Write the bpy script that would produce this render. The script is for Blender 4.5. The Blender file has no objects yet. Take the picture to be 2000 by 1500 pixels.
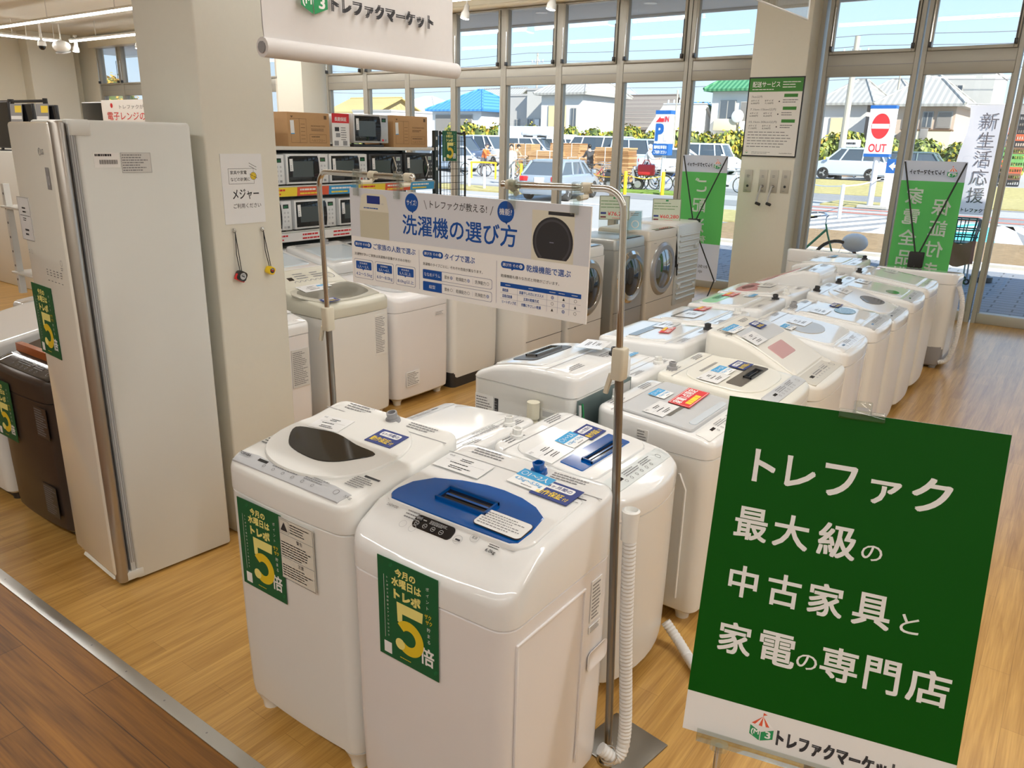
import bpy, bmesh, math, random
from mathutils import Vector, Matrix
R = math.radians
PI = math.pi
S = bpy.context.scene
COL = S.collection

# ------------------------------------------------------------------ camera
FPX = 1510.0
cd = bpy.data.cameras.new('camera'); cam = bpy.data.objects.new('camera', cd); COL.objects.link(cam)
PITCH, ROLL, YAW = R(17.55), R(1.28), R(35.85)
_fw = Vector((-math.sin(YAW)*math.cos(PITCH), math.cos(YAW)*math.cos(PITCH), -math.sin(PITCH)))
_r0 = Vector((math.cos(YAW), math.sin(YAW), 0)); _u0 = _r0.cross(_fw)
_r = math.cos(ROLL)*_r0 + math.sin(ROLL)*_u0
_u = -math.sin(ROLL)*_r0 + math.cos(ROLL)*_u0
CAM = Vector((0, 0, 1.88))
cam.matrix_world = Matrix(((_r.x, _u.x, -_fw.x, CAM.x), (_r.y, _u.y, -_fw.y, CAM.y), (_r.z, _u.z, -_fw.z, CAM.z), (0, 0, 0, 1)))
cd.sensor_width = 36.0; cd.sensor_fit = 'HORIZONTAL'; cd.lens = FPX/2000*36
cd.clip_start = 0.05; cd.clip_end = 500
S.camera = cam

# ------------------------------------------------------------------ world, sun, exposure
S.view_settings.view_transform = 'Standard'; S.view_settings.look = 'None'
S.view_settings.gamma = 1.0; S.view_settings.use_curve_mapping = False
S.view_settings.exposure = 0.29
w = bpy.data.worlds.new('sky'); S.world = w; w.use_nodes = True
nt = w.node_tree; nt.nodes.clear()
n_out = nt.nodes.new('ShaderNodeOutputWorld'); n_bg = nt.nodes.new('ShaderNodeBackground')
n_tc = nt.nodes.new('ShaderNodeTexCoord'); n_sep = nt.nodes.new('ShaderNodeSeparateXYZ'); n_rmp = nt.nodes.new('ShaderNodeValToRGB')
nt.links.new(n_tc.outputs['Generated'], n_sep.inputs[0]); nt.links.new(n_sep.outputs['Z'], n_rmp.inputs[0])
e = n_rmp.color_ramp.elements
e[0].position = 0.0; e[0].color = (0.74, 0.87, 1.0, 1)
e[1].position = 0.55; e[1].color = (0.30, 0.52, 0.90, 1)
_m = e.new(0.16); _m.color = (0.52, 0.76, 1.0, 1)
nt.links.new(n_rmp.outputs[0], n_bg.inputs[0]); n_bg.inputs[1].default_value = 1.18
nt.links.new(n_bg.outputs[0], n_out.inputs[0])
sd = bpy.data.lights.new('sun', 'SUN'); sun = bpy.data.objects.new('sun', sd); COL.objects.link(sun)
sd.energy = 8.5; sd.angle = R(0.6); sd.color = (1.0, 0.95, 0.86)
sun.rotation_euler = Vector((-0.72, 0.40, -0.62)).to_track_quat('-Z', 'Y').to_euler()

def area(name, loc, sx, sy, power, color=(1.0, 0.99, 0.955), rot=(0, 0, 0)):
    l = bpy.data.lights.new(name, 'AREA'); l.shape = 'RECTANGLE'; l.size = sx; l.size_y = sy; l.energy = power; l.color = color
    o = bpy.data.objects.new(name, l); COL.objects.link(o); o.location = loc; o.rotation_euler = rot
    return o
LED_Z = 3.66
# the LED lines that hang from the ceiling: (x0, x1, y)
LED = [(-18.3, -5.0, 6.95), (-18.0, -5.0, 8.75), (-4.0, 7.0, 6.95), (-18.0, -6.0, 2.6), (-4.2, 7.0, 2.6), (-6.0, 7.0, -1.2), (-4.0, 7.0, -3.6)]
LEDP = [8, 4.5, 2.2, 8, 10, 6, 1.5]
for (a_, b_, y_), p_ in zip(LED, LEDP):
    area('led_light', ((a_+b_)/2, y_, LED_Z-0.045), b_-a_, 0.05, p_*(b_-a_))
try:
    S.cycles.use_denoising = True; S.cycles.max_bounces = 8; S.cycles.transparent_max_bounces = 16
    S.cycles.diffuse_bounces = 4; S.cycles.caustics_reflective = False; S.cycles.caustics_refractive = False
    S.cycles.sample_clamp_indirect = 4.0
except Exception:
    pass

# ------------------------------------------------------------------ materials
MATS = {}
def mat(name, col=(.8, .8, .8), rough=.5, metal=0., spec=.5, emis=0., noise=0., nscale=8., coat=0., alpha=None, bump=0.):
    if name in MATS: return MATS[name]
    m = bpy.data.materials.new(name); m.use_nodes = True; t = m.node_tree; b = t.nodes['Principled BSDF']
    c = tuple(col)+(1,)
    b.inputs['Base Color'].default_value = c; b.inputs['Roughness'].default_value = rough; b.inputs['Metallic'].default_value = metal
    b.inputs['Specular IOR Level'].default_value = spec; b.inputs['Coat Weight'].default_value = coat; b.inputs['Coat Roughness'].default_value = .06
    if emis: b.inputs['Emission Color'].default_value = c; b.inputs['Emission Strength'].default_value = emis
    if noise or bump:
        tc = t.nodes.new('ShaderNodeTexCoord'); n = t.nodes.new('ShaderNodeTexNoise'); n.inputs['Scale'].default_value = nscale; n.inputs['Detail'].default_value = 4
        t.links.new(tc.outputs['Object'], n.inputs['Vector'])
        if noise:
            mx = t.nodes.new('ShaderNodeMixRGB'); mx.blend_type = 'MIX'
            mx.inputs[1].default_value = tuple(max(0, x*(1-noise)) for x in col)+(1,); mx.inputs[2].default_value = tuple(min(1, x*(1+noise)) for x in col)+(1,)
            t.links.new(n.outputs['Fac'], mx.inputs[0]); t.links.new(mx.outputs[0], b.inputs['Base Color'])
        if bump:
            bp = t.nodes.new('ShaderNodeBump'); bp.inputs['Strength'].default_value = bump; bp.inputs['Distance'].default_value = .01
            t.links.new(n.outputs['Fac'], bp.inputs['Height']); t.links.new(bp.outputs[0], b.inputs['Normal'])
    MATS[name] = m
    return m
def glassmat(name, tint=(1, 1, 1), refl=.08, rough=0.0):
    if name in MATS: return MATS[name]
    m = bpy.data.materials.new(name); m.use_nodes = True; t = m.node_tree; t.nodes.clear()
    o = t.nodes.new('ShaderNodeOutputMaterial'); mx = t.nodes.new('ShaderNodeMixShader'); tr = t.nodes.new('ShaderNodeBsdfTransparent'); g = t.nodes.new('ShaderNodeBsdfGlossy')
    lw = t.nodes.new('ShaderNodeLayerWeight'); lw.inputs['Blend'].default_value = .25
    ml = t.nodes.new('ShaderNodeMath'); ml.operation = 'MULTIPLY_ADD'; ml.inputs[1].default_value = .28; ml.inputs[2].default_value = refl*.5
    t.links.new(lw.outputs['Fresnel'], ml.inputs[0]); t.links.new(ml.outputs[0], mx.inputs[0])
    tr.inputs[0].default_value = tuple(tint)+(1,); g.inputs['Roughness'].default_value = rough
    t.links.new(tr.outputs[0], mx.inputs[1]); t.links.new(g.outputs[0], mx.inputs[2]); t.links.new(mx.outputs[0], o.inputs[0])
    MATS[name] = m
    return m
def clothmat(name, col, trans=.5):
    if name in MATS: return MATS[name]
    m = bpy.data.materials.new(name); m.use_nodes = True; t = m.node_tree; t.nodes.clear()
    o = t.nodes.new('ShaderNodeOutputMaterial'); mx = t.nodes.new('ShaderNodeMixShader'); d = t.nodes.new('ShaderNodeBsdfDiffuse'); tl = t.nodes.new('ShaderNodeBsdfTranslucent')
    d.inputs[0].default_value = tuple(col)+(1,); tl.inputs[0].default_value = tuple(col)+(1,); mx.inputs[0].default_value = trans
    t.links.new(d.outputs[0], mx.inputs[1]); t.links.new(tl.outputs[0], mx.inputs[2]); t.links.new(mx.outputs[0], o.inputs[0])
    MATS[name] = m
    return m
def plankmat(name, c1, c2, rough, along_y, bw, bh, gap=.0018, dark=.55, gs=1.0, coat=0.):
    m = bpy.data.materials.new(name); m.use_nodes = True; t = m.node_tree; b = t.nodes['Principled BSDF']; N = t.nodes.new; L = t.links.new
    tc = N('ShaderNodeTexCoord'); mp = N('ShaderNodeMapping'); L(tc.outputs['Object'], mp.inputs[0])
    if along_y: mp.inputs['Rotation'].default_value = (0, 0, PI/2)
    br = N('ShaderNodeTexBrick'); br.offset = .37; br.inputs['Scale'].default_value = 1; br.inputs['Mortar Size'].default_value = gap; br.inputs['Brick Width'].default_value = bw; br.inputs['Row Height'].default_value = bh
    br.inputs['Color1'].default_value = (.1, .1, .1, 1); br.inputs['Color2'].default_value = (.9, .9, .9, 1); br.inputs['Mortar'].default_value = (.0, .0, .0, 1); br.inputs['Bias'].default_value = 0
    L(mp.outputs[0], br.inputs['Vector'])
    mp2 = N('ShaderNodeMapping'); mp2.inputs['Scale'].default_value = (1.6*gs, 26*gs, 1); L(mp.outputs[0], mp2.inputs[0])
    n1 = N('ShaderNodeTexNoise'); n1.inputs['Scale'].default_value = 1; n1.inputs['Detail'].default_value = 6; n1.inputs['Distortion'].default_value = .6; L(mp2.outputs[0], n1.inputs['Vector'])
    mp3 = N('ShaderNodeMapping'); mp3.inputs['Scale'].default_value = (5*gs, 150*gs, 1); L(mp.outputs[0], mp3.inputs[0])
    n2 = N('ShaderNodeTexNoise'); n2.inputs['Scale'].default_value = 1; n2.inputs['Detail'].default_value = 3; L(mp3.outputs[0], n2.inputs['Vector'])
    a1 = N('ShaderNodeMath'); a1.operation = 'MULTIPLY_ADD'; a1.inputs[1].default_value = .20; L(br.outputs['Color'], a1.inputs[0])
    a2 = N('ShaderNodeMath'); a2.operation = 'MULTIPLY_ADD'; a2.inputs[1].default_value = .9; a2.inputs[2].default_value = -.28; L(n1.outputs['Fac'], a2.inputs[0]); L(a2.outputs[0], a1.inputs[2])
    a3 = N('ShaderNodeMath'); a3.operation = 'MULTIPLY_ADD'; a3.inputs[1].default_value = .5; L(n2.outputs['Fac'], a3.inputs[0]); L(a1.outputs[0], a3.inputs[2])
    rp = N('ShaderNodeValToRGB'); rp.color_ramp.elements[0].position = .2; rp.color_ramp.elements[1].position = .8
    rp.color_ramp.elements[0].color = tuple(c1)+(1,); rp.color_ramp.elements[1].color = tuple(c2)+(1,); L(a3.outputs[0], rp.inputs[0])
    mx = N('ShaderNodeMixRGB'); mx.blend_type = 'MULTIPLY'; L(br.outputs['Fac'], mx.inputs[0]); mx.inputs[2].default_value = (dark, dark, dark, 1); L(rp.outputs[0], mx.inputs[1])
    L(mx.outputs[0], b.inputs['Base Color']); b.inputs['Roughness'].default_value = rough; b.inputs['Coat Weight'].default_value = coat; b.inputs['Coat Roughness'].default_value = .12
    MATS[name] = m
    return m
def stripemat(name, c1, c2, period, width, axis='X', rough=.6, bump=0.):
    m = bpy.data.materials.new(name); m.use_nodes = True; t = m.node_tree; b = t.nodes['Principled BSDF']; N = t.nodes.new; L = t.links.new
    tc = N('ShaderNodeTexCoord'); sp = N('ShaderNodeSeparateXYZ'); L(tc.outputs['Object'], sp.inputs[0])
    d = N('ShaderNodeMath'); d.operation = 'DIVIDE'; d.inputs[1].default_value = period; L(sp.outputs[axis], d.inputs[0])
    f = N('ShaderNodeMath'); f.operation = 'FRACT'; L(d.outputs[0], f.inputs[0])
    g = N('ShaderNodeMath'); g.operation = 'LESS_THAN'; g.inputs[1].default_value = width; L(f.outputs[0], g.inputs[0])
    mx = N('ShaderNodeMixRGB'); mx.inputs[1].default_value = tuple(c1)+(1,); mx.inputs[2].default_value = tuple(c2)+(1,); L(g.outputs[0], mx.inputs[0])
    L(mx.outputs[0], b.inputs['Base Color']); b.inputs['Roughness'].default_value = rough; b.inputs['Specular IOR Level'].default_value = .12
    MATS[name] = m
    return m
def srgb(r, g, b):
    f = lambda c: (c/255/12.92 if c <= 10 else ((c/255+.055)/1.055)**2.4)
    return (f(r), f(g), f(b))

WHITE = mat('white_plastic', (.80, .80, .775), .26, spec=.45, noise=.01)
WHITE2 = mat('white_gloss_plastic', (.82, .825, .82), .09, spec=.6, noise=.01, coat=.4)
PINKW = mat('white_enamel', (.82, .80, .80), .22, spec=.5, noise=.01)
PAPER = mat('white_paper', (.86, .86, .85), .6, noise=.01)
SLEEVE = mat('clear_sleeve_paper', (.84, .85, .86), .08, spec=.6, noise=.01)
INK = mat('black_ink', (.03, .03, .035), .6)
GREYINK = mat('grey_ink', (.22, .22, .23), .6)
LGREY = mat('light_grey_plastic', (.52, .53, .54), .35, noise=.02)
MGREY = mat('mid_grey_plastic', (.30, .30, .31), .35, noise=.02)
BEIGEP = mat('beige_plastic', (.62, .57, .45), .45, noise=.02)
CREAM = mat('cream_plastic', (.75, .70, .56), .45, noise=.02)
DARK = mat('dark_plastic', (.03, .03, .032), .3, noise=.05)
BLACKG = mat('black_gloss', (.012, .012, .014), .06, spec=.6, noise=.05)
STEEL = mat('polished_steel', (.62, .61, .58), .18, metal=1, noise=.02)
ALU = mat('satin_aluminium', (.60, .595, .57), .38, metal=1, noise=.03)
DKSTEEL = mat('dark_steel', (.30, .29, .27), .3, metal=1, noise=.03)
CHROME = mat('chrome', (.8, .8, .8), .06, metal=1)
CLEAR = glassmat('clear_acrylic', (.92, .95, .94), .2)
BLUE = mat('ink_blue', srgb(0, 90, 165), .5)
NAVY = mat('navy_card', srgb(35, 55, 125), .5)
SKYB = mat('card_blue', srgb(60, 160, 215), .5)
YEL = mat('ink_yellow', srgb(245, 215, 60), .5)
RED = mat('ink_red', srgb(215, 45, 50), .5)
GOLD = mat('gold_print', srgb(225, 195, 45), .5, noise=.15, nscale=6)
PGOLD = mat('pale_gold_print', srgb(240, 230, 140), .5, noise=.05)
PGREEN = mat('poster_green', srgb(10, 92, 55), .45, noise=.03)
SGREEN = mat('sign_green', (.0, .085, .0), .6, spec=.2, noise=.02)
LOGOG = mat('logo_green', srgb(40, 150, 90), .5)
ORANGE = mat('print_orange', srgb(225, 95, 60), .5)
CARDB = mat('cardboard', srgb(190, 150, 105), .75, noise=.05, nscale=14)
CARDB2 = mat('cardboard_dark', srgb(150, 108, 66), .75, noise=.05, nscale=14)
BROWNINK = mat('brown_ink', srgb(105, 80, 55), .7)
RUBBER = mat('black_rubber', (.02, .02, .02), .7, noise=.1)

# ------------------------------------------------------------------ mesh builder
_TX = {}
def textgeo(s, bold=0.0):
    k = (s, bold)
    if k in _TX: return _TX[k]
    c = bpy.data.curves.new('t', 'FONT'); c.body = s; c.size = 1.0; c.resolution_u = 3; c.offset = bold
    o = bpy.data.objects.new('t', c); COL.objects.link(o)
    dg = bpy.context.evaluated_depsgraph_get()
    me = bpy.data.meshes.new_from_object(o.evaluated_get(dg))
    vs = [(v.co.x, v.co.y) for v in me.vertices]; fs = [tuple(p.vertices) for p in me.polygons]
    bpy.data.objects.remove(o); bpy.data.curves.remove(c); bpy.data.meshes.remove(me)
    if not vs: vs = [(0, 0), (0.01, 0), (0, 0.01)]; fs = []
    bb = (min(v[0] for v in vs), min(v[1] for v in vs), max(v[0] for v in vs), max(v[1] for v in vs))
    _TX[k] = (vs, fs, bb)
    return _TX[k]
def frame(o, x, y):
    x = Vector(x).normalized(); y = Vector(y); y = (y-x*y.dot(x)).normalized(); z = x.cross(y); o = Vector(o)
    return Matrix(((x.x, y.x, z.x, o.x), (x.y, y.y, z.y, o.y), (x.z, y.z, z.z, o.z), (0, 0, 0, 1)))
ID = Matrix.Identity(4)
def FXZ(x=0, y=0, z=0): return frame((x, y, z), (1, 0, 0), (0, 0, 1))       # faces -Y
def rrect(x0, x1, y0, y1, r, n=5, k=1):
    r = max(min(r, (x1-x0)/2-1e-4, (y1-y0)/2-1e-4), 1e-4); P = []
    cs = [(x1-r, y0+r, -PI/2), (x1-r, y1-r, 0), (x0+r, y1-r, PI/2), (x0+r, y0+r, PI)]
    for i, (cx, cy, a) in enumerate(cs):
        A = [(cx+r*math.cos(a+PI/2*j/n), cy+r*math.sin(a+PI/2*j/n)) for j in range(n+1)]
        P += A
        nx = cs[(i+1) % 4]; q = (nx[0]+r*math.cos(nx[2]), nx[1]+r*math.sin(nx[2])); p = A[-1]
        for j in range(1, k): P.append((p[0]+(q[0]-p[0])*j/k, p[1]+(q[1]-p[1])*j/k))
    return P
def superell(cx, cy, a, b, n=2.4, N=28):
    P = []
    for i in range(N):
        t = 2*PI*i/N; c, s = math.cos(t), math.sin(t)
        P.append((cx+a*math.copysign(abs(c)**(2/n), c), cy+b*math.copysign(abs(s)**(2/n), s)))
    return P
class MB:
    def __init__(s): s.v = []; s.f = []; s.mi = []; s.ms = []; s.sm = []
    def _m(s, m):
        if m not in s.ms: s.ms.append(m)
        return s.ms.index(m)
    def add(s, vs, fs, m, F=None, smooth=True):
        b = len(s.v); i = s._m(m)
        for v in vs:
            v = Vector(v); s.v.append(F @ v if F is not None else v)
        for f in fs: s.f.append([x+b for x in f]); s.mi.append(i); s.sm.append(smooth)
        return s
    def box(s, x0, x1, y0, y1, z0, z1, m, F=None):
        vs = [(x, y, z) for z in (z0, z1) for y in (y0, y1) for x in (x0, x1)]
        return s.add(vs, [(0, 2, 3, 1), (4, 5, 7, 6), (0, 1, 5, 4), (2, 6, 7, 3), (0, 4, 6, 2), (1, 3, 7, 5)], m, F, False)
    def bbox(s, x0, x1, y0, y1, z0, z1, m, b=.004, F=None):
        b = min(b, (x1-x0)*.45, (y1-y0)*.45, (z1-z0)*.45)
        return s.rbox(x0, x1, y0, y1, z0, z1, m, b*1.2, b, b, F, 3)
    def loft(s, rings, m, F=None, c0=True, c1=True, closed=True):
        n = len(rings[0]); vs = [p for r in rings for p in r]; fs = []
        for i in range(len(rings)-1):
            for j in range(n if closed else n-1):
                a, b = i*n+j, i*n+(j+1) % n
                fs.append((a, b, b+n, a+n))
        if c0: fs.append(tuple(reversed(range(n))))
        if c1: fs.append(tuple(range((len(rings)-1)*n, len(rings)*n)))
        return s.add(vs, fs, m, F)
    def rbox(s, x0, x1, y0, y1, z0, z1, m, r=.03, bt=.01, bb=.0, F=None, n=5, taper=0.):
        def ring(i, z, t=0): return [(x, y, z) for x, y in rrect(x0+i+t, x1-i-t, y0+i+t, y1-i-t, max(r-i, .001), n)]
        rs = []
        if bb > 0: rs += [ring(bb, z0, taper), ring(bb*.3, z0+bb*.3, taper), ring(0, z0+bb, taper)]
        else: rs += [ring(0, z0, taper)]
        if bt > 0: rs += [ring(0, z1-bt), ring(bt*.3, z1-bt*.3), ring(bt, z1)]
        else: rs += [ring(0, z1)]
        return s.loft(rs, m, F)
    def prism(s, poly, z0, z1, m, F=None):
        return s.loft([[(x, y, z0) for x, y in poly], [(x, y, z1) for x, y in poly]], m, F)
    def poly(s, poly, m, F=None, z=0.):
        return s.add([(x, y, z) for x, y in poly], [tuple(range(len(poly)))], m, F, False)
    def rect(s, x0, y0, x1, y1, m, F=None, z=0.): return s.poly([(x0, y0), (x1, y0), (x1, y1), (x0, y1)], m, F, z)
    def disc(s, cx, cy, r, m, F=None, z=0., n=24, ry=None): return s.poly([(cx+r*math.cos(2*PI*i/n), cy+(ry or r)*math.sin(2*PI*i/n)) for i in range(n)], m, F, z)
    def ringd(s, cx, cy, r0, r1, m, F=None, z=0., n=24, a0=0, a1=2*PI):
        vs = []; fs = []
        for i in range(n+1):
            a = a0+(a1-a0)*i/n; vs += [(cx+r0*math.cos(a), cy+r0*math.sin(a), z), (cx+r1*math.cos(a), cy+r1*math.sin(a), z)]
        for i in range(n): fs.append((2*i, 2*i+1, 2*i+3, 2*i+2))
        return s.add(vs, fs, m, F, False)
    def tube(s, pts, r, m, n=10, F=None, rr=None):
        P = [Vector(p) for p in pts]; rings = []; up = None
        for i, p in enumerate(P):
            t = (P[min(i+1, len(P)-1)]-P[max(i-1, 0)]).normalized()
            if up is None:
                up = Vector((0, 0, 1)) if abs(t.z) < .9 else Vector((1, 0, 0))
            a = t.cross(up).normalized(); up = a.cross(t).normalized()
            q = rr[i] if rr else r
            rings.append([tuple(p+a*q*math.cos(2*PI*j/n)+up*q*math.sin(2*PI*j/n)) for j in range(n)])
        return s.loft(rings, m, F)
    def cyl(s, p, q, r, m, n=14, F=None): return s.tube([p, q], r, m, n, F)
    def lathe(s, prof, m, F=None, n=24, c0=True, c1=True):
        return s.loft([[(r*math.cos(2*PI*j/n), r*math.sin(2*PI*j/n), z) for j in range(n)] for r, z in prof], m, F, c0, c1)
    def torus(s, Rr, r, m, F=None, n=28, k=8):
        vs = []; fs = []
        for i in range(n):
            a = 2*PI*i/n
            for j in range(k):
                b = 2*PI*j/k; q = Rr+r*math.cos(b); vs.append((q*math.cos(a), q*math.sin(a), r*math.sin(b)))
        for i in range(n):
            for j in range(k):
                a = i*k+j; b = i*k+(j+1) % k; c = ((i+1) % n)*k+(j+1) % k; d = ((i+1) % n)*k+j
                fs.append((a, d, c, b))
        return s.add(vs, fs, m, F)
    def sphere(s, c, r, m, n=14, k=9, F=None, sx=1, sy=1, sz=1):
        prof = [(math.sin(PI*i/k), -math.cos(PI*i/k)) for i in range(k+1)]
        rings = [[(c[0]+r*sx*max(a, .001)*math.cos(2*PI*j/n), c[1]+r*sy*max(a, .001)*math.sin(2*PI*j/n), c[2]+r*sz*z) for j in range(n)] for a, z in prof]
        return s.loft(rings, m, F)
    def text(s, t, x0, y0, x1, y1, m, F=None, z=.0008, bold=.0, keep=False, al='l'):
        vs, fs, bb = textgeo(t)
        g = bold*.8; sx = (x1-x0)/max(bb[2]-bb[0]+2*g, 1e-6); sy = (y1-y0)/max(bb[3]-bb[1]+2*g, 1e-6)
        FS = [f if sx > 0 else f[::-1] for f in fs]
        for i, (dx, dy) in enumerate(((0, 0),) if g < .004 else ((-g, -g), (g, g), (-g, g), (g, -g)) if g > .009 else ((-g, -g), (g, g))):
            s.add([(x0+(x-bb[0]+g+dx)*sx, y0+(y-bb[1]+g+dy)*sy, z+i*.00001) for x, y in vs], FS, m, F, False)
        return s
    def vtext(s, t, cx, y1, step, size, m, F=None, z=.0008, bold=0.):
        for i, ch in enumerate(t):
            if ch == ' ': continue
            if ch in 'ー〜': 
                s.rect(cx-size*.06, y1-step*i-size*.9, cx+size*.06, y1-step*i-size*.1, m, F, z); continue
            vs, fs, bb = textgeo(ch); cw = (bb[2]-bb[0]); chh = bb[3]-bb[1]; k = size
            s.add([(cx+(x-(bb[0]+bb[2])/2)*k, y1-step*i-size*.5+(y-(bb[1]+bb[3])/2)*k, z) for x, y in vs], fs, m, F, False)
        return s
    def bars(s, x0, y0, x1, y1, n, m, F=None, z=.0008, seed=0, fill=.42, seg=.14):
        rg = random.Random(seed*77+n); h = (y1-y0)/n; W = x1-x0
        for i in range(n):
            y = y1-h*(i+.5); x = x0; end = x0+W*rg.uniform(.6, 1)
            while x < end-.02*W:
                l = W*rg.uniform(.3, 1)*seg; xe = min(x+l, end)
                s.rect(x, y-h*fill/2, xe, y+h*fill/2, m, F, z); x = xe+W*.018
        return s
    def frm(s, x0, y0, x1, y1, t, m, F=None, z=.0008):
        s.rect(x0, y0, x1, y0+t, m, F, z); s.rect(x0, y1-t, x1, y1, m, F, z); s.rect(x0, y0+t, x0+t, y1-t, m, F, z); s.rect(x1-t, y0+t, x1, y1-t, m, F, z)
        return s
    def build(s, name, parent=None, loc=None, rot=None, ang=35):
        me = bpy.data.meshes.new(name); me.from_pydata([tuple(v) for v in s.v], [], s.f)
        for m in s.ms: me.materials.append(m)
        me.polygons.foreach_set('material_index', s.mi); me.polygons.foreach_set('use_smooth', s.sm)
        me.update()
        try: me.set_sharp_from_angle(angle=R(ang))
        except Exception: pass
        o = bpy.data.objects.new(name, me); COL.objects.link(o)
        if parent: o.parent = parent
        if loc is not None: o.location = loc
        if rot is not None: o.rotation_euler = rot
        return o
def tag(o, label, cat, group=None, kind=None):
    if label: o['label'] = label
    if cat: o['category'] = cat
    if group: o['group'] = group
    if kind: o['kind'] = kind
    return o
def thing(name, label, cat, loc=(0, 0, 0), rz=0, group=None):
    o = bpy.data.objects.new(name, None); COL.objects.link(o); o.location = loc; o.rotation_euler = (0, 0, rz); o.empty_display_size = .1
    return tag(o, label, cat, group)
def struct(name, mb, label=None, parent=None, **k):
    o = mb.build(name, parent, **k)
    if parent is None: o['kind'] = 'structure'
    if label: o['label'] = label; o['category'] = name.split('_')[0]
    return o
def dup(root, loc=None, rz=None, label=None, group=None):
    r = root.copy(); COL.objects.link(r)
    if loc is not None: r.location = loc
    if rz is not None: r.rotation_euler = (0, 0, rz)
    if label: r['label'] = label
    if group: r['group'] = group
    for ch in list(root.children):
        c = ch.copy(); COL.objects.link(c); c.parent = r
        for g in list(ch.children):
            d = g.copy(); COL.objects.link(d); d.parent = c
    return r
def at(x, y, Y):
    # the point of the place, at distance Y along the room's depth axis, that stands behind photo pixel (x, y)
    d = _fw+_r*((x-1000)/FPX)-_u*((y-750)/FPX); t = (Y-CAM.y)/d.y
    return CAM+d*t

# ------------------------------------------------------------------ the room shell
WALLP = mat('wallpaper', (.76, .745, .66), .75, noise=.015, nscale=30, bump=.05)
CEIL = mat('ceiling_paint', (.78, .76, .69), .8, noise=.01)
FRAMEM = mat('window_frame_metal', (.40, .39, .345), .40, metal=.2, noise=.02)
PANE = glassmat('window_glass', (.97, .985, .985), .10)
OAK = plankmat('light_oak_floor', srgb(152, 108, 46), srgb(212, 168, 96), .30, True, .92, .10, .001, .82, coat=.25)
WALNUT = plankmat('dark_walnut_floor', srgb(76, 44, 8), srgb(156, 104, 34), .5, False, 1.25, .19, .0016, .5, .8, coat=.0)
XL, XR, YB, YW, ZC = -20.4, 7.6, -6.2, 10.12, 3.98
b = MB(); b.box(XL-.2, XR+.2, 1.10, YW+.12, -.12, 0, OAK); struct('floor', b)
b = MB(); b.box(XL-.2, XR+.2, YB-.2, 1.10, -.12, 0, WALNUT); struct('floor.001', b)
b = MB(); b.box(XL, XR, 1.078, 1.128, -.004, .004, ALU)
for i in range(60):
    b.disc(-12+i*.25, 1.103, .004, MGREY, None, .0045, 8)
struct('trim_1', b)
cl = MB(); cl.box(XL-.2, XR+.2, YB-.2, YW+.2, ZC, ZC+.12, CEIL); ceiling = struct('ceiling', cl)
b = MB(); b.box(XL-.2, XL, YB, YW+.2, 0, ZC, WALLP); b.bbox(XL, XL+.42, 8.75, 9.75, 0, ZC, WALLP, .01); struct('wall_left', b)
b = MB(); b.box(XR, XR+.2, YB, YW+.2, 0, ZC, WALLP); struct('wall_right', b)
b = MB(); b.box(XL, XR, YB-.2, YB, 0, ZC, WALLP); struct('wall_back', b)
b = MB(); b.box(XL, -19.6, YW-.05, YW+.15, 0, ZC, WALLP); b.box(-19.6, XR, YW-.06, YW+.16, 3.76, ZC, WALLP); struct('wall_window_side', b)
b = MB(); b.bbox(-19.5, -12.4, 9.86, YW-.06, 3.70, 3.88, CREAM, .01); b.bbox(-12.0, -3.65, 9.86, YW-.06, 3.73, 3.90, CREAM, .01); b.tube([(-11.9, 9.83, 3.735), (-3.65, 9.83, 3.735)], .03, CREAM); struct('trim_2', b)
# pillars
b = MB(); b.bbox(-3.50, -3.05, 1.98, 2.345, 0, ZC, WALLP, .008); struct('wall_pillar_near', b)
b = MB(); b.bbox(-3.61, -2.95, 9.75, YW+.1, 0, ZC, WALLP, .008); struct('wall_pillar_right', b)
b = MB(); b.bbox(-12.35, -11.66, 9.6, YW+.1, 0, ZC, WALLP, .008); struct('wall_pillar_far', b)

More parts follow.
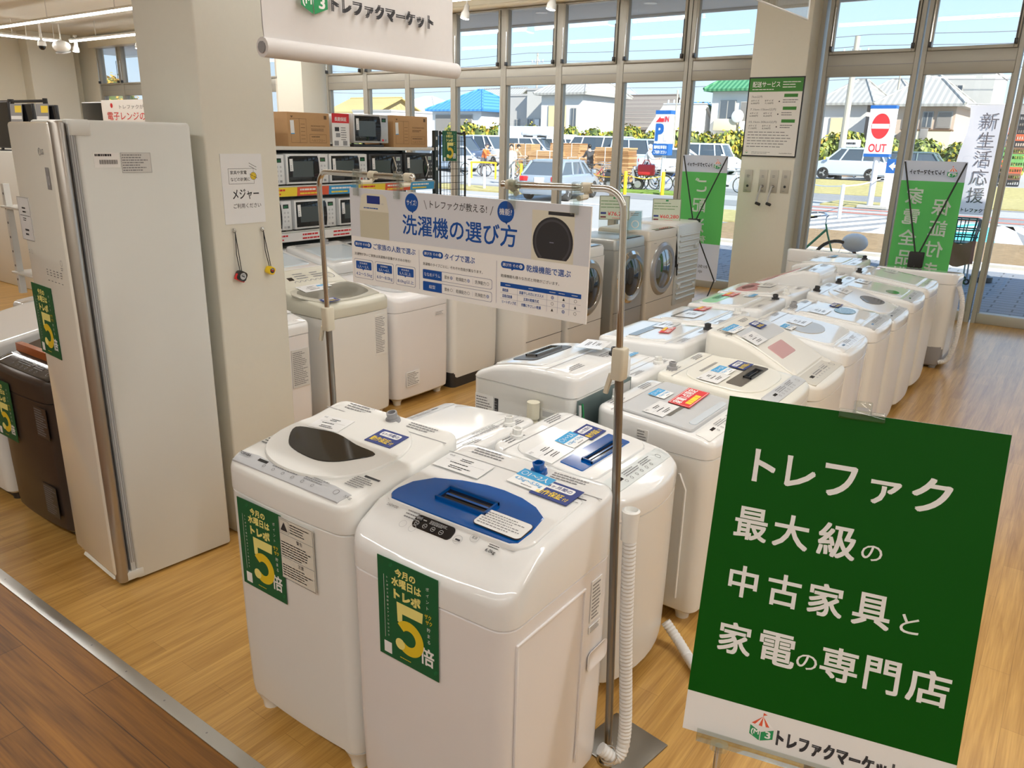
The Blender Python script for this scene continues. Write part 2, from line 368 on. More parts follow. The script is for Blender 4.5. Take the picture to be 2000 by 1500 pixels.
# window bays: mullion lines one metre apart
def bay(i, x0, x1, door=False):
    m = MB(); z0 = 0.0; d0, d1 = YW-.05, YW+.07; h = .05
    if door: h = .045
    m.box(x0+.0005, x0+h, d0, d1, 0, 3.76, FRAMEM); m.box(x1-h, x1-.0005, d0, d1, 0, 3.76, FRAMEM)
    for x, sgn in ((x0, 1), (x1, -1)):
        m.box(min(x+sgn*h, x+sgn*(h+.02)), max(x+sgn*h, x+sgn*(h+.02)), d0+.03, d1-.02, .05, 3.74, FRAMEM)
    m.bbox(x0+h, x1-h, d0+.005, d1, 2.66, 2.90, FRAMEM, .006)
    m.box(x0+h, x1-h, d0+.0, d1, 2.775, 2.782, MGREY)
    m.bbox(x0+h, x1-h, d0+.005, d1, 3.70, 3.76, FRAMEM, .006)
    m.bbox(x0+h, x1-h, d0+.005, d1, 0, .115, FRAMEM, .006)
    # sash of the opening top light
    for a, c in ((x0+h+.01, x0+h+.045), (x1-h-.045, x1-h-.01)): m.bbox(a, c, d0-.02, d0+.05, 2.90, 3.71, FRAMEM, .004)
    m.bbox(x0+h+.045, x1-h-.045, d0-.02, d0+.05, 2.90, 2.935, FRAMEM, .004)
    o = struct(('door_%d' if door else 'window_%d') % i, m)
    p = MB(); p.box(x0+h+.02, x1-h-.02, YW, YW+.006, .11, 2.67, PANE); p.build('pane', o)
    p = MB(); p.box(x0+h+.045, x1-h-.045, YW-.01, YW-.004, 2.93, 3.705, PANE); p.build('pane', o)
    s = MB()
    for x, sg in ((x0+h+.03, 1), (x1-h-.03, -1)):
        s.tube([(x, d0-.045, 3.40), (x, d0-.05, 2.98)], .007, STEEL if sg > 0 else DARK, 6); s.bbox(x-.016, x+.016, d0-.07, d0-.02, 2.93, 2.985, DARK, .004)
    s.build('stay', o)
    return o
X0 = [-19.55+1.0*k for k in range(7)]
k_ = 1
for a in X0: bay(k_, a, a+1.0); k_ += 1
for a in range(7): bay(k_, -11.58+1.0*a+.01, -10.58+1.0*a+.01); k_ += 1
bay(k_, -4.56, -3.58); k_ += 1
for j, (a, c) in enumerate(((-2.86, -1.84), (-1.82, -.87), (-.85, .12), (.14, 1.12))): bay(j+1, a, c, True)
for a in range(6): bay(k_, 1.2+a, 2.2+a); k_ += 1
p = MB(); p.box(-13.0, -12.35, YW-.05, YW+.1, 0, ZC, WALLP); p.box(-2.96, -2.9, YW-.05, YW+.1, 0, ZC, FRAMEM); struct('wall_window_side.001', p)

# LED lines on the ceiling
LEDM = mat('led_diffuser', (1.0, .97, .92), .4, emis=16.0)
def led_line(pts):
    h = MB(); dd = MB()
    for (x0, y0), (x1, y1) in pts:
        if abs(x1-x0) > abs(y1-y0): h.bbox(x0, x1, y0-.03, y0+.03, LED_Z, LED_Z+.035, WHITE, .004); dd.bbox(x0+.01, x1-.01, y0-.022, y0+.022, LED_Z-.03, LED_Z+.001, LEDM, .008)
        else: h.bbox(x0-.03, x0+.03, y0, y1, LED_Z, LED_Z+.035, WHITE, .004); dd.bbox(x0-.022, x0+.022, y0+.01, y1-.01, LED_Z-.03, LED_Z+.001, LEDM, .008)
        n = 6
        for q in range(n):
            f = (q+.5)/n; h.cyl((x0+(x1-x0)*f, y0+(y1-y0)*f, LED_Z+.03), (x0+(x1-x0)*f, y0+(y1-y0)*f, ZC-.001), .008, WHITE, 6)
    return h, dd
for i, (a, c, y) in enumerate(LED[:2]):
    t = thing('led_light_line', ['glowing white LED line across the far ceiling, the nearer long run', 'glowing white LED line meeting the corner run above the far window'][i], 'ceiling light', ((a+c)/2, y, LED_Z))
    h, dd = led_line([((a, y), (c, y))])
    for nm, q in (('housing', h), ('diffuser', dd)): o = q.build(nm, t); o.location = -Vector(t.location)
t = thing('led_light_line', 'short glowing LED line running along the far left wall under the ceiling', 'ceiling light', (-18.2, 7.8, LED_Z))
h, dd = led_line([((-18.2, 7.05), (-18.2, 8.66))])
for nm, q in (('housing', h), ('diffuser', dd)): o = q.build(nm, t); o.location = -Vector(t.location)
for (a, c, y) in LED[2:]:
    h, dd = led_line([((a, y), (c, y))]); h.build('led_housing', ceiling); dd.build('led_diffuser', ceiling)

BULB = mat('lamp_glow', (1.0, .95, .85), .4, emis=14.0)
def spot(loc, label, tilt=.25, on=True):
    t = thing('spotlight', label, 'spotlight', loc, 0, 'track spotlights')
    m = MB(); m.cyl((0, 0, .30), (0, 0, .16), .012, WHITE, 8); m.bbox(-.03, .03, -.03, .03, .27, .31, WHITE, .006); m.build('bracket', t)
    F = Matrix.Translation((0, 0, .16)) @ Matrix.Rotation(tilt, 4, 'Y')
    m = MB(); m.lathe([(.02, .02), (.035, .0), (.04, -.06), (.06, -.10), (.068, -.16), (.06, -.165)], WHITE, F, 18); m.build('lamp_head', t)
    m = MB(); m.lathe([(.058, -.16), (.06, -.175), (.02, -.185)], BULB, F, 18); m.build('bulb', t)
    return t
for (x, y, Y, lb) in ((150, 98, 8.75, 'lit white spotlight on the far LED track, left of the far window'), (273, 92, 8.75, 'lit white spotlight on the far LED track in front of the far window'),
                      (912, 32, 9.3, 'white spotlight before the window, just right of the hanging banner'), (1081, 14, 9.3, 'white spotlight at the top edge before the window bays')):
    p = at(x, y, Y); spot((p.x, p.y, p.z-.02), lb)
m = MB(); m.bbox(-9.2, -3.9, 9.28, 9.32, ZC-.02, ZC, WHITE, .004); m.build('lighting_track', ceiling)
for q in ((912, 32), (1081, 14)):
    p = at(q[0], q[1], 9.3); m = MB(); m.cyl((p.x, p.y, p.z+.27), (p.x, p.y, ZC), .012, WHITE, 8); m.build('track_stem', ceiling)
# dome camera and speaker hanging in the far corner
p = at(82, 88, 8.2); t = thing('security_camera', 'white dome security camera hanging below the far LED lines', 'camera', tuple(p))
m = MB(); m.cyl((0, 0, ZC-p.z-.004), (0, 0, .05), .025, WHITE); m.build('stem', t)
m = MB(); m.lathe([(.03, .1), (.075, .06), (.085, .0), (.08, -.02)], WHITE, None, 18); m.build('housing', t)
m = MB(); m.lathe([(.066, -.02), (.06, -.06), (.03, -.09), (.005, -.095)], BLACKG, None, 18); m.build('dome', t)
p = at(120, 91, 8.6); t = thing('ceiling_speaker', 'pale grey speaker hanging in the far ceiling corner', 'speaker', tuple(p), .4)
m = MB(); m.cyl((0, 0, ZC-p.z), (0, 0, .05), .015, WHITE); m.build('bracket', t)
m = MB(); m.sphere((0, 0, 0), .2, WHITE, 18, 10, None, 1, .7, .62); m.build('housing', t)
m = MB(); m.lathe([(.15, -.10), (.14, -.125), (.01, -.13)], LGREY, Matrix.Rotation(.3, 4, 'X'), 18); m.build('grille', t)

# ------------------------------------------------------------------ washing machines
HOSEM = mat('hose_plastic', (.74, .74, .73), .4, noise=.02)
HOSEY = mat('hose_aged', (.70, .66, .52), .45, noise=.02)
def interp(P):
    # smooth side profile through hand-set (depth, height) knots
    n = len(P); m = [(P[min(i+1, n-1)][1]-P[max(i-1, 0)][1])/(P[min(i+1, n-1)][0]-P[max(i-1, 0)][0]) for i in range(n)]
    def f(t):
        t = max(0., min(1., t))
        for i in range(n-1):
            if t <= P[i+1][0]:
                d = P[i+1][0]-P[i][0]; u = (t-P[i][0])/d
                return (2*u**3-3*u*u+1)*P[i][1]+(u**3-2*u*u+u)*d*m[i]+(-2*u**3+3*u*u)*P[i+1][1]+(u**3-u*u)*d*m[i+1]
        return P[-1][1]
    return f
FACE = {'-Y': 0, '+X': PI/2, '-X': -PI/2, '+Y': PI}
WM = {}
def hose_mb(pts, r, m, rib=.006):
    mb = MB(); P = []; rr = []
    seg = [Vector(p) for p in pts]
    for a, c in zip(seg, seg[1:]):
        n = max(2, int((c-a).length/rib))
        for i in range(n): P.append(a+(c-a)*i/n); rr.append(r if len(P) % 2 else r*.88)
    P.append(seg[-1]); rr.append(r)
    mb.tube(P, r, m, 10, None, rr)
    return mb
def smooth_path(pts, k=6):
    P = [Vector(p) for p in pts]; out = []
    for i in range(len(P)-1):
        a = P[max(i-1, 0)]; q = P[i]; c = P[i+1]; d = P[min(i+2, len(P)-1)]
        for j in range(k):
            t = j/k; out.append(.5*((2*q)+(c-a)*t+(2*a-5*q+4*c-d)*t*t+(3*q-a-3*c+d)*t**3))
    out.append(P[-1])
    return out
def washer(key, label, x0, x1, y0, y1, face, prof, seam, m=WHITE, mt=None, lid=None, panel=None, inlet=None, feet='white', r=.045, group='rows of used washing machines', bulge=0., console=None, vent=None, back=None, xs=1.):
    cx, cy = (x0+x1)/2, (y0+y1)/2
    W, D = (x1-x0, y1-y0) if face in ('-Y', '+Y') else (y1-y0, x1-x0)
    mt = mt or (WHITE2 if m is WHITE and key not in 'A' else m)
    rt = thing('washing_machine', label, 'washing machine', (cx, cy, 0), FACE[face], group)
    h = interp(prof)
    H = lambda y: h((y+D/2)/D)
    hx, hy = W/2, D/2
    # cabinet with a slightly curved front
    def out(i, z, hfun=None, dz=0., k=6):
        P = rrect(-hx+i, hx-i, -hy+i, hy-i, max(r-i, .002), 5, k); res = []
        for x, y in P:
            yy = y-(bulge*(1-(x/hx)**2) if y < 0 else 0)
            res.append((x, yy, z if hfun is None else hfun(max(-hy, min(hy, yy)))+dz))
        return res
    zb = .062 if key == 'A' else .045; fi = .058 if key == 'A' else .075; fz = 1.2 if key == 'A' else 1.
    b = MB(); b.loft([out(.03, zb), out(.012, zb+.015), out(.008, zb+.05), out(.004, .3), out(.002, seam-.006), out(.008, seam-.002)], m); b.build('cabinet', rt)
    fm = {'white': WHITE, 'dark': DARK, 'grey': MGREY}[feet]
    for sx in (-1, 1):
        for sy in (-1, 1):
            b = MB(); b.lathe([(.028, 0), (.03, .02*fz), (.045, .05*fz), (.05, .06*fz)], fm, Matrix.Translation((sx*(hx-fi), sy*(hy-fi), 0)), 14); b.build('foot', rt)
    if feet != 'white':
        b = MB(); b.rbox(-hx+.04, hx-.04, -hy+.04, hy-.04, .02, zb+.03, fm, .03, 0, 0); b.build('base', rt)
    # top cover
    b = MB(); bev = .022
    rs = [out(.006, seam-.002), out(.0, seam+.002), out(.0, 0, lambda y: max(H(y)-bev, seam+.004)), out(.003, 0, H, -.012), out(.010, 0, H, -.004), out(bev, 0, H, 0)]
    mi = min(hx, hy)
    for i in (.05, .09, .13, .17, .21, .24, mi-.004):
        if bev < i < mi-.003: rs.append(out(i, 0, H, 0))
    rs.append(out(mi-.003, 0, H, 0))
    b.loft(rs, mt, None, True, True); cover = b.build('top_cover', rt)
    T = lambda t: -hy+t*D
    def drape(mb, poly, m2, dz, base=True):
        px = sum(p[0] for p in poly)/len(poly); py = sum(p[1] for p in poly)/len(poly); R_ = []
        if base: R_.append([(x, y, H(y)-.003) for x, y in poly])
        for s in (1, .985, .8, .6, .4, .2, .01):
            q = [(px+(x-px)*s, py+(y-py)*s) for x, y in poly]
            R_.append([(x, y, H(y)+(dz if s < 1 else dz*.6)) for x, y in q])
        mb.loft(R_, m2, None, False, True)
    def tf(x, t, rot=0., dz=.001):
        y = T(t); n = 1e-3; sl = (H(y+n)-H(y-n))/(2*n)
        ax = Vector((1, 0, 0)); ay = Vector((0, 1, sl)).normalized(); az = ax.cross(ay)
        c, s_ = math.cos(rot), math.sin(rot)
        o = Vector((x, y, H(y)))+az*dz
        X = ax*c+ay*s_; Y = -ax*s_+ay*c
        return Matrix(((X.x, Y.x, az.x, o.x), (X.y, Y.y, az.y, o.y), (X.z, Y.z, az.z, o.z), (0, 0, 0, 1)))
    rg = random.Random(hash(key) % 1000 if False else sum(map(ord, key)))
    if lid:
        lid = dict(lid); SX = lambda P: [(x*xs, t) for x, t in P]; lid['poly'] = SX(lid['poly']); lid['win'] = [(SX(p), m_) for p, m_ in lid.get('win', [])]
        for q in ('poly',): lid[q] = rnd(lid[q])
        lid['win'] = [(rnd(p), m_) for p, m_ in lid.get('win', [])]
        b = MB(); drape(b, [(x, T(t)) for x, t in lid['poly']], lid.get('m', mt), lid.get('dz', .007)); lo = b.build('lid', rt)
        for i, (wp, wm) in enumerate(lid.get('win', [])):
            b = MB(); drape(b, [(x, T(t)) for x, t in wp], wm, lid.get('dz', .007)+.003, False); b.build('lid_window', lo)
        if 'handle' in lid:
            x, t, ww, dd, hm = lid['handle']; F = tf(x, t, 0, lid.get('dz', .007)+.002)
            b = MB(); b.frm(-ww/2, -dd/2, ww/2, dd/2, .006, hm, F, .010); b.box(-ww/2, ww/2, -dd/2, -dd/2+.006, 0, .01, hm, F); b.box(-ww/2, ww/2, dd/2-.006, dd/2, 0, .01, hm, F)
            b.box(-ww/2, -ww/2+.006, -dd/2, dd/2, 0, .01, hm, F); b.box(ww/2-.006, ww/2, -dd/2, dd/2, 0, .01, hm, F)
            b.rect(-ww/2, -dd/2, ww/2, dd/2, BLACKG, F, .001); b.rect(-ww*.42, -dd*.05, ww*.42, dd*.08, hm, F, .004); b.build('lid_handle', lo)
    if console:
        t0, cm = console; b = MB(); b.add([(-hx+.004, T(t0), H(T(t0))+.0007), (hx-.004, T(t0), H(T(t0))+.0007), (hx-.004, T(t0)+.004, H(T(t0)+.004)+.0007), (-hx+.004, T(t0)+.004, H(T(t0)+.004)+.0007)], [(0, 1, 2, 3)], MGREY)
        F = tf(0, (1+t0)/2, 0, .001)
        b.bars(-hx*.75, -.02, -hx*.25, .02, 3, GREYINK, F, seed=len(key)); b.bars(hx*.3, -.02, hx*.75, .015, 3, GREYINK, F, seed=len(key)+3)
        b.build('console_print', rt)
    if panel:
        t0, t1, pm = panel['t0'], panel['t1'], panel.get('m', LGREY); xw = panel.get('w', .9)*hx; b = MB()
        if panel.get('poly'): drape(b, [(x*xs, T(t)) for x, t in panel['poly']], pm, .003)
        else: drape(b, rrect(-xw+panel.get('x', 0), xw+panel.get('x', 0), T(t0), T(t1), panel.get('r', .012), 4, 4), pm, .003)
        F = tf(0, (t0+t1)/2, 0, .0035); hh = (t1-t0)*D/2
        if not panel.get('plain'):
            b.bars(-xw*.35, -hh*.1, xw*.15, hh*.75, 3, GREYINK, F, seed=len(key)*3, seg=.1); b.bars(xw*.2, -hh*.1, xw*.6, hh*.7, 3, GREYINK, F, seed=len(key)*5, seg=.12)
            for i in range(6): b.ringd(-xw*.45+i*xw*.17, -hh*.45, hh*.16, hh*.22, GREYINK, F, 0, 12)
            b.ringd(xw*.75, -hh*.1, hh*.30, hh*.36, GREYINK, F, 0, 16); b.rect(-xw*.62, -hh*.1, -xw*.45, hh*.3, BLACKG, F)
        b.build('control_panel', rt)
    if inlet:
        x, t, im = inlet; F = tf(x, t, 0, 0); b = MB(); b.lathe([(.026, -.004), (.024, .012), (.017, .014), (.018, .034), (.013, .035), (.012, .022), (.001, .022)], im, F, 16); b.build('water_inlet', rt)
    if vent:
        x, t, ww = vent; F = tf(x, t, 0, .009); b = MB()
        for i in range(14): b.rect(-ww/2+i*ww/14, -.008, -ww/2+(i+.5)*ww/14, .008, GREYINK, F)
        b.build('vent', rt)
    rec = dict(root=rt, tf=tf, W=W, D=D, H=H, T=T, hx=hx, hy=hy, M=Matrix.Translation((cx, cy, 0)) @ Matrix.Rotation(FACE[face], 4, 'Z'), label=label, bulge=bulge, drape=drape)
    WM[key] = rec
    return rec
LABT = mat('label_grey', (.66, .66, .64), .5)
def side_label(rec, side, a, z, ww, hh, seed=1, m=PAPER, name='rating_label', border=False):
    # a printed label glued on a cabinet side: side 'F','R','L','B'; a runs along the side
    hx, hy = rec['hx'], rec['hy']
    fr = {'F': frame((a, -hy-rec['bulge']*(1-(a/hx)**2)-.0015, z), (1, 0, 0), (0, 0, 1)), 'R': frame((hx+.0005, a, z), (0, 1, 0), (0, 0, 1)), 'L': frame((-hx-.0005, a, z), (0, -1, 0), (0, 0, 1)), 'B': frame((a, hy+.0005, z), (-1, 0, 0), (0, 0, 1))}[side]
    b = MB(); b.box(-ww/2, ww/2, -hh/2, hh/2, -.002, .0006, m, fr); b.bars(-ww*.44, -hh*.45, ww*.44, hh*.45, max(4, int(hh/.013)), GREYINK, fr, .0012, seed)
    if border: b.frm(-ww/2, -hh/2, ww/2, hh/2, .002, GREYINK, fr, .0012)
    o = b.build(name, rec['root'])
    return o
SM = superell
def rnd(P, k=4):
    # closed smooth outline through few hand-set points; dense outlines stay as they are
    if len(P) >= 18: return P
    n = len(P); out = []
    for i in range(n):
        a, q, c, d = P[i-1], P[i], P[(i+1) % n], P[(i+2) % n]
        for j in range(k):
            t = j/k; out.append(tuple(.5*((2*q[x])+(c[x]-a[x])*t+(2*a[x]-5*q[x]+4*c[x]-d[x])*t*t+(3*q[x]-a[x]-3*c[x]+d[x])*t**3) for x in (0, 1)))
    return out
def rl(x0, x1, t0, t1, D, r=.03, n=5): return [(x, t/D) for x, t in rrect(x0, x1, t0*D, t1*D, r, n, 3)]
SMOKE = mat('smoked_window', (.028, .025, .020), .10, spec=.35, noise=.05)
GREYWIN = mat('grey_window', (.18, .175, .16), .08, spec=.6)
TRBLUE = mat('blue_lid_plastic', srgb(0, 82, 160), .10, spec=.6, noise=.02, coat=.5)
ROSE = mat('rose_lid', srgb(190, 120, 130), .12, spec=.6, noise=.02)
BROWNB = mat('dark_brown_cabinet', (.045, .032, .026), .30, noise=.05)

# A: white machine with the smoked window, front row
A = washer('A', 'white washing machine with smoked dark lid window, grey control strip and green poster', -2.01, -1.456, 1.268, 1.757, '-Y', [(0, .916), (.12, .935), (.75, .973), (1, .997)], .830, WHITE, xs=.95,
    lid=dict(poly=[(-.022+x, t) for x, t in SM(0, .49, .248, .405, 2.3, 36)], dz=.010, win=[([(-.236, .482), (-.175, .328), (-.108, .265), (.005, .242), (.074, .283), (.121, .374), (.152, .487), (.052, .512), (-.059, .557), (-.15, .537)], SMOKE)]),
    panel=dict(t0=.03, t1=.14, m=mat('panel_grey', (.50, .51, .53), .3), w=.93, poly=[(-.262, .022), (-.08, .020), (.08, .020), (.238, .022), (.256, .10), (.18, .118), (.10, .112), (.03, .092), (-.045, .085), (-.115, .105), (-.19, .118), (-.268, .105)]), inlet=(.02, .90, MGREY), console=(.84, WHITE), r=.05, bulge=.012, group='front row of washing machines')
rt = A['root']
b = MB(); F = A['tf'](-.165, .30, .0, .0015); b.bars(-.085, -.03, -.02, .05, 6, INK, F, seed=4); b.build('printed_notice', rt); b = MB(); F = A['tf'](.2, .22, 0, .0015); b.rect(.0, .03, .06, .038, INK, F); b.bars(-.02, -.03, .06, .025, 6, GREYINK, F, seed=8)
b.build('printed_notice', rt); b = MB(); F = A['tf'](-.225, .088, 0, .006); b.text('TOSHIBA', -.025, -.005, .03, .005, INK, F, bold=.03); b.build('maker_mark', rt); b = MB(); F = A['tf'](-.12, .955, 0, .0015); b.text('TOSHIBA', -.03, -.004, .03, .004, GREYINK, F); b.build('maker_mark', rt); b = MB(); F = A['tf'](.24, .075, 0, .004); b.text('5kg', -.01, -.008, .02, .004, GREYINK, F); b.build('capacity_mark', rt)
fr = frame((.071, -A['hy']-.0145, .716), (1, 0, 0), (0, 0, 1)); b = MB(); b.box(-.075, .075, -.10, .10, -.002, .0008, mat('notice_cream', (.72, .70, .62), .5), fr); b.frm(-.075, -.10, .075, .10, .0016, GREYINK, fr, .0012)
b.frm(-.072, .055, -.03, .095, .001, GREYINK, fr, .0013); b.add([(-.068, .06, .0014), (-.036, .06, .0014), (-.052, .088, .0014)], [(0, 1, 2)], INK, fr); b.bars(-.026, .058, .07, .092, 4, INK, fr, seed=2); b.text('警告', .0, .032, .026, .045, INK, fr, bold=.02); b.bars(-.07, -.025, .07, .026, 6, GREYINK, fr, seed=5); b.text('注意', .0, -.045, .026, -.032, INK, fr, bold=.02); b.bars(-.07, -.092, .07, -.05, 5, GREYINK, fr, seed=6); b.rect(-.075, .049, .075, .0505, GREYINK, fr, .0013); b.rect(-.075, -.0285, .075, -.027, GREYINK, fr, .0013); b.build('warning_label', rt)

# B: white machine with the clear blue lid, front row
B = washer('B', 'white washing machine with big clear blue lid, black display and green poster', -1.450, -.902, 1.256, 1.770, '-Y', [(0, .847), (.10, .886), (.25, .925), (.8, .959), (1, .973)], .769, PINKW, WHITE2, xs=.97,
    lid=dict(poly=rl(-.262, .245, .222, .80, .53, .05), m=WHITE2, dz=.008, win=[([(-.243, .262), (-.228, .236), (-.10, .232), (.06, .232), (.19, .236), (.210, .255), (.215, .35), (.205, .49), (.16, .55), (.099, .588), (.03, .603), (-.03, .598), (-.11, .565), (-.19, .505), (-.232, .41), (-.246, .32), (-.247, .29), (-.246, .275)], TRBLUE)], handle=(-.022, .405, .172, .064, TRBLUE)),
    panel=dict(t0=.150, t1=.217, m=BLACKG, w=.245, x=-.042, plain=True, r=.012), inlet=(.043, .885, TRBLUE), console=(.82, WHITE2), feet='dark', r=.05, bulge=.010, group='front row of washing machines')
rt = B['root']
b = MB(); F = B['tf'](-.042, .183, 0, .0045)
for i in range(4): b.ringd(-.05+i*.028, -.008, .0058, .0070, LGREY, F, 0, 16); b.rect(-.0535+i*.028, -.009, -.0465+i*.028, -.0072, LGREY, F)
b.bars(-.015, .002, .060, .014, 4, LGREY, F, seed=3, seg=.1); b.text('88', -.06, .003, -.042, .013, MGREY, F); b.bars(-.038, .004, -.025, .010, 1, LGREY, F, seed=1)
b.build('display_print', rt); b = MB(); F = B['tf'](-.165, .19, 0, .0025); b.text('DAEWOO', -.055, .006, -.015, .014, GREYINK, F, bold=.02); b.build('maker_mark', rt); b = MB(); b.ringd(.035, -.028, .010, .0112, LGREY, F); b.ringd(.07, -.03, .010, .0112, LGREY, F); b.bars(.02, -.01, .075, .02, 3, GREYINK, F, seed=7)
b.build('button_print', rt); b = MB(); F = B['tf'](.065, .19, 0, .0025); b.ringd(-.018, -.012, .012, .0135, LGREY, F); b.ringd(.022, .01, .012, .0135, LGREY, F); b.rect(-.025, -.015, -.01, -.01, INK, F); b.text('電源', .014, .006, .03, .014, INK, F); b.build('button_print', rt); b = MB(); b.text('6.0kg', .07, -.016, .10, -.004, INK, F, bold=.02); b.bars(.07, .0, .105, .012, 2, INK, F, seed=3)
b.build('button_print', rt); b = MB(); F = B['tf'](.185, .735, 0, .010); b.rect(-.05, .004, .06, .009, INK, F); b.bars(-.06, -.02, .05, .0, 3, GREYINK, F, seed=6); b.build('printed_notice', rt)
b = MB(); F = B['tf'](.128, .332, -.02, .0140); b.prism(rrect(-.076, .076, -.036, .036, .015), -.002, .0006, INK, F); b.poly(rrect(-.0745, .0745, -.0345, .0345, .014), PAPER, F, .0012); b.bars(-.066, -.028, .066, .028, 6, GREYINK, F, .0018, 9, .35, .08); b.build('caution_sticker', lo if False else rt)
side_label(B, 'R', .16, .66, .055, .13, 3); side_label(B, 'R', .16, .57, .06, .022, 5)
b = MB(); F = frame((B['hx']+.001, .185, .46), (0, 1, 0), (0, 0, 1)); b.loft([[(x, y, 0) for x, y in rrect(-.055, .055, -.032, .032, .018)], [(x, y, .002) for x, y in rrect(-.055, .055, -.032, .032, .018)], [(x, y, .0015) for x, y in rrect(-.048, .048, -.025, .025, .015)], [(x, y, -.0005) for x, y in rrect(-.045, .045, -.022, .022, .013)]], PINKW, F, False, True); b.build('side_grip', rt)
b = MB(); F = frame((B['hx'], -.02, .44), (0, 1, 0), (0, 0, 1))
for (x0_, x1_, y0_, y1_) in ((-.2, .12, .275, .283), (-.2, -.192, -.3, .28), (.112, .12, -.3, .28)): b.bbox(x0_, x1_, y0_, y1_, -.004, .003, PINKW, .002, F)
b.build('side_rib', rt)
# drain hose of B: clipped upright at the rear corner
hx, hy = B['hx'], B['hy']
pts = smooth_path([(hx+.012, hy-.03, .10), (hx+.055, hy+.0, .07), (hx+.06, hy+.03, .16), (hx+.035, hy+.035, .5), (hx+.03, hy+.02, .865)])
b = hose_mb(pts, .021, HOSEM); b.cyl(pts[-1]-Vector((0, 0, .06)), pts[-1]+Vector((0, 0, .012)), .024, WHITE); b.lathe([(.025, 0), (.026, .03), (.02, .034), (.018, .02), (.001, .02)], WHITE, Matrix.Translation(pts[-1])); b.build('drain_hose', rt)
b = MB(); b.torus(.026, .003, STEEL, Matrix.Translation(Vector(pts[3])) @ Matrix.Rotation(.6, 4, 'X'), 16, 6); b.build('hose_clip', rt)

# C: behind A, facing left
C_ = washer('C', 'white low washing machine half hidden behind the smoked-window machine', -2.08, -1.60, 1.90, 2.40, '-X', [(0, .79), (.15, .805), (1, .83)], .70, WHITE, lid=dict(poly=rl(-.215, .215, .20, .78, .48, .04), dz=.006), panel=dict(t0=.03, t1=.15, m=LGREY), inlet=(-.12, .90, WHITE), console=(.83, WHITE))
b = MB(); F = C_['tf'](.02, .83, 0, .002); b.bars(-.1, -.02, .1, .02, 4, GREYINK, F, seed=4); b.build('printed_notice', C_['root'])
# D: small machine with a blue window, facing right
D_ = washer('D', 'small white washing machine with blue window strip, right behind the pole', -1.565, -1.05, 2.02, 2.52, '+X', [(0, .775), (.14, .795), (.8, .835), (1, .85)], .69, WHITE,
    lid=dict(poly=rl(-.215, .215, .20, .84, .52, .06), dz=.008, win=[(rl(-.18, .165, .31, .49, .52, .006), TRBLUE)], handle=(-.0, .36, .22, .045, TRBLUE)), panel=dict(t0=.03, t1=.155, m=mat('pale_panel', (.62, .66, .66), .3), w=.86), inlet=(-.12, .93, WHITE), console=(.86, WHITE), r=.07, bulge=.055)
pts = smooth_path([(.17, .24, .10), (.23, .14, .05), (.24, -.10, .035), (.20, -.33, .03)])
# its grey hose lies on the floor toward the green sign
hp = smooth_path([(-1.02, 2.47, .10), (-.96, 2.46, .05), (-.88, 2.40, .03), (-.80, 2.33, .03), (-.72, 2.26, .03)])
inv = D_['M'].inverted(); b = hose_mb([inv @ p for p in hp], .021, HOSEM); b.cyl(inv @ Vector((-.79, 2.32, .03)), inv @ Vector((-.71, 2.25, .03)), .018, HOSEY); b.build('drain_hose', D_['root'])
# E: facing left, back panel and hose towards us
E_ = washer('E', 'large white washing machine with exposed green-grey back and cream hose at left', -2.05, -1.52, 2.53, 3.04, '-X', [(0, .90), (.25, .955), (.7, .985), (1, .975)], .885, WHITE,
    lid=dict(poly=rl(-.22, .22, .16, .66, .54, .05), dz=.008, win=[(rl(-.15, .17, .28, .52, .54, .03), DARK)], handle=(0, .40, .2, .06, STEEL)), inlet=(-.16, .90, DARK), console=(.72, WHITE), vent=(.1, .2, .12))
rt = E_['root']; hx, hy = E_['hx'], E_['hy']
b = MB(); b.box(-hx+.03, hx-.03, hy-.002, hy+.006, .08, .875, mat('back_plate', (.16, .22, .22), .35, metal=.5, noise=.05)); b.box(-hx+.04, -hx+.2, hy+.004, hy+.008, .70, .86, LABT); b.build('back_panel', rt)
side_label(E_, 'R', -.19, .74, .10, .15, 4); side_label(E_, 'R', -.125, .74, .018, .14, 9, INK, 'barcode_label')
b = MB(); F = frame((hx+.001, .17, .80), (0, 1, 0), (0, 0, 1)); b.box(-.06, .06, -.02, .02, -.003, .004, WHITE, F); b.rect(-.05, -.012, .05, .012, LGREY, F, .0045); b.build('side_grip', rt)
pts = smooth_path([(hx+.03, .09, .12), (hx+.035, .09, .4), (hx+.03, .09, .83)]); b = hose_mb(pts, .022, HOSEY); b.cyl(pts[-1]-Vector((0, 0, .05)), pts[-1]+Vector((0, 0, .02)), .027, HOSEY); b.build('drain_hose', rt)
b = MB(); b.tube(smooth_path([(hx-.03, hy+.012, .86), (hx-.01, hy+.03, .75), (hx-.02, hy+.03, .4)]), .006, LGREY, 6); b.tube(smooth_path([(hx-.05, hy+.012, .86), (hx-.06, hy+.02, .72), (hx-.05, hy+.02, .5)]), .004, LOGOG, 6); b.build('power_cord', rt)
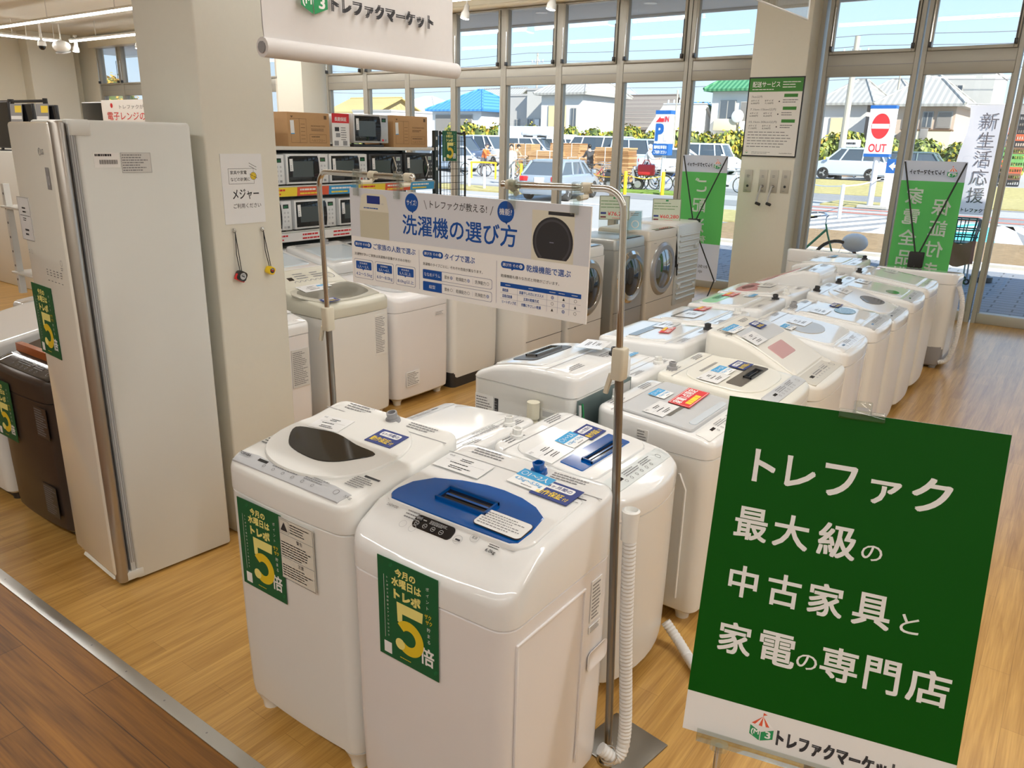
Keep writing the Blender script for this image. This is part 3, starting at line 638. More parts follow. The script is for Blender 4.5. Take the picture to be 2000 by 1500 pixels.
# remaining left row, facing left
def cords(rec, s=1):
    hx, hy = rec['hx'], rec['hy']; b = MB(); rg = random.Random(int(hx*1000))
    for i in range(4): b.tube(smooth_path([(-hx*.55+i*.02, hy+.012, .60), (-hx*.6+i*.03, hy+.03, .78-.03*i), (-hx*.5+i*.03, hy+.028, .62), (-hx*.55+i*.02, hy+.02, .5)], 4), .006, RUBBER, 6)
    b.box(-hx*.6, -hx*.45, hy+.012, hy+.035, .60, .64, mat('tag_yellow', srgb(215, 180, 30), .5)); b.build('power_cord', rec['root'])
E2 = washer('E2', 'white flat washing machine between the open-backed one and the slotted-lid one, left row', -2.02, -1.51, 3.05, 3.52, '-X', [(0, .82), (1, .85)], .72, WHITE, lid=dict(poly=rl(-.2, .2, .15, .72, .53, .02), dz=.006), panel=dict(t0=.03, t1=.13), inlet=(-.1, .9, WHITE), console=(.80, WHITE))
E3 = washer('E3', 'white washing machine with open lid slot and orange sale card, left row', -2.02, -1.52, 3.56, 4.09, '-X', [(0, .88), (1, .905)], .80, WHITE, lid=dict(poly=rl(-.22, .22, .30, .78, .5, .02), dz=.006, win=[(rl(-.15, .19, .31, .41, .5, .004), GREYWIN)]), inlet=(-.18, .9, DARK), console=(.80, WHITE))
E4 = washer('E4', 'white washing machine with broad grey lid window, middle of left row', -2.02, -1.55, 4.14, 4.66, '-X', [(0, .875), (1, .90)], .79, WHITE, lid=dict(poly=rl(-.22, .22, .15, .74, .47, .03), dz=.006, win=[([(x*.9, t) for x, t in rl(-.18, .18, .24, .42, .47, .02)], GREYWIN)]), inlet=(-.15, .88, WHITE), console=(.78, WHITE))
E5 = washer('E5', 'white washing machine with lime green lid patch, left row near window', -2.02, -1.52, 4.72, 5.25, '-X', [(0, .88), (1, .905)], .79, WHITE, lid=dict(poly=rl(-.22, .22, .12, .70, .5, .05), dz=.006, win=[(rl(-.20, .20, .14, .34, .5, .05), mat('lime_lid', srgb(150, 215, 150), .15)), (rl(-.12, .06, .18, .28, .5, .01), mat('green_lid_window', srgb(70, 165, 90), .12))]), inlet=(-.16, .90, DARK), console=(.78, WHITE))
E6 = washer('E6', 'white washing machine with rose pink lid swirl, left row near window', -2.05, -1.52, 5.30, 5.83, '-X', [(0, .875), (1, .90)], .79, WHITE, lid=dict(poly=rl(-.22, .22, .12, .70, .53, .05), dz=.006, win=[([(-.18, .22), (0, .18), (.18, .22), (.20, .36), (.1, .46), (0, .40), (-.12, .38)], ROSE), ([(-.08, .24), (.05, .22), (.12, .28), (.05, .34), (-.06, .33)], mat('dark_rose', srgb(130, 50, 75), .1))]), console=(.76, WHITE), inlet=(.15, .88, WHITE))
E7 = washer('E7', 'tall-backed white washing machine with dark rose window, left row near window', -2.05, -1.50, 5.88, 6.42, '-X', [(0, .84), (.2, .87), (.75, .995), (1, .99)], .76, WHITE, lid=dict(poly=rl(-.22, .22, .10, .66, .55, .06), dz=.006, win=[([(-.2, .16), (0, .12), (.2, .16), (.2, .5), (0, .56), (-.2, .5)], ROSE), (rl(-.1, .14, .32, .46, .55, .02), mat('wine_window', srgb(105, 25, 60), .1))]), console=(.72, WHITE))
E8 = washer('E8', 'white flat-topped washing machine with black knob near the window, left row end', -2.05, -1.50, 7.02, 7.6, '-X', [(0, .86), (.2, .90), (1, .92)], .80, WHITE, lid=dict(poly=rl(-.22, .22, .12, .74, .55, .03), dz=.006), inlet=(-.2, .92, DARK), console=(.80, WHITE))
E7b = washer('E7b', 'low white round-topped washing machine hidden between the wine-window one and the row end', -2.03, -1.52, 6.46, 6.98, '-X', [(0, .82), (.5, .86), (1, .86)], .74, WHITE, r=.09, console=(.8, WHITE))
E9 = washer('E9', 'white washing machine standing with its plain back to the shop before right pillar', -2.33, -1.68, 7.75, 8.35, '+Y', [(0, .86), (1, .925)], .80, WHITE, feet='grey', r=.10)
for q in (E3, E4, E5, E6, E8): cords(q)
for q in (E2, E3): side_label(q, 'B', -.15, .62, .09, .10, 5)
side_label(E5, 'B', .0, .70, .2, .08, 8)

# right row, facing right
F_ = washer('F', 'white washing machine with grey lid and red sale card, behind the green sign', -1.475, -.97, 2.62, 3.12, '+X', [(0, .80), (.12, .82), (1, .855)], .735, WHITE, lid=dict(poly=rl(-.225, .225, .18, .82, .53, .02), m=LGREY, dz=.012, win=[(rl(-.16, .17, .42, .56, .53, .01), GREYWIN), (rl(-.17, .17, .20, .26, .53, .03), mat('pale_edge', (.6, .66, .72), .1))]), panel=dict(t0=.03, t1=.15, m=WHITE), inlet=(-.12, .93, WHITE), console=(.85, WHITE), r=.05, bulge=.02)
rt = F_['root']; hx, hy = F_['hx'], F_['hy']
b = MB(); b.frm(-.05, -.05, .05, .05, .004, WHITE, frame((-hx-.002, .03, .40), (0, -1, 0), (0, 0, 1)), .002); b.box(-.05, .05, -.03, .02, -.001, .006, WHITE, frame((-hx-.002, .03, .40), (0, -1, 0), (0, 0, 1))); b.build('side_grip', rt)
b = MB(); 
for (xx) in (-.17, .13): b.tube([(-hx-.002, xx, .12), (-hx-.003, xx, .60), (-hx-.002, xx+.03, .66)], .006, WHITE, 6)
b.build('side_rib', rt)
side_label(F_, 'L', .03, .775, .05, .05, 3)
G_ = washer('G', 'cream-white washing machine with taupe window band, second of the right row past blue', -1.47, -.90, 3.15, 3.66, '+X', [(0, .82), (.12, .84), (1, .875)], .76, mat('cream_enamel', (.78, .76, .68), .25, noise=.01), lid=dict(poly=[(x, t) for x, t in SM(0, .50, .235, .33, 3.2, 32)], dz=.008, win=[(rl(-.17, .2, .33, .46, .57, .01), mat('taupe_window', (.12, .11, .10), .08))], handle=(.04, .37, .16, .04, DARK)), panel=dict(t0=.03, t1=.14, m=LGREY), inlet=(-.15, .93, MGREY), console=(.85, WHITE), vent=(.0, .72, .2), r=.05, bulge=.02)
J_ = washer('J', 'tall white washing machine with sloping clear lid and high rear console', -1.48, -.88, 3.72, 4.26, '+X', [(0, .775), (.18, .795), (.66, .935), (1, .965)], .70, mat('warm_enamel', (.78, .76, .70), .28, noise=.01), lid=dict(poly=rl(-.24, .24, .20, .78, .60, .03), dz=.010, win=[(rl(-.16, .06, .36, .50, .60, .01), mat('rose_card', srgb(205, 165, 165), .1)), (rl(-.22, .22, .55, .75, .6, .02), mat('lid_clear_grey', (.62, .64, .66), .06))]), panel=dict(t0=.03, t1=.185, m=mat('panel_taupe', (.60, .57, .50), .3), w=.92), console=(.80, WHITE), r=.06, bulge=.02)
side_label(J_, 'L', -.05, .755, .05, .05, 3)
K_ = washer('K', 'white washing machine just past the tall sloping one, round lid window', -1.48, -.90, 4.30, 4.85, '+X', [(0, .815), (.12, .835), (1, .90)], .74, WHITE2, lid=dict(poly=rl(-.24, .24, .16, .80, .58, .08), dz=.008, win=[([(x, t) for x, t in SM(.0, .50, .15, .16, 2, 24)], mat('pale_taupe_window', (.42, .38, .31), .06))]), panel=dict(t0=.03, t1=.14, m=WHITE2), console=(.83, WHITE), r=.06, bulge=.02)
L_ = washer('L', 'white washing machine with round dark green lid window in the right row', -1.47, -.885, 4.90, 5.42, '+X', [(0, .835), (.1, .85), (1, .89)], .76, WHITE, mt=WHITE2, lid=dict(poly=rl(-.23, .23, .17, .80, .58, .02), m=WHITE2, dz=.006, win=[([(x, t) for x, t in SM(.06, .44, .10, .11, 2, 24)], mat('green_black_window', (.02, .06, .05), .05))]), panel=dict(t0=.02, t1=.13, m=LGREY), inlet=(-.1, .92, MGREY), console=(.82, WHITE), r=.06, bulge=.02)
M_ = washer('M', 'white sloped washing machine with smoky oval window in the right row', -1.47, -.885, 5.46, 6.02, '+X', [(0, .80), (.15, .815), (.7, .90), (1, .925)], .73, WHITE, mt=WHITE2, lid=dict(poly=[(x, t) for x, t in SM(0, .47, .24, .36, 2.6, 32)], m=WHITE2, dz=.010, win=[([(-.06, .38), (.02, .28), (.14, .25), (.18, .32), (.13, .46), (.02, .50)], mat('smoky_oval', (.10, .09, .07), .05))]), panel=dict(t0=.02, t1=.12, m=LGREY), inlet=(-.17, .92, DARK), console=(.84, WHITE), r=.06, bulge=.02)
side_label(M_, 'L', -.05, .76, .05, .04, 6)
N_ = washer('N', 'white washing machine with shiny silver oval badge in the right row', -1.47, -.88, 6.06, 6.60, '+X', [(0, .825), (.1, .84), (1, .90)], .75, WHITE, mt=WHITE2, lid=dict(poly=rl(-.23, .23, .17, .80, .58, .05), m=WHITE2, dz=.006, win=[([(x, t) for x, t in SM(-.08, .30, .07, .08, 2, 20)], mat('silver_oval', (.6, .6, .62), .1, metal=1))]), panel=dict(t0=.02, t1=.13, m=LGREY), inlet=(-.17, .92, DARK), console=(.84, WHITE), r=.06, bulge=.02)
O_ = washer('O', 'white flat washing machine second from the window end, right row', -1.46, -.88, 6.66, 7.22, '+X', [(0, .835), (.1, .85), (1, .915)], .77, WHITE, mt=WHITE2, lid=dict(poly=rl(-.25, .25, .15, .82, .58, .02), m=WHITE2, dz=.005), panel=dict(t0=.02, t1=.13, m=WHITE2), inlet=(-.2, .92, DARK), console=(.85, WHITE), r=.06, bulge=.02)
P_ = washer('P', 'white washing machine with dark grey base and pale hose, last before the glass door', -1.47, -.80, 7.60, 8.18, '+Y', [(0, .80), (1, .86)], .76, WHITE, feet='grey', r=.10)
rt = P_['root']; hx, hy = P_['hx'], P_['hy']
b = MB(); b.rbox(-hx+.008, hx-.008, -hy+.006, hy-.006, .03, .20, MGREY, .09, .0, .02); b.build('skirt', rt);
pts = smooth_path([(-hx-.02, hy-.06, .75), (-hx-.07, hy-.05, .6), (-hx-.075, hy-.05, .3), (-hx-.04, hy-.06, .10), (-hx+.03, hy-.05, .06)]); b = hose_mb(pts, .022, HOSEM); b.build('drain_hose', rt)
b = MB(); b.box(-.17, .17, hy-.001, hy+.004, .25, .72, WHITE); b.build('back_panel', rt)

# dark brown machine at the left edge and the white one beside it
Q_ = washer('Q', 'dark brown washing machine with wood-look trim left of the clothes-care cabinet', -4.17, -3.57, 1.43, 2.03, '-Y', [(0, .80), (.18, .835), (.6, .90), (1, .96)], .70, BROWNB, lid=dict(poly=rl(-.26, .26, .24, .80, .6, .03), m=BLACKG, dz=.010), panel=dict(t0=.02, t1=.15, m=BLACKG, w=.94), feet='dark', r=.06, bulge=.02, group='front row of washing machines')
rt = Q_['root']; hx, hy = Q_['hx'], Q_['hy']
b = MB(); 
b.box(-.27, .27, Q_['T'](.19), Q_['T'](.24), .83, .875, mat('copper_wood_trim', srgb(165, 90, 45), .3, noise=.1)); b.build('trim_bar', rt)
side_label(Q_, 'F', .20, .60, .12, .15, 4, BROWNB); side_label(Q_, 'F', .17, .20, .13, .16, 7, DARK, 'energy_label')
Q0_ = washer('Q0', 'white washing machine at the left frame edge beyond the dark brown one', -4.85, -4.25, 1.43, 2.03, '-Y', [(0, .84), (1, .95)], .75, WHITE, feet='dark', r=.06, group='front row of washing machines')

# left row in front of the microwave shelf, facing right
R0 = washer('R0', 'white washing machine with long notice label tight behind the near pillar', -4.25, -3.76, 2.50, 3.06, '+X', [(0, .775), (.1, .79), (1, .86)], .71, PINKW, WHITE2, lid=dict(poly=rl(-.2, .2, .2, .8, .5, .04), m=WHITE2, dz=.006), panel=dict(t0=.03, t1=.15, m=WHITE2), console=(.85, WHITE), r=.045, group='washing machines before the microwave shelf')
side_label(R0, 'F', .18, .50, .13, .24, 4, LABT, 'warning_label')
R1 = washer('R1', 'beige-topped washing machine with rear panel and smoked lid behind the left pole', -4.36, -3.73, 3.16, 3.72, '+X', [(0, .845), (.08, .86), (.62, .90), (1, 1.00)], .77, WHITE, mt=mat('taupe_top', (.60, .58, .48), .3, noise=.02), lid=dict(poly=[(-.25, .15), (-.2, .1), (0, .07), (.2, .1), (.25, .15), (.25, .60), (-.25, .60)], m=mat('taupe_lid', (.56, .54, .46), .2), dz=.008, win=[([(-.22, .24), (-.12, .14), (0, .11), (.12, .14), (.22, .24), (.22, .56), (-.22, .56)], mat('taupe_glass', (.26, .245, .20), .08, spec=.6))]), panel=dict(t0=.66, t1=.95, m=mat('taupe_panel', (.58, .56, .47), .3), w=.92), r=.05, bulge=.02, group='washing machines before the microwave shelf')
side_label(R1, 'F', .165, .60, .10, .28, 5, WHITE, 'warning_label')
R2 = washer('R2', 'plain white washing machine left of the one on a black base, behind the hanging board', -4.36, -3.76, 3.79, 4.38, '+X', [(0, .79), (.1, .81), (1, .90)], .70, PINKW, lid=dict(poly=[(x, t) for x, t in SM(0, .48, .24, .34, 2.6, 28)], m=LGREY, dz=.008), r=.06, bulge=.01, group='washing machines before the microwave shelf')
side_label(R2, 'F', .165, .64, .10, .03, 6, PINKW); side_label(R2, 'F', -.13, .20, .14, .11, 8, PAPER, 'rating_label')
R3 = washer('R3', 'tall plain white washing machine on a black base behind the hanging board', -4.36, -3.76, 4.42, 5.0, '+X', [(0, .95), (1, 1.0)], .86, WHITE, feet='dark', r=.05, group='washing machines before the microwave shelf')
b = MB(); b.rbox(-.285, .285, -.29, .29, 0, .12, DARK, .04, 0, 0); b.build('plinth', R3['root'])
for k_, nm in (('S1', 'white washing machine in the second row touching the microwave shelf, nearest the pillar'), ('S2', 'white washing machine in the second row behind the beige-topped one')):
    y_ = 3.35 if k_ == 'S1' else 4.0
    q = washer(k_, nm, -5.20, -4.62, y_, y_+.58, '+X', [(0, .93), (1, 1.02)], .85, WHITE, lid=dict(poly=rl(-.22, .22, .15, .75, .58, .03), m=mat('pale_blue_lid', (.62, .70, .76), .1), dz=.006), inlet=(.1, .9, MGREY), console=(.82, WHITE), group='washing machines before the microwave shelf')

# drum machines
def drum(key, label, x0, x1, y0, y1, H, m, ring, glass, split=.3, doorr=.215, dz=.62, plain=False):
    cx, cy = (x0+x1)/2, (y0+y1)/2; W, D = y1-y0, x1-x0; hx, hy = W/2, D/2
    rt = thing('drum_washing_machine', label, 'washing machine', (cx, cy, 0), PI/2, 'front-loading drum washers')
    b = MB(); b.rbox(-hx, hx, -hy, hy, .04, H-.10, m, .035, 0, .02); b.build('cabinet', rt)
    b = MB(); b.rbox(-hx, hx, -hy+.01, hy, H-.098, H, m, .035, .03, .0); b.build('top_cover', rt)
    b = MB(); b.box(-hx+.01, hx-.01, -hy-.002, -hy+.004, split-.004, split, DARK); b.box(-hx+.03, hx-.03, -hy+.03, hy-.03, 0, .045, DARK); b.build('base', rt)
    if plain:
        b = MB(); F = frame((-hx-.001, -hy+.2, .62), (0, -1, 0), (0, 0, 1)); b.frm(-.075, -.03, .075, .03, .008, WHITE, F, .002); b.rect(-.067, .0, .067, .022, MGREY, F, .001); b.build('side_grip', rt); 
    F = frame((0, -hy, dz), (1, 0, 0), (0, 0, 1))
    b = MB(); b.lathe([(doorr+.045, -.002), (doorr+.04, .012), (doorr+.012, .03), (doorr-.03, .028), (doorr-.045, .014)], ring, F, 40, False, False); dr = b.build('door', rt)
    b = MB(); b.lathe([(doorr-.02, .02), (doorr-.06, .035), (doorr*.4, .055), (.002, .06)], glass, F, 36, False, True); b.build('door_glass', dr)
    b = MB(); F2 = frame((0, -hy+.04, H+.001), (1, 0, 0), (0, 1, 0)); b.rect(-hx*.5, -.02, hx*.8, .04, BLACKG, F2, .0005); b.build('control_panel', rt)
    b = MB(); F3 = frame((-hx*.6, -hy-.001, H-.13), (1, 0, 0), (0, 0, 1)); b.bars(-.04, -.006, .04, .006, 1, GREYINK, F3, seed=3); b.build('maker_mark', rt)
    return rt
DGL = mat('door_glass_dark', (.02, .022, .025), .04, spec=.7, noise=.05)
SILV = mat('silver_cabinet', (.44, .46, .45), .3, metal=.5, noise=.02)
drum('R4', 'white front-loading washer with side grip, half hidden under the hanging board', -4.15, -3.5, 5.02, 5.58, 1.0, WHITE, WHITE, DGL, plain=True, dz=.76, doorr=.15)
drum('R5', 'white drum washer with brushed metal door ring right of the hanging board', -4.1, -3.5, 5.66, 6.27, .985, WHITE, STEEL, DGL)
drum('R6', 'silver drum washer with dark sides behind the right pole', -4.1, -3.5, 6.47, 7.08, 1.0, SILV, CHROME, DGL)
q = drum('R7', 'beige-white drum washer with large mirror-like round door', -4.12, -3.5, 7.16, 7.82, 1.03, mat('champagne_white', (.74, .70, .62), .3, noise=.01), mat('door_rim_grey', (.45, .46, .48), .25, metal=.5), mat('door_mirror', (.30, .33, .36), .03, metal=.9), doorr=.235)
# the machine past it turns its ribbed sheet-metal back to the shop
rt = thing('washing_machine', 'white washing machine showing its ribbed back sheet, next to the mirror-door washer', 'washing machine', (-3.84, 8.18, 0), -PI/2, 'front-loading drum washers')
b = MB(); b.rbox(-.31, .31, -.32, .30, .06, 1.05, WHITE, .05, .03, .02); b.build('cabinet', rt)
b = MB()
b.bbox(-.30, .30, .296, .315, .16, 1.03, mat('sheet_metal_white', (.66, .69, .68), .35, metal=.2), .03)
for i in range(13):
    z = .22+i*.058; b.tube([(-.25, .316, z), (.25, .316, z)], .014, mat('sheet_metal_white'), 8)
for (x, z) in ((-.18, .78), (.2, .36), (-.2, .34)): b.bbox(x-.03, x+.03, .31, .335, z-.025, z+.03, mat('sheet_metal_white'), .005)
b.build('back_panel', rt)
b = MB()
for i in range(5): b.tube(smooth_path([(.33, .30-.02*i, .95), (.34, .33-.015*i, .8-.04*i), (.33, .34, .6), (.30, .335, .5+.03*i)], 5), .007, RUBBER, 6)
b.build('power_cord', rt)
for sx in (-1, 1):
    for sy in (-1, 1): b = MB(); b.cyl((sx*.24, sy*.24, 0), (sx*.24, sy*.24, .08), .03, DARK); b.build('foot', rt)

# ------------------------------------------------------------------ placing helpers, cards, posters
def pray(x, y): return _fw+_r*((x-1000)/FPX)-_u*((y-750)/FPX)
def onX(x, y, X): d = pray(x, y); return CAM+d*((X-CAM.x)/d.x)
def onZ(x, y, Z): d = pray(x, y); return CAM+d*((Z-CAM.z)/d.z)
def on_top(rec, x, y):
    inv = rec['M'].inverted(); z = rec['H'](0)
    for _ in range(8):
        p = inv @ onZ(x, y, z); z = rec['H'](p.y)
    return p.x, (p.y+rec['hy'])/rec['D']
def place(mb, name, label, cat, F, group=None):
    o = mb.build(name); o.matrix_world = F; return tag(o, label, cat, group)
def card(key, kind, x, y, who, rot=0., dz=.016, w=None, h=None):
    rec = WM[key]; cx, t = on_top(rec, x, y); ww = (w or .13)/2+.03; hh_ = ((h or .09)/2+.035)/rec['D']
    cx = max(-rec['hx']+ww, min(rec['hx']-ww, cx)); t = max(hh_, min(1-hh_, t)); F = rec['M'] @ rec['tf'](cx, t, rot, dz); b = MB()
    if kind == 'price':
        w, h = w or .125, h or .088; b.box(-w/2, w/2, -h/2, h/2, -.0015, 0, SLEEVE); b.rect(-w*.42, .006, w*.42, .0068, INK, None); b.bars(-w*.15, .012, w*.2, .03, 2, INK, None, seed=len(who)); b.bars(-w*.28, -.008, w*.28, .002, 1, INK, None, seed=3)
        b.bars(-w*.2, -.034, w*.3, -.016, 2, INK, None, seed=len(who)+4); b.text('中古', -w*.45, h*.30, -w*.33, h*.42, GREYINK, None)
        return place(b, 'price_card', 'white price card lying on ' + who, 'price card', F, 'price cards')
    if kind == 'war':
        w, h = w or .115, h or .085; b.box(-w/2, w/2, -h/2, h/2, -.0015, 0, NAVY); b.poly(rrect(-w*.36, w*.36, h*.06, h*.38, .008), PAPER, None, .0006); b.text('6ヶ月間の', -w*.31, h*.12, w*.31, h*.32, NAVY, None, .0012, .012); b.text('動作保証', -w*.42, -h*.38, w*.26, -h*.06, YEL, None, .0008, .012); b.text('付', w*.29, -h*.36, w*.42, -h*.17, YEL, None)
        return place(b, 'warranty_card', 'navy and yellow warranty card on ' + who, 'warranty card', F, 'warranty cards')
    if kind == 'size':
        w, h = w or .115, h or .082; b.box(-w/2, w/2, -h/2, h/2, -.0015, 0, PAPER); b.rect(-w/2, h*.02, w/2, h/2, SKYB, None, .0006); b.text('1〜2人', -w*.2, h*.10, w*.40, h*.40, PAPER, None, .0012, .01); b.ringd(-w*.34, h*.25, h*.11, h*.13, PAPER, None, .0012, 14)
        b.text('4.2kg〜5.5kg', -w*.42, -h*.28, w*.42, -h*.06, SKYB, None, .0008, .01); b.bars(-w*.1, -h*.44, w*.4, -h*.34, 1, GREYINK, None)
        return place(b, 'size_card', 'light blue household size card on ' + who, 'size card', F, 'size cards')
    if kind == 'sale':
        w, h = w or .20, h or .085; b.box(-w/2, w/2, -h/2, h/2, -.0015, 0, RED); b.frm(-w*.48, -h*.46, w*.48, h*.46, .002, PAPER, None, .0006); b.text('家電1点限定', -w*.44, -h*.02, w*.44, h*.40, PAPER, None, .0008, .02); b.bars(-w*.35, -h*.42, w*.42, -h*.1, 1, YEL, None, .0008, 3, .8, .3)
        return place(b, 'sale_card', 'red and yellow sale card on ' + who, 'sale card', F, 'sale cards')
wA, wB, wD = 'the smoked-window machine', 'the blue-lid machine', 'the small blue-window machine'
card('A', 'price', 648, 834, wA, .12, .013); card('A', 'war', 756, 863, wA, .0, .013, .112, .085)
card('B', 'price', 902, 915, wB, .0, .014, .17, .085); card('B', 'size', 1038, 946, wB, -.08, .014); card('B', 'war', 1087, 969, wB, -.05, .013, .125, .085)
card('D', 'price', 1062, 893, wD, .05, .012, .16, .11); card('D', 'size', 1116, 865, wD, .05, .014); card('D', 'war', 1150, 849, wD, .05, .013)
wF, wG, wJ, wK, wL, wM, wN = 'the grey-lid machine behind the green sign', 'the taupe-band machine', 'the tall sloping machine', 'the machine past the tall sloping one', 'the machine with the round dark green window', 'the machine with the smoky oval window', 'the machine with the silver oval badge'
card('F', 'size', 1290, 776, wF, .0, .018, .10, .075); card('F', 'sale', 1345, 784, wF, .05, .019, .24, .095); card('F', 'price', 1290, 805, wF, .0, .016, .16, .09)
card('G', 'size', 1412, 729, wG, 0, .016); card('G', 'war', 1446, 719, wG, 0, .016, .13, .08); card('G', 'price', 1388, 744, wG, 0, .014, .16, .10)
card('J', 'size', 1432, 648, wJ, .0, .018, .17, .07); card('J', 'price', 1466, 668, wJ, .0, .017, .16, .09); card('J', 'war', 1478, 640, wJ, 0, .019, .10, .07)
card('K', 'price', 1560, 632, wK, 0, .014, .16, .11); card('K', 'size', 1538, 643, wK, 0, .016, .10, .07)
card('L', 'price', 1600, 610, wL, 0, .012, .17, .11); card('L', 'war', 1635, 598, wL, 0, .012, .13, .06)
card('M', 'price', 1645, 570, wM, 0, .014, .17, .10); card('N', 'price', 1685, 552, wN, 0, .012, .16, .10); card('O', 'price', 1742, 530, 'the flat machine second from the window end', 0, .010, .16, .10)
wE, wE2, wE3, wE4, wE5, wE6, wE7, wE8 = 'the open-backed machine', 'the flat machine left of the right pole', 'the slotted-lid machine', 'the broad grey-window machine', 'the lime-patch machine', 'the rose-swirl machine', 'the tall-backed wine-window machine', 'the flat machine at the far row end'
card('E', 'price', 1165, 683, wE, .2, .030, .16, .12); card('E2', 'price', 1255, 668, wE2, 0, .012, .17, .10); card('E2', 'size', 1248, 688, wE2, 0, .012, .1, .06)
card('E3', 'price', 1323, 630, wE3, 0, .012, .18, .10); card('E3', 'sale', 1303, 648, wE3, .2, .012, .16, .06); card('E4', 'price', 1350, 617, wE4, 0, .012, .2, .12); card('E4', 'sale', 1377, 604, wE4, 0, .012, .14, .07)
card('E5', 'sale', 1435, 575, wE5, 0, .012, .16, .08); card('E5', 'size', 1470, 578, wE5, 0, .012, .12, .07); card('E6', 'price', 1530, 547, wE6, 0, .012, .2, .10)
card('E8', 'price', 1600, 500, wE8, 0, .012, .16, .08); card('E8', 'size', 1640, 497, wE8, 0, .012, .14, .08)
card('R1', 'price', 610, 565, 'the beige-topped machine', 0, .016, .2, .11); card('R1', 'war', 622, 553, 'the beige-topped machine', 0, .018, .12, .07); card('R1', 'size', 632, 562, 'the beige-topped machine', 0, .019, .10, .05); card('R2', 'war', 740, 556, 'the machine just right of the beige-topped one', 0, .014, .14, .07)
card('R0', 'price', 582, 606, 'the notice-label machine tight behind the near pillar', 0, .014, .12, .08)

def FIVE(b, k):
    z = .0014; P = lambda L: [(x*k, y*k) for x, y in L]
    b.poly(P([(-.038, .034), (.055, .034), (.052, .003), (-.018, .003)]), PGOLD, None, z); b.poly(P([(-.038, .034), (-.018, .034), (-.019, -.030), (-.036, -.024)]), PGOLD, None, z+.0001)
    b.ringd(.004*k, -.064*k, .024*k, .052*k, GOLD, None, z+.0002, 30, -2.35, 2.45); b.disc(-.028*k, -.092*k, .017*k, PGOLD, None, z+.0003, 18)
def poster5(F, who, w=.210, h=.298):
    b = MB(); k = w/.212
    b.box(-w/2, w/2, -h/2, h/2, -.001, .0006, PGREEN)
    q = lambda t, x0, y0, x1, y1, m, bo=.035: b.text(t, x0*k, y0*k, x1*k, y1*k, m, None, .0014, bo)
    q('今月の', -.042, .109, .030, .133, PGOLD); q('水曜日は', -.055, .079, .049, .106, PGOLD); q('トレポ', -.048, .041, .047, .072, PGOLD, .07)
    FIVE(b, k); q('倍', .042, -.117, .092, -.064, PAPER, .03)
    b.vtext('ポイント', .071*k, .118*k, .0185*k, .012*k, PAPER, None, .0014); b.vtext('貯まる', .074*k, .0*k, .018*k, .013*k, PAPER, None, .0014)
    b.text('ザク', .060*k, .024*k, .083*k, .038*k, GOLD, None, .0014, .02); b.text('ザク', .064*k, .008*k, .086*k, .021*k, GOLD, None, .0014, .02)
    b.vtext('トレポが5倍貯まるアプリはコチラ', -.071*k, .098*k, .0118*k, .0072*k, PAPER, None, .0014); b.rect(-.0835*k, -.092*k, -.0825*k, .10*k, PAPER, None, .0014)
    b.rect(-.088*k, -.139*k, -.060*k, -.104*k, PAPER, None, .0014); b.bars(-.03*k, -.136*k, .03*k, -.130*k, 1, GOLD, None, .0014)
    for (sx, sy) in ((-1, 1), (1, -1)):
        for i, a in enumerate((.2, .5, .85, 1.2)):
            c, s_ = math.cos(a), math.sin(a); x0, y0 = (-.048*k, .128*k) if sx < 0 else (.088*k, -.118*k); p = (x0+sx*.008*k*c, y0+sy*.008*k*s_); e_ = (x0+sx*.017*k*c, y0+sy*.017*k*s_); nx, ny = -s_*sy*.0005, c*sx*.0005
            b.poly([(p[0]+nx, p[1]+ny), (p[0]-nx, p[1]-ny), (e_[0]-nx, e_[1]-ny), (e_[0]+nx, e_[1]+ny)], LOGOG, None, .0014)
    return place(b, 'green_poster', 'green and gold fivefold-points poster ' + who, 'poster', F, 'green fivefold-points posters')
ff = lambda x, y, z: frame((x, y, z), (1, 0, 0), (0, 0, 1))
poster5(ff(-1.834, 1.2545, .670), 'on the front of the smoked-window machine')
poster5(ff(-1.2145, 1.2445, .697), 'on the front of the blue-lid machine')
poster5(ff(-4.03, 1.4035, .59), 'on the dark brown machine at the left edge')
poster5(frame((-5.475, 6.38, 1.80), (0, 1, 0), (0, 0, 1)), 'on the black wire rack before the window', .225, .30)

# ------------------------------------------------------------------ tall clothes-care cabinet
t = thing('clothes_care_cabinet', 'tall glossy white clothes-care cabinet with mirror-like beige door at left', 'clothes cabinet', (-3.245, 1.63, 0), R(-4.5))
MST = Matrix.Translation((-3.245, 1.63, 0)) @ Matrix.Rotation(R(-4.5), 4, 'Z')
CABW = mat('cabinet_white', (.70, .71, .68), .42, noise=.008)
DOORG = mat('door_gloss_beige', (.84, .82, .74), .05, spec=.7, coat=.6, noise=.01)
b = MB(); b.rbox(-.215, .215, -.165, .285, .012, 1.915, CABW, .018, .012, .006); b.build('cabinet', t)
b = MB(); b.rbox(-.222, .195, -.245, -.185, .012, 1.905, DOORG, .02, .012, .05); d = b.build('door', t)
b = MB(); b.rbox(.15, .219, -.238, -.188, .014, 1.91, mat('brushed_side_metal', (.45, .42, .38), .3, metal=.8, noise=.03), .03, .01, .01); b.build('door_edge', d)
b = MB(); b.rbox(.15, .2175, -.185, -.10, 1.86, 1.917, CABW, .015, .01, .002); b.build('hinge_cover', t); b = MB(); b.rbox(.14, .217, -.215, -.13, .02, .06, CABW, .01, .005, .002); b.build('hinge_cover', t)
b = MB(); b.box(-.21, .214, -.184, -.166, .05, 1.90, mat('door_gasket', (.55, .58, .60), .3)); b.box(.2135, .2165, -.182, -.178, .10, 1.86, MGREY); b.box(.2135, .2165, -.172, -.169, .10, 1.86, MGREY); b.build('gasket', t)
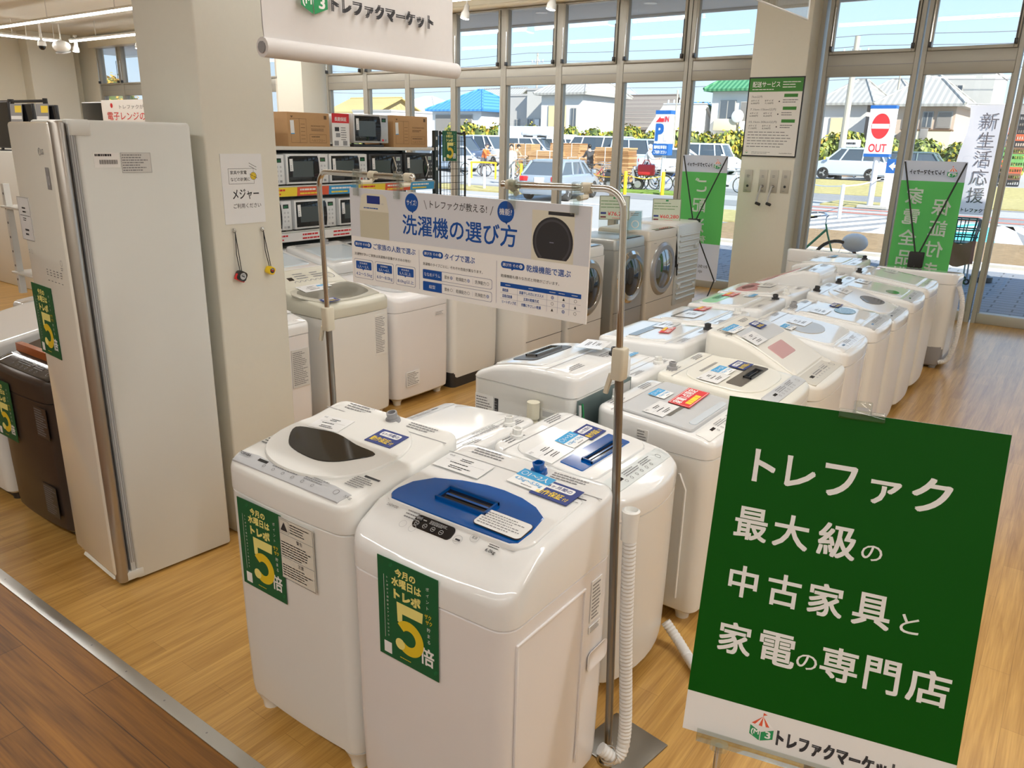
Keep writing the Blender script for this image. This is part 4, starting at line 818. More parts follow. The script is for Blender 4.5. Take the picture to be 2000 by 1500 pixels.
b = MB(); F = frame((0, -.2465, 0), (1, 0, 0), (0, 0, 1)); b.ringd(.085, 1.80, .011, .0135, GREYINK, F); b.disc(.082, 1.803, .002, GREYINK, F); b.rect(.084, 1.793, .086, 1.803, GREYINK, F); b.text('LG', .102, 1.79, .125, 1.81, GREYINK, F, bold=.02)
b.rect(.115, 1.665, .150, 1.745, MGREY, F, .0004); b.text('10', .122, 1.68, .145, 1.715, LGREY, F, .0009, .02); b.build('maker_mark', d)
b = MB(); b.ringd(-.16, 1.405, .008, .009, GREYINK, F); b.bars(-.19, 1.395, -.18, 1.415, 2, GREYINK, F)
for i in range(5): b.bars(-.03+i*.034, 1.325, -.012+i*.034, 1.355, 3, GREYINK, F, seed=i); b.rect(-.03+i*.034, 1.305, -.015+i*.034, 1.308, GREYINK, F)
b.ringd(.13, 1.39, .010, .0115, GREYINK, F); b.bars(.12, 1.36, .14, 1.375, 2, GREYINK, F); b.build('touch_controls', d)
b = MB(); F = frame((.2155, .02, 1.80), (0, 1, 0), (0, 0, 1)); b.box(-.13, -.035, -.055, .0, -.002, .0006, PAPER, F); b.bars(-.125, -.015, -.04, -.003, 1, INK, F, .001, 3, .7, .12); b.build('barcode_label', t)
for i in range(16): pass
b = MB(); F = frame((.2155, .02, 1.80), (0, 1, 0), (0, 0, 1)); b.box(-.03, .085, -.075, .0, -.002, .0006, LABT, F); b.bars(-.026, -.07, .08, -.004, 7, GREYINK, F, .001, 6); b.frm(-.03, -.075, .085, 0, .001, GREYINK, F, .001); b.build('rating_label', t)
b = MB(); F = frame((.2155, -.09, 1.77), (0, 1, 0), (0, 0, 1))
for i in range(22): b.rect(i*.003, -.012, i*.003+.0012+.0008*(i % 3 == 0), .004, INK, F, .0012)
o_ = b.build('barcode', bpy.data.objects['barcode_label']) if 'barcode_label' in bpy.data.objects and bpy.data.objects['barcode_label'].parent == t else b.build('barcode', t)
b = MB(); b.box(-.062, .062, -.085, .085, -.002, 0, SLEEVE); b.frm(-.062, -.085, .062, .085, .002, MGREY, None, .0006); b.rect(-.05, .012, .055, .014, INK, None, .0006); b.bars(-.02, .02, .02, .05, 2, INK, None, .0006, 3); b.bars(-.025, -.01, .02, .006, 2, INK, None, .0006, 5); b.bars(-.02, -.07, .035, -.035, 2, INK, None, .0006, 7)
place(b, 'price_card', 'white price card in a dark-edged sleeve on the tall cabinet door', 'price card', MST @ ff(-.17, -.2475, 1.535), 'price cards')

poster5(MST @ ff(-.125, -.2475, 1.124), 'on the door of the tall clothes-care cabinet')
# ------------------------------------------------------------------ notice and tape measures on the near pillar
XP = -3.05
p0 = onX(475, 369, XP)
b = MB(); b.box(-.105, .105, -.150, .150, -.001, .002, SLEEVE)
b.frm(-.072, .022, .058, .088, .0012, INK, None, .0026); b.text('家具や家電', -.062, .063, .022, .079, INK, None, .0026, .01); b.text('などの計測に', -.062, .034, .036, .050, INK, None, .0026, .01)
b.rect(.04, .018, .078, .105, SLEEVE, None, .0024)
b.disc(.055, .055, .016, mat('tape_yellow', srgb(235, 205, 50), .4), None, .003, 18); b.ringd(.055, .055, .009, .010, INK, None, .0034); b.ringd(.055, .055, .015, .0165, INK, None, .0034)
for dy in (0, .012, -.035): b.poly([(.036, .098+dy), (.06, .086+dy), (.074, .080+dy), (.074, .082+dy), (.06, .088+dy), (.036, .100+dy)], INK, None, .0034)
b.text('メジャー', -.058, -.045, .078, .0, INK, None, .0026, .015); b.text('ご利用ください', -.058, -.083, .085, -.062, INK, None, .0026, .008)
place(b, 'measure_notice', 'white laminated tape measure notice on the near pillar', 'notice', frame((XP+.001, p0.y, p0.z), (0, 1, 0), (0, 0, 1)))
for (hx_, hy_, bx_, by_, s, body, face, lab) in ((456, 453, 466, 538, .045, BLACKG, LGREY, 'black tape measure with red rim hanging from a hook on the near pillar'), (511, 450, 523, 527, .036, mat('tape_case_yellow', srgb(240, 205, 30), .35), INK, 'small yellow tape measure hanging from a hook on the near pillar')):
    ph, pb = onX(hx_, hy_, XP), onX(bx_, by_, XP); t = thing('tape_measure', lab, 'tape measure', (XP, pb.y, pb.z)); dh = Vector((0, ph.y-pb.y, ph.z-pb.z))
    F = frame((.004, 0, 0), (0, 1, 0), (0, 0, 1)) @ Matrix.Rotation(-.5, 4, 'Z')
    b = MB(); b.loft([[(x, y, z) for x, y in rrect(-s*.5*k_, s*.5*k_, -s*.5*k_, s*.5*k_, s*.3*k_, 5)] for k_, z in ((.92, -.002), (1, .004), (1, .024), (.92, .030))], body, F); b.build('case', t)
    b = MB(); b.disc(0, 0, s*.34, face, F, .0305, 20); b.rect(-s*.2, -s*.06, s*.2, s*.06, RED if s < .04 else INK, F, .031); b.bars(-s*.25, s*.1, s*.25, s*.25, 2, PAPER if s < .04 else INK, F, .031, 4); b.build('face_sticker', t)
    if s > .04: b = MB(); b.loft([[(x, y, z) for x, y in rrect(-s*.53, s*.53, -s*.53, s*.1, s*.1, 4)] for z in (.006, .02)], RED, F); b.build('rim', t)
    b = MB(); b.tube([Vector((.02, -.004, s*.5)), dh*.5+Vector((.012, -.006, 0)), dh+Vector((.012, 0, 0))], .002, RUBBER, 6); b.tube([Vector((.02, .004, s*.5)), dh*.5+Vector((.012, .006, 0)), dh+Vector((.012, 0, 0))], .002, RUBBER, 6); b.build('strap', t)
    b = MB(); b.torus(.009, .002, CHROME, frame(dh+Vector((.006, 0, .006)), (0, 1, 0), (0, 0, 1)), 14, 6); b.cyl(dh+Vector((0, 0, .012)), dh+Vector((.014, 0, .010)), .003, CHROME, 8); b.build('hook', t)

# ------------------------------------------------------------------ hanging guide board and its two stands
GREYB = mat('board_grey', srgb(220, 223, 230), .4, noise=.01); BOARDW = mat('board_white', srgb(250, 249, 247), .4, noise=.01)
BBLUE = mat('board_blue', srgb(10, 80, 165), .45); GLN = mat('board_line', srgb(150, 150, 175), .5)
def oval_bubble(b, cx, cy, r, txt):
    b.poly(superell(cx, cy, r, r, 2, 24), BBLUE, None, .0006); b.poly([(cx-.006, cy-r*.85), (cx+.008, cy-r*.85), (cx+.004, cy-r*1.15)], BBLUE, None, .0006); b.text(txt, cx-r*.75, cy-r*.3, cx+r*.75, cy+r*.32, BOARDW, None, .0012, .006)
b = MB(); b.box(-.45, .45, -.15, .15, -.004, 0, BOARDW); b.rect(-.45, .0, .45, .15, GREYB, None, .0003)
BW_ = mat('board_machine', srgb(226, 222, 205), .5); BW2 = mat('board_machine_side', srgb(205, 200, 178), .5)
b.poly([(-.405, .0), (-.275, .0), (-.275, .085), (-.405, .085)], BW2, None, .0006); b.poly([(-.406, .083), (-.274, .083), (-.284, .128), (-.300, .136), (-.380, .136), (-.396, .128)], BW_, None, .0008)
b.rect(-.370, .106, -.312, .130, mat('board_navy', srgb(30, 50, 130), .5), None, .0012); b.bars(-.385, .088, -.295, .096, 1, BBLUE, None, .0012, 3); b.text('1人', -.306, .105, -.295, .111, GLN, None, .0012)
oval_bubble(b, -.176, .120, .027, 'サイズ?'); oval_bubble(b, .179, .118, .029, '機能?')
for (x0, x1) in ((-.126, -.116), (.134, .124)): b.poly([(x0, .13), (x0+.002, .13), (x1+.002, .105), (x1, .105)], INK, None, .0006)
b.text('トレファクが教える!', -.102, .109, .113, .132, INK, None, .0006, .008); b.text('洗濯機の選び方', -.216, .025, .219, .085, BBLUE, None, .0006, .016)
b.rect(.268, .0, .402, .131, BW_, None, .0006); b.rect(.32, .121, .40, .130, INK, None, .0009); b.poly([p for p in superell(.336, .052, .064, .064, 2, 40) if p[1] > .0005], INK, None, .0012); b.ringd(.336, .052, .052, .058, mat('board_dark', (.07, .07, .08), .3), None, .0016, 40, -.9, PI+.9); b.bars(.327, .048, .346, .053, 1, GLN, None, .002, 3)
for i, (x0, x1, hd, hx0, hx1, sub, sx1) in enumerate(((-.437, -.356, 'ご家族の人数で選ぶ', -.348, -.163, '洗濯物が多いご家族は洗濯機の容量が大きめの物を!', -.184), (-.133, -.051, 'タイプで選ぶ', -.045, .071, '洗濯機のタイプごとに、それぞれ性能が異なります。', .10), (.166, .247, '乾燥機能で選ぶ', .253, .397, '乾燥機能も様々な方式と特徴がございます。', .362))):
    b.poly(rrect(x0, x1, -.0335, -.0145, .009), BBLUE, None, .0006); b.poly([(x0+.035, -.033), (x0+.045, -.033), (x0+.038, -.038)], BBLUE, None, .0006); b.text('選び方 その', x0+.006, -.028, x1-.020, -.019, BOARDW, None, .0012, .01); b.disc(x1-.012, -.0235, .0055, BOARDW, None, .0012, 16); b.text(str(i+1), x1-.0138, -.0268, x1-.0105, -.0202, BBLUE, None, .0016, .03)
    b.text(hd, hx0, -.0345, hx1, -.0155, BBLUE, None, .0006, .012); b.text(sub, x0, -.0595, sx1, -.0505, INK, None, .0006)
for i, (x0, x1, l1, l2) in enumerate(((-.440, -.352, '1人〜2人', '4.2〜5.5kg'), (-.343, -.259, '3人〜4人', '6.0〜8.0kg'), (-.250, -.165, '5人以上', '8.0kg以上'))):
    for k_, m_ in ((0, GLN), (.0012, BOARDW)): b.poly(rrect(x0+k_, x1-k_, -.133+k_, -.071-k_, .006), m_, None, .0004+k_*.3)
    b.poly(rrect(x0+.009, x1-.007, -.103, -.078, .003), BBLUE, None, .0012); b.poly([(x0+.038, -.1028), (x0+.046, -.1028), (x0+.042, -.1075)], BBLUE, None, .0012); b.text(l1, x0+.018, -.100, x1-.018, -.090, BOARDW, None, .0016); b.text('家族構成', x0+.026, -.087, x1-.026, -.0815, BOARDW, None, .0016); b.text(l2, x0+.008, -.127, x1-.006, -.114, BBLUE, None, .0012, .004)
for i, (y0, nm, mk) in enumerate(((-.100, 'ななめドラム', '221'), (-.136, '縦型', '112'))):
    for k_, m_ in ((0, GLN), (.0012, BOARDW)): b.poly(rrect(-.134+k_, .135-k_, y0+k_, y0+.029-k_, .006), m_, None, .0004+k_*.3)
    b.rect(-.133, y0+.001, -.056, y0+.028, BBLUE, None, .0012); b.text(nm, -.127 if i == 0 else -.108, y0+.009, -.062 if i == 0 else -.082, y0+.020, BOARDW, None, .0016)
    for j, (tx, a0, a1) in enumerate((('節水', -.045, -.026), ('乾燥能力', .0, .040), ('洗浄能力', .072, .112))):
        b.text(tx, a0, y0+.009, a1, y0+.020, INK, None, .0012); b.ringd(a1+.008, y0+.0145, .0038, .0048, BBLUE if mk[j] == '2' else GREYINK, None, .0012, 16)
        if mk[j] == '2': b.ringd(a1+.008, y0+.0145, .0018, .0028, BBLUE, None, .0012, 12)
        if j: b.rect(a0-.008, y0+.007, a0-.0075, y0+.022, GLN, None, .0012)
for x in (-.148, .1505): b.rect(x-.0005, -.135, x+.0005, -.016, GLN, None, .0006)
b.rect(.165, -.0855, .432, -.0735, BBLUE, None, .0006)
for x, w_ in ((.195, .012), (.275, .012), (.342, .010), (.378, .016), (.415, .012)): b.bars(x-w_, -.082, x+w_, -.077, 1, GREYB, None, .0012, int(x*100))
for i, (n1, n2, mk) in enumerate((('風乾燥', '部屋干しの方にオススメ', '2t1'), ('温風式乾燥', '主流の乾燥方式', '12t'), ('ヒートポンプ式', '衣類にやさしい乾燥', 't21'))):
    y = -.094-i*.0165; b.text(n1, .172, y-.005, .172+.007*len(n1), y+.004, BBLUE, None, .0006, .015); b.text(n2, .272-.0037*len(n2), y-.005, .272+.0037*len(n2), y+.004, BBLUE, None, .0006, .015)
    for j, x in enumerate((.342, .378, .415)):
        if mk[j] == 't': b.poly([(x-.004, y-.004), (x+.004, y-.004), (x, y+.004)], INK, None, .0006)
        else:
            b.ringd(x, y, .0036, .0046, BBLUE if mk[j] == '2' else GREYINK, None, .0006, 16)
            if mk[j] == '2': b.ringd(x, y, .0016, .0026, BBLUE, None, .0006, 12)
    if i < 2: b.rect(.165, y-.0085, .432, y-.008, GLN, None, .0006)
for x in (.225, .324, .359, .396): b.rect(x-.0003, -.134, x+.0003, -.0855, GLN, None, .0006)
FB = frame((-1.448, 1.715, 1.575), (math.cos(.026), -math.sin(.026), 0), (0, 0, 1))
place(b, 'guide_board', 'grey and white washing machine guide board hanging between two chrome poles', 'sign board', FB)
def clip_part(parent, p, q):
    # p: point on the bar, q: board top edge
    b = MB(); b.cyl(Vector(p)-Vector((.014, 0, 0)), Vector(p)+Vector((.014, 0, 0)), .0135, BEIGEP, 12); v = Vector(q)-Vector(p)
    b.tube([Vector(p)+Vector((-.006, .008, -.01)), Vector(p)+v*.5+Vector((.004, .018, 0)), Vector(q)+Vector((.002, .008, .02))], .007, BEIGEP, 6)
    b.build('hook_clip', parent)
    b = MB(); b.bbox(-.013, .013, -.010, -.005, -.02, .055, CLEAR, .002, Matrix.Translation(q)); b.bbox(-.013, .013, .005, .012, -.02, .05, CLEAR, .002, Matrix.Translation(q)); b.bbox(-.010, .010, -.010, .012, .04, .06, CLEAR, .002, Matrix.Translation(q)); b.build('clear_grip', parent)
def stand(label, base, corner, end, zc, clips, seed):
    t = thing('pole_stand', label, 'sign stand', (base[0], base[1], 0)); o = Vector((base[0], base[1], 0)); top = Vector(corner)-o; e_ = Vector(end)-o
    dirp = Vector((top.x, top.y, top.z)); mid = dirp*(zc/dirp.z)
    b = MB(); b.cyl((0, 0, .02), mid, .0125, DKSTEEL, 14); b.build('lower_pole', t)
    hv = (e_-top).normalized(); r = .055; P = [mid-Vector((0, 0, .05)), top-Vector((0, 0, r))]
    for i in range(1, 9): a = PI/2*i/8; P.append(top+Vector((0, 0, -r))+hv*r*(1-math.cos(a))+Vector((0, 0, r))*math.sin(a))
    P.append(e_); b = MB(); b.tube(P, .0095, STEEL, 12); b.sphere(e_, .0105, STEEL, 10, 6); b.build('bent_tube', t)
    b = MB(); F = Matrix.Translation(mid); b.rbox(-.018, .018, -.02, .02, -.045, .045, BEIGEP, .008, .006, .006, F); b.tube([mid+Vector((-.018, -.01, -.03)), mid+Vector((-.03, -.015, -.085))], .008, BEIGEP, 8); b.build('height_clamp', t)
    b = MB(); b.bbox(-.11, .10, -.02, .19, 0, .006, DKSTEEL, .002, Matrix.Rotation(-.15, 4, 'Z')); b.lathe([(.035, .006), (.034, .012), (.018, .03), (.016, .06), (.013, .07)], STEEL, None, 18); b.build('base', t)
    for p, q in clips: clip_part(t, Vector(p)-o, Vector(q)-o)
    return t
def bar_pt(a, c, f): return Vector(a)+(Vector(c)-Vector(a))*f
c1, e1 = (-.955, 1.79, 1.766), (-1.285, 1.72, 1.764)
bt = lambda x: Vector((x, 1.715-(x+1.448)*.026, 1.722))
stand('chrome pole stand right of the guide board, its steel base beside the blue-lid machine', (-.897, 1.807), c1, e1, 1.31, [(bar_pt(c1, e1, .93), bt(-1.245)), (bar_pt(c1, e1, .30), bt(-1.045))], 1)
c2, e2 = tuple(onX(622, 335, -2.24)), tuple(at(805, 347, 1.78))
stand('chrome pole stand left of the guide board, rising behind the smoked-window machine', (-2.23, 1.915), c2, e2, 1.22, [(bar_pt(c2, e2, .62), bt(-1.86)), (bar_pt(c2, e2, .97), bt(-1.68))], 2)

# ------------------------------------------------------------------ green floor sign
TFM = 'トレファクマーケット'
def logo(b, x, y, s, F=None, z=.0006, mir=False):
    # small market-tent emblem: striped red roof over green lettered box
    k = -1 if mir else 1; X = lambda u: x+k*u*s
    b.poly([(X(-.5), y), (X(-.06), y-.22*s), (X(-.06), y-.62*s), (X(-.5), y-.42*s)][::k], LOGOG, F, z); b.poly([(X(-.02), y-.22*s), (X(.5), y), (X(.5), y-.42*s), (X(-.02), y-.62*s)][::k], LOGOG, F, z)
    b.text('(M', X(-.44), y-.44*s, X(-.1), y-.14*s, BOARDW, F, z+.0004, .03); b.text('3', X(.16), y-.44*s, X(.40), y-.12*s, BOARDW, F, z+.0004, .03)
    for i in range(6):
        a0, a1 = -.46+.92*i/6, -.46+.92*(i+1)/6
        b.poly([(X(a0), y+.04*s+abs(a0)*.1*s), (X(a1), y+.04*s+abs(a1)*.1*s), (X(0), y+.50*s)][::k], ORANGE if i % 2 == 0 else BOARDW, F, z)
    b.rect(min(X(-.012), X(.012)), y+.5*s, max(X(-.012), X(.012)), y+.66*s, ORANGE, F, z); b.poly([(X(0), y+.66*s), (X(.16), y+.60*s), (X(0), y+.54*s)][::-k], ORANGE, F, z)
SW = mat('sign_white', (.88, .88, .87), .45, noise=.01)
b = MB(); b.box(-.297, .297, -.4205, .4205, -.005, 0, SW); b.rect(-.297, -.321, .297, .4205, SGREEN, None, .0003)
Tx = lambda s, x0, y0, x1, y1, bo=.022: b.text(s, x0, y0, x1, y1, SW, None, .0008, bo)
for ch, x0, x1, y0, y1 in (('ト', -.219, -.168, .224, .303), ('レ', -.145, -.078, .226, .300), ('フ', -.060, .010, .222, .297), ('ァ', .040, .104, .222, .277), ('ク', .125, .205, .222, .301)): Tx(ch, x0, y0, x1, y1)
for ch, x0, x1 in (('最', -.243, -.166), ('大', -.153, -.073), ('級', -.053, .030)): Tx(ch, x0, .080, x1, .160)
Tx('の', .042, .090, .086, .126, .01)
for ch, x0, x1 in (('中', -.238, -.170), ('古', -.147, -.072), ('家', -.055, .022), ('具', .042, .122)): Tx(ch, x0, -.062, x1, .016)
Tx('と', .143, -.056, .182, -.013, .01)
for ch, x0, x1 in (('家', -.243, -.165), ('電', -.147, -.064), ('専', -.008, .073), ('門', .087, .160), ('店', .175, .262)): Tx(ch, x0, -.205, x1, -.126)
Tx('の', -.060, -.196, -.014, -.160, .01)
logo(b, -.113, -.362, .054); b.text(TFM, -.078, -.396, .190, -.357, INK, None, .0008, .06)
ya, ti = .226, -.262
FX = Vector((math.cos(ya), math.sin(ya), 0)); FZ = Matrix.Rotation(ya, 3, 'Z') @ Vector((0, -math.sin(ti), math.cos(ti)))
GC = Vector((-.305, 1.724, .89)); FG = frame(GC, FX, FZ); FN = FX.cross(FZ)
place(b, 'floor_sign', 'large green floor sign board with white lettering at right front', 'sign board', FG)
t = thing('sign_easel', 'clear-clip easel with tray holding the green floor sign', 'sign stand', (GC.x, GC.y, 0))
L = FG.copy(); L.translation = GC-Vector((GC.x, GC.y, 0))
b = MB(); b.bbox(-.05, .05, .405, .428, -.012, .008, CLEAR, .003, L); b.bbox(-.02, .02, .415, .45, -.012, .004, CLEAR, .004, L); b.rect(-.012, .428, .012, .436, LGREY, L, .005); b.build('top_clip', t)
b = MB(); b.box(-.26, .26, -.436, -.4205, -.010, .014, CLEAR, L); b.box(-.26, .26, -.436, -.405, .010, .014, CLEAR, L); b.build('tray', t)
for x in (-.205, .205):
    b = MB(); b.cyl(L @ Vector((x, -.45, -.006)), L @ Vector((x*1.0, -.435, -.006)), .022, CLEAR); p_ = L @ Vector((x, -.44, -.006)); b.cyl(p_, (p_.x, p_.y, .012), .009, STEEL); b.build('leg', t)
b = MB(); b.cyl(L @ Vector((0, .41, -.014)), L @ Vector((0, -.44, -.014)), .009, STEEL); b.build('back_rod', t)
b = MB(); pa, pb_ = L @ Vector((-.205, -.44, -.006)), L @ Vector((.205, -.44, -.006)); b.cyl((pa.x, pa.y, .012), (pb_.x, pb_.y, .012), .012, STEEL)
for q in (pa, pb_): b.cyl((q.x-.05, q.y-.22, .012), (q.x+.05, q.y+.22, .012), .012, STEEL)
b.build('base', t)

# ------------------------------------------------------------------ cloth banner from the ceiling
CLOTH = mat('banner_cloth', (.72, .70, .69), .8, noise=.02, nscale=40)
XH = -2.2; a0, a1 = onX(518, 84, XH), onX(886, 140, XH); ya_, yb_ = a0.y, a1.y; zb_ = (a0.z+a1.z)/2-.035
t = thing('shop_banner', 'off-white fabric banner with tent emblem hanging from the ceiling', 'banner', (XH, (ya_+yb_)/2, zb_), PI/2); hw = (yb_-ya_)/2
b = MB(); n = 24; R_ = []
for j, zz in enumerate((.03, .10, .4, .8, 1.2, ZC-zb_-.06)):
    R_.append([(-hw+2*hw*i/n, .012*math.sin(i*.55+j)*(.6 if j else .2), zz) for i in range(n+1)])
b.loft(R_, CLOTH, None, False, False, False); b.loft([[(x, y+.004, z) for x, y, z in r] for r in R_], CLOTH, None, False, False, False); cl_ = b.build('cloth', t)
b = MB(); b.tube([(-hw-.012, 0, .03), (hw+.012, 0, .03)], .030, CLOTH, 14); b.build('bottom_roll', t)
b = MB(); b.tube([(-hw-.016, 0, .03), (-hw-.011, 0, .03)], .018, MGREY, 10); b.tube([(hw+.011, 0, .03), (hw+.016, 0, .03)], .018, MGREY, 10); b.tube([(-hw, 0, ZC-zb_-.05), (hw, 0, ZC-zb_-.05)], .02, ALU, 10)
for s in (-1, 1): b.cyl((s*hw*.8, 0, ZC-zb_-.05), (s*hw*.8, 0, ZC-zb_), .004, STEEL, 6)
b.build('hanger', t)
u0, u1, ul = onX(640, 12, XH), onX(840, 60, XH), onX(607, 6, XH)
yc = (ya_+yb_)/2; F = frame((0, -.018, 0), (1, 0, 0), (0, 0, 1)); b = MB()
z0_, z1_ = onX(640, 27, XH).z-zb_, onX(640, 2, XH).z-zb_; z0b = onX(840, 60, XH).z-zb_
b.text(TFM, u0.y-yc, z0b, u1.y-yc, onX(830, 30, XH).z-zb_, INK, F, 0, .075)
b.build('lettering', t); b = MB(); logo(b, ul.y-yc, onX(607, -16, XH).z-zb_, onX(633, 5, XH).y-onX(581, 5, XH).y, F, 0); b.build('logo', t)

# glass smoke barrier hanging under the ceiling
g0, g1 = onZ(1480, 0, 2.95), onZ(1577, 38, 2.95)
SB = glassmat('smoke_glass', (.95, .97, .97), .25); dv = (g1-g0).normalized()
b = MB(); nn = Vector((-dv.y, dv.x, 0))*.004; A0 = g0-dv*1.5
for q0, q1 in ((A0, g1),):
    b.add([q0-nn, q1-nn, q1+nn, q0+nn]+[p+Vector((0, 0, ZC-2.95)) for p in (q0-nn, q1-nn, q1+nn, q0+nn)], [(0, 1, 2, 3), (4, 7, 6, 5), (0, 4, 5, 1), (1, 5, 6, 2), (2, 6, 7, 3), (3, 7, 4, 0)], SB, None, False)
o = b.build('smoke_barrier', ceiling)
b = MB(); b.tube([A0, g1], .008, WHITE, 6); b.tube([g1, g1+Vector((0, 0, ZC-2.95))], .008, WHITE, 6); b.build('barrier_edge', ceiling)

# ------------------------------------------------------------------ right pillar: price poster, crank boxes
YP = 9.748
tl, br = onX, None
pA, pB = at(1466, 151, YP), at(1556, 308, YP); x0, x1, z0, z1 = -3.607, -2.945, 1.745, 2.652
b = MB(); W_, H_ = x1-x0, z1-z0; b.box(-W_/2, W_/2, -H_/2, H_/2, -.012, .0, mat('frame_black', (.015, .016, .018), .35)); b.rect(-W_/2+.014, -H_/2+.014, W_/2-.014, H_/2-.014, mat('poster_paper', (.80, .79, .76), .5), None, .0006)
PG2 = mat('poster_green_dark', srgb(60, 130, 50), .5); b.rect(-W_/2+.014, H_/2-.165, W_/2-.014, H_/2-.014, PG2, None, .001)
b.text('配送サービス', -W_/2+.05, H_/2-.115, .05, H_/2-.05, BOARDW, None, .0016, .012); b.bars(.08, H_/2-.13, W_/2-.03, H_/2-.045, 3, BOARDW, None, .0016, 4, .3, .5); b.bars(-W_/2+.05, H_/2-.15, .03, H_/2-.13, 1, BOARDW, None, .0016, 2)
for i, tx in enumerate(('7km以内', '7.1km-15km以内', '15.1km-30km以内')):
    y = H_/2-.205-i*.143; b.text(tx, -W_/2+.05, y-.03, -W_/2+.05+.026*len(tx), y, GREYINK, None, .001, .01); b.rect(W_/2-.22, y-.022, W_/2-.06, y+.015, PG2, None, .001)
    for j in range(2): b.text('AB'[j]+'サイズ', -W_/2+.05+j*.17, y-.07, -W_/2+.15+j*.17, y-.048, INK, None, .001, .01); b.text((('6,000円', '7,150円'), ('6,000円', '8,250円'), ('7,150円', '8,300円'))[i][j], -W_/2+.05+j*.17, y-.10, -W_/2+.15+j*.17, y-.08, INK, None, .001, .01)
    b.bars(W_/2-.23, y-.09, W_/2-.05, y-.04, 2, GREYINK, None, .001, i, .4, .2); b.disc(.06, y-.07, .008, INK, None, .001, 12)
b.bars(-W_/2+.05, -H_/2+.10, W_/2-.05, -H_/2+.30, 6, GREYINK, None, .001, 5, .26, .12); b.bars(-W_/2+.12, -H_/2+.03, W_/2-.25, -H_/2+.06, 2, GREYINK, None, .001, 8, .3); b.text(TFM, W_/2-.20, -H_/2+.036, W_/2-.05, -H_/2+.05, INK, None, .001, .05); logo(b, -W_/2+.06, -H_/2+.055, .03, None, .001)
place(b, 'delivery_poster', 'black-framed green and white delivery service poster on the right pillar', 'poster', frame(((x0+x1)/2, YP-.013, (z0+z1)/2), (1, 0, 0), (0, 0, 1)))
PLATE = mat('crank_plate', (.50, .48, .42), .4, metal=.3, noise=.02)
for i, (px_, w_) in enumerate(((1461, 'leftmost, without handle'), (1490, 'second, its crank handle folded down'), (1511, 'third, its crank handle folded down'), (1534, 'rightmost, without handle'))):
    c = at(px_, 353+i*.7, YP); t = thing('crank_box', 'beige window crank plate on the right pillar, ' + w_, 'window crank', (c.x, YP, c.z), 0, 'window cranks on the right pillar')
    b = MB(); b.bbox(-.05, .05, -.006, .002, -.135, .135, PLATE, .003); b.build('plate', t)
    b = MB(); F = frame((0, -.0065, 0), (1, 0, 0), (0, 0, 1)); b.disc(0, -.06, .016, DARK, F, .0, 14); b.bars(-.02, .04, .02, .075, 2, GREYINK, F, seed=i); b.bars(-.03, -.12, .02, -.105, 1, GREYINK, F, seed=i); b.build('socket', t)
    if i in (1, 2):
        b = MB(); b.tube([(0, -.008, -.06), (0, -.05, -.06), (-.03, -.06, -.22), (-.035, -.07, -.26)], .011, LGREY, 8); b.tube([(-.035, -.07, -.26), (.02, -.085, -.275)], .018, RUBBER, 8); b.build('crank_handle', t)

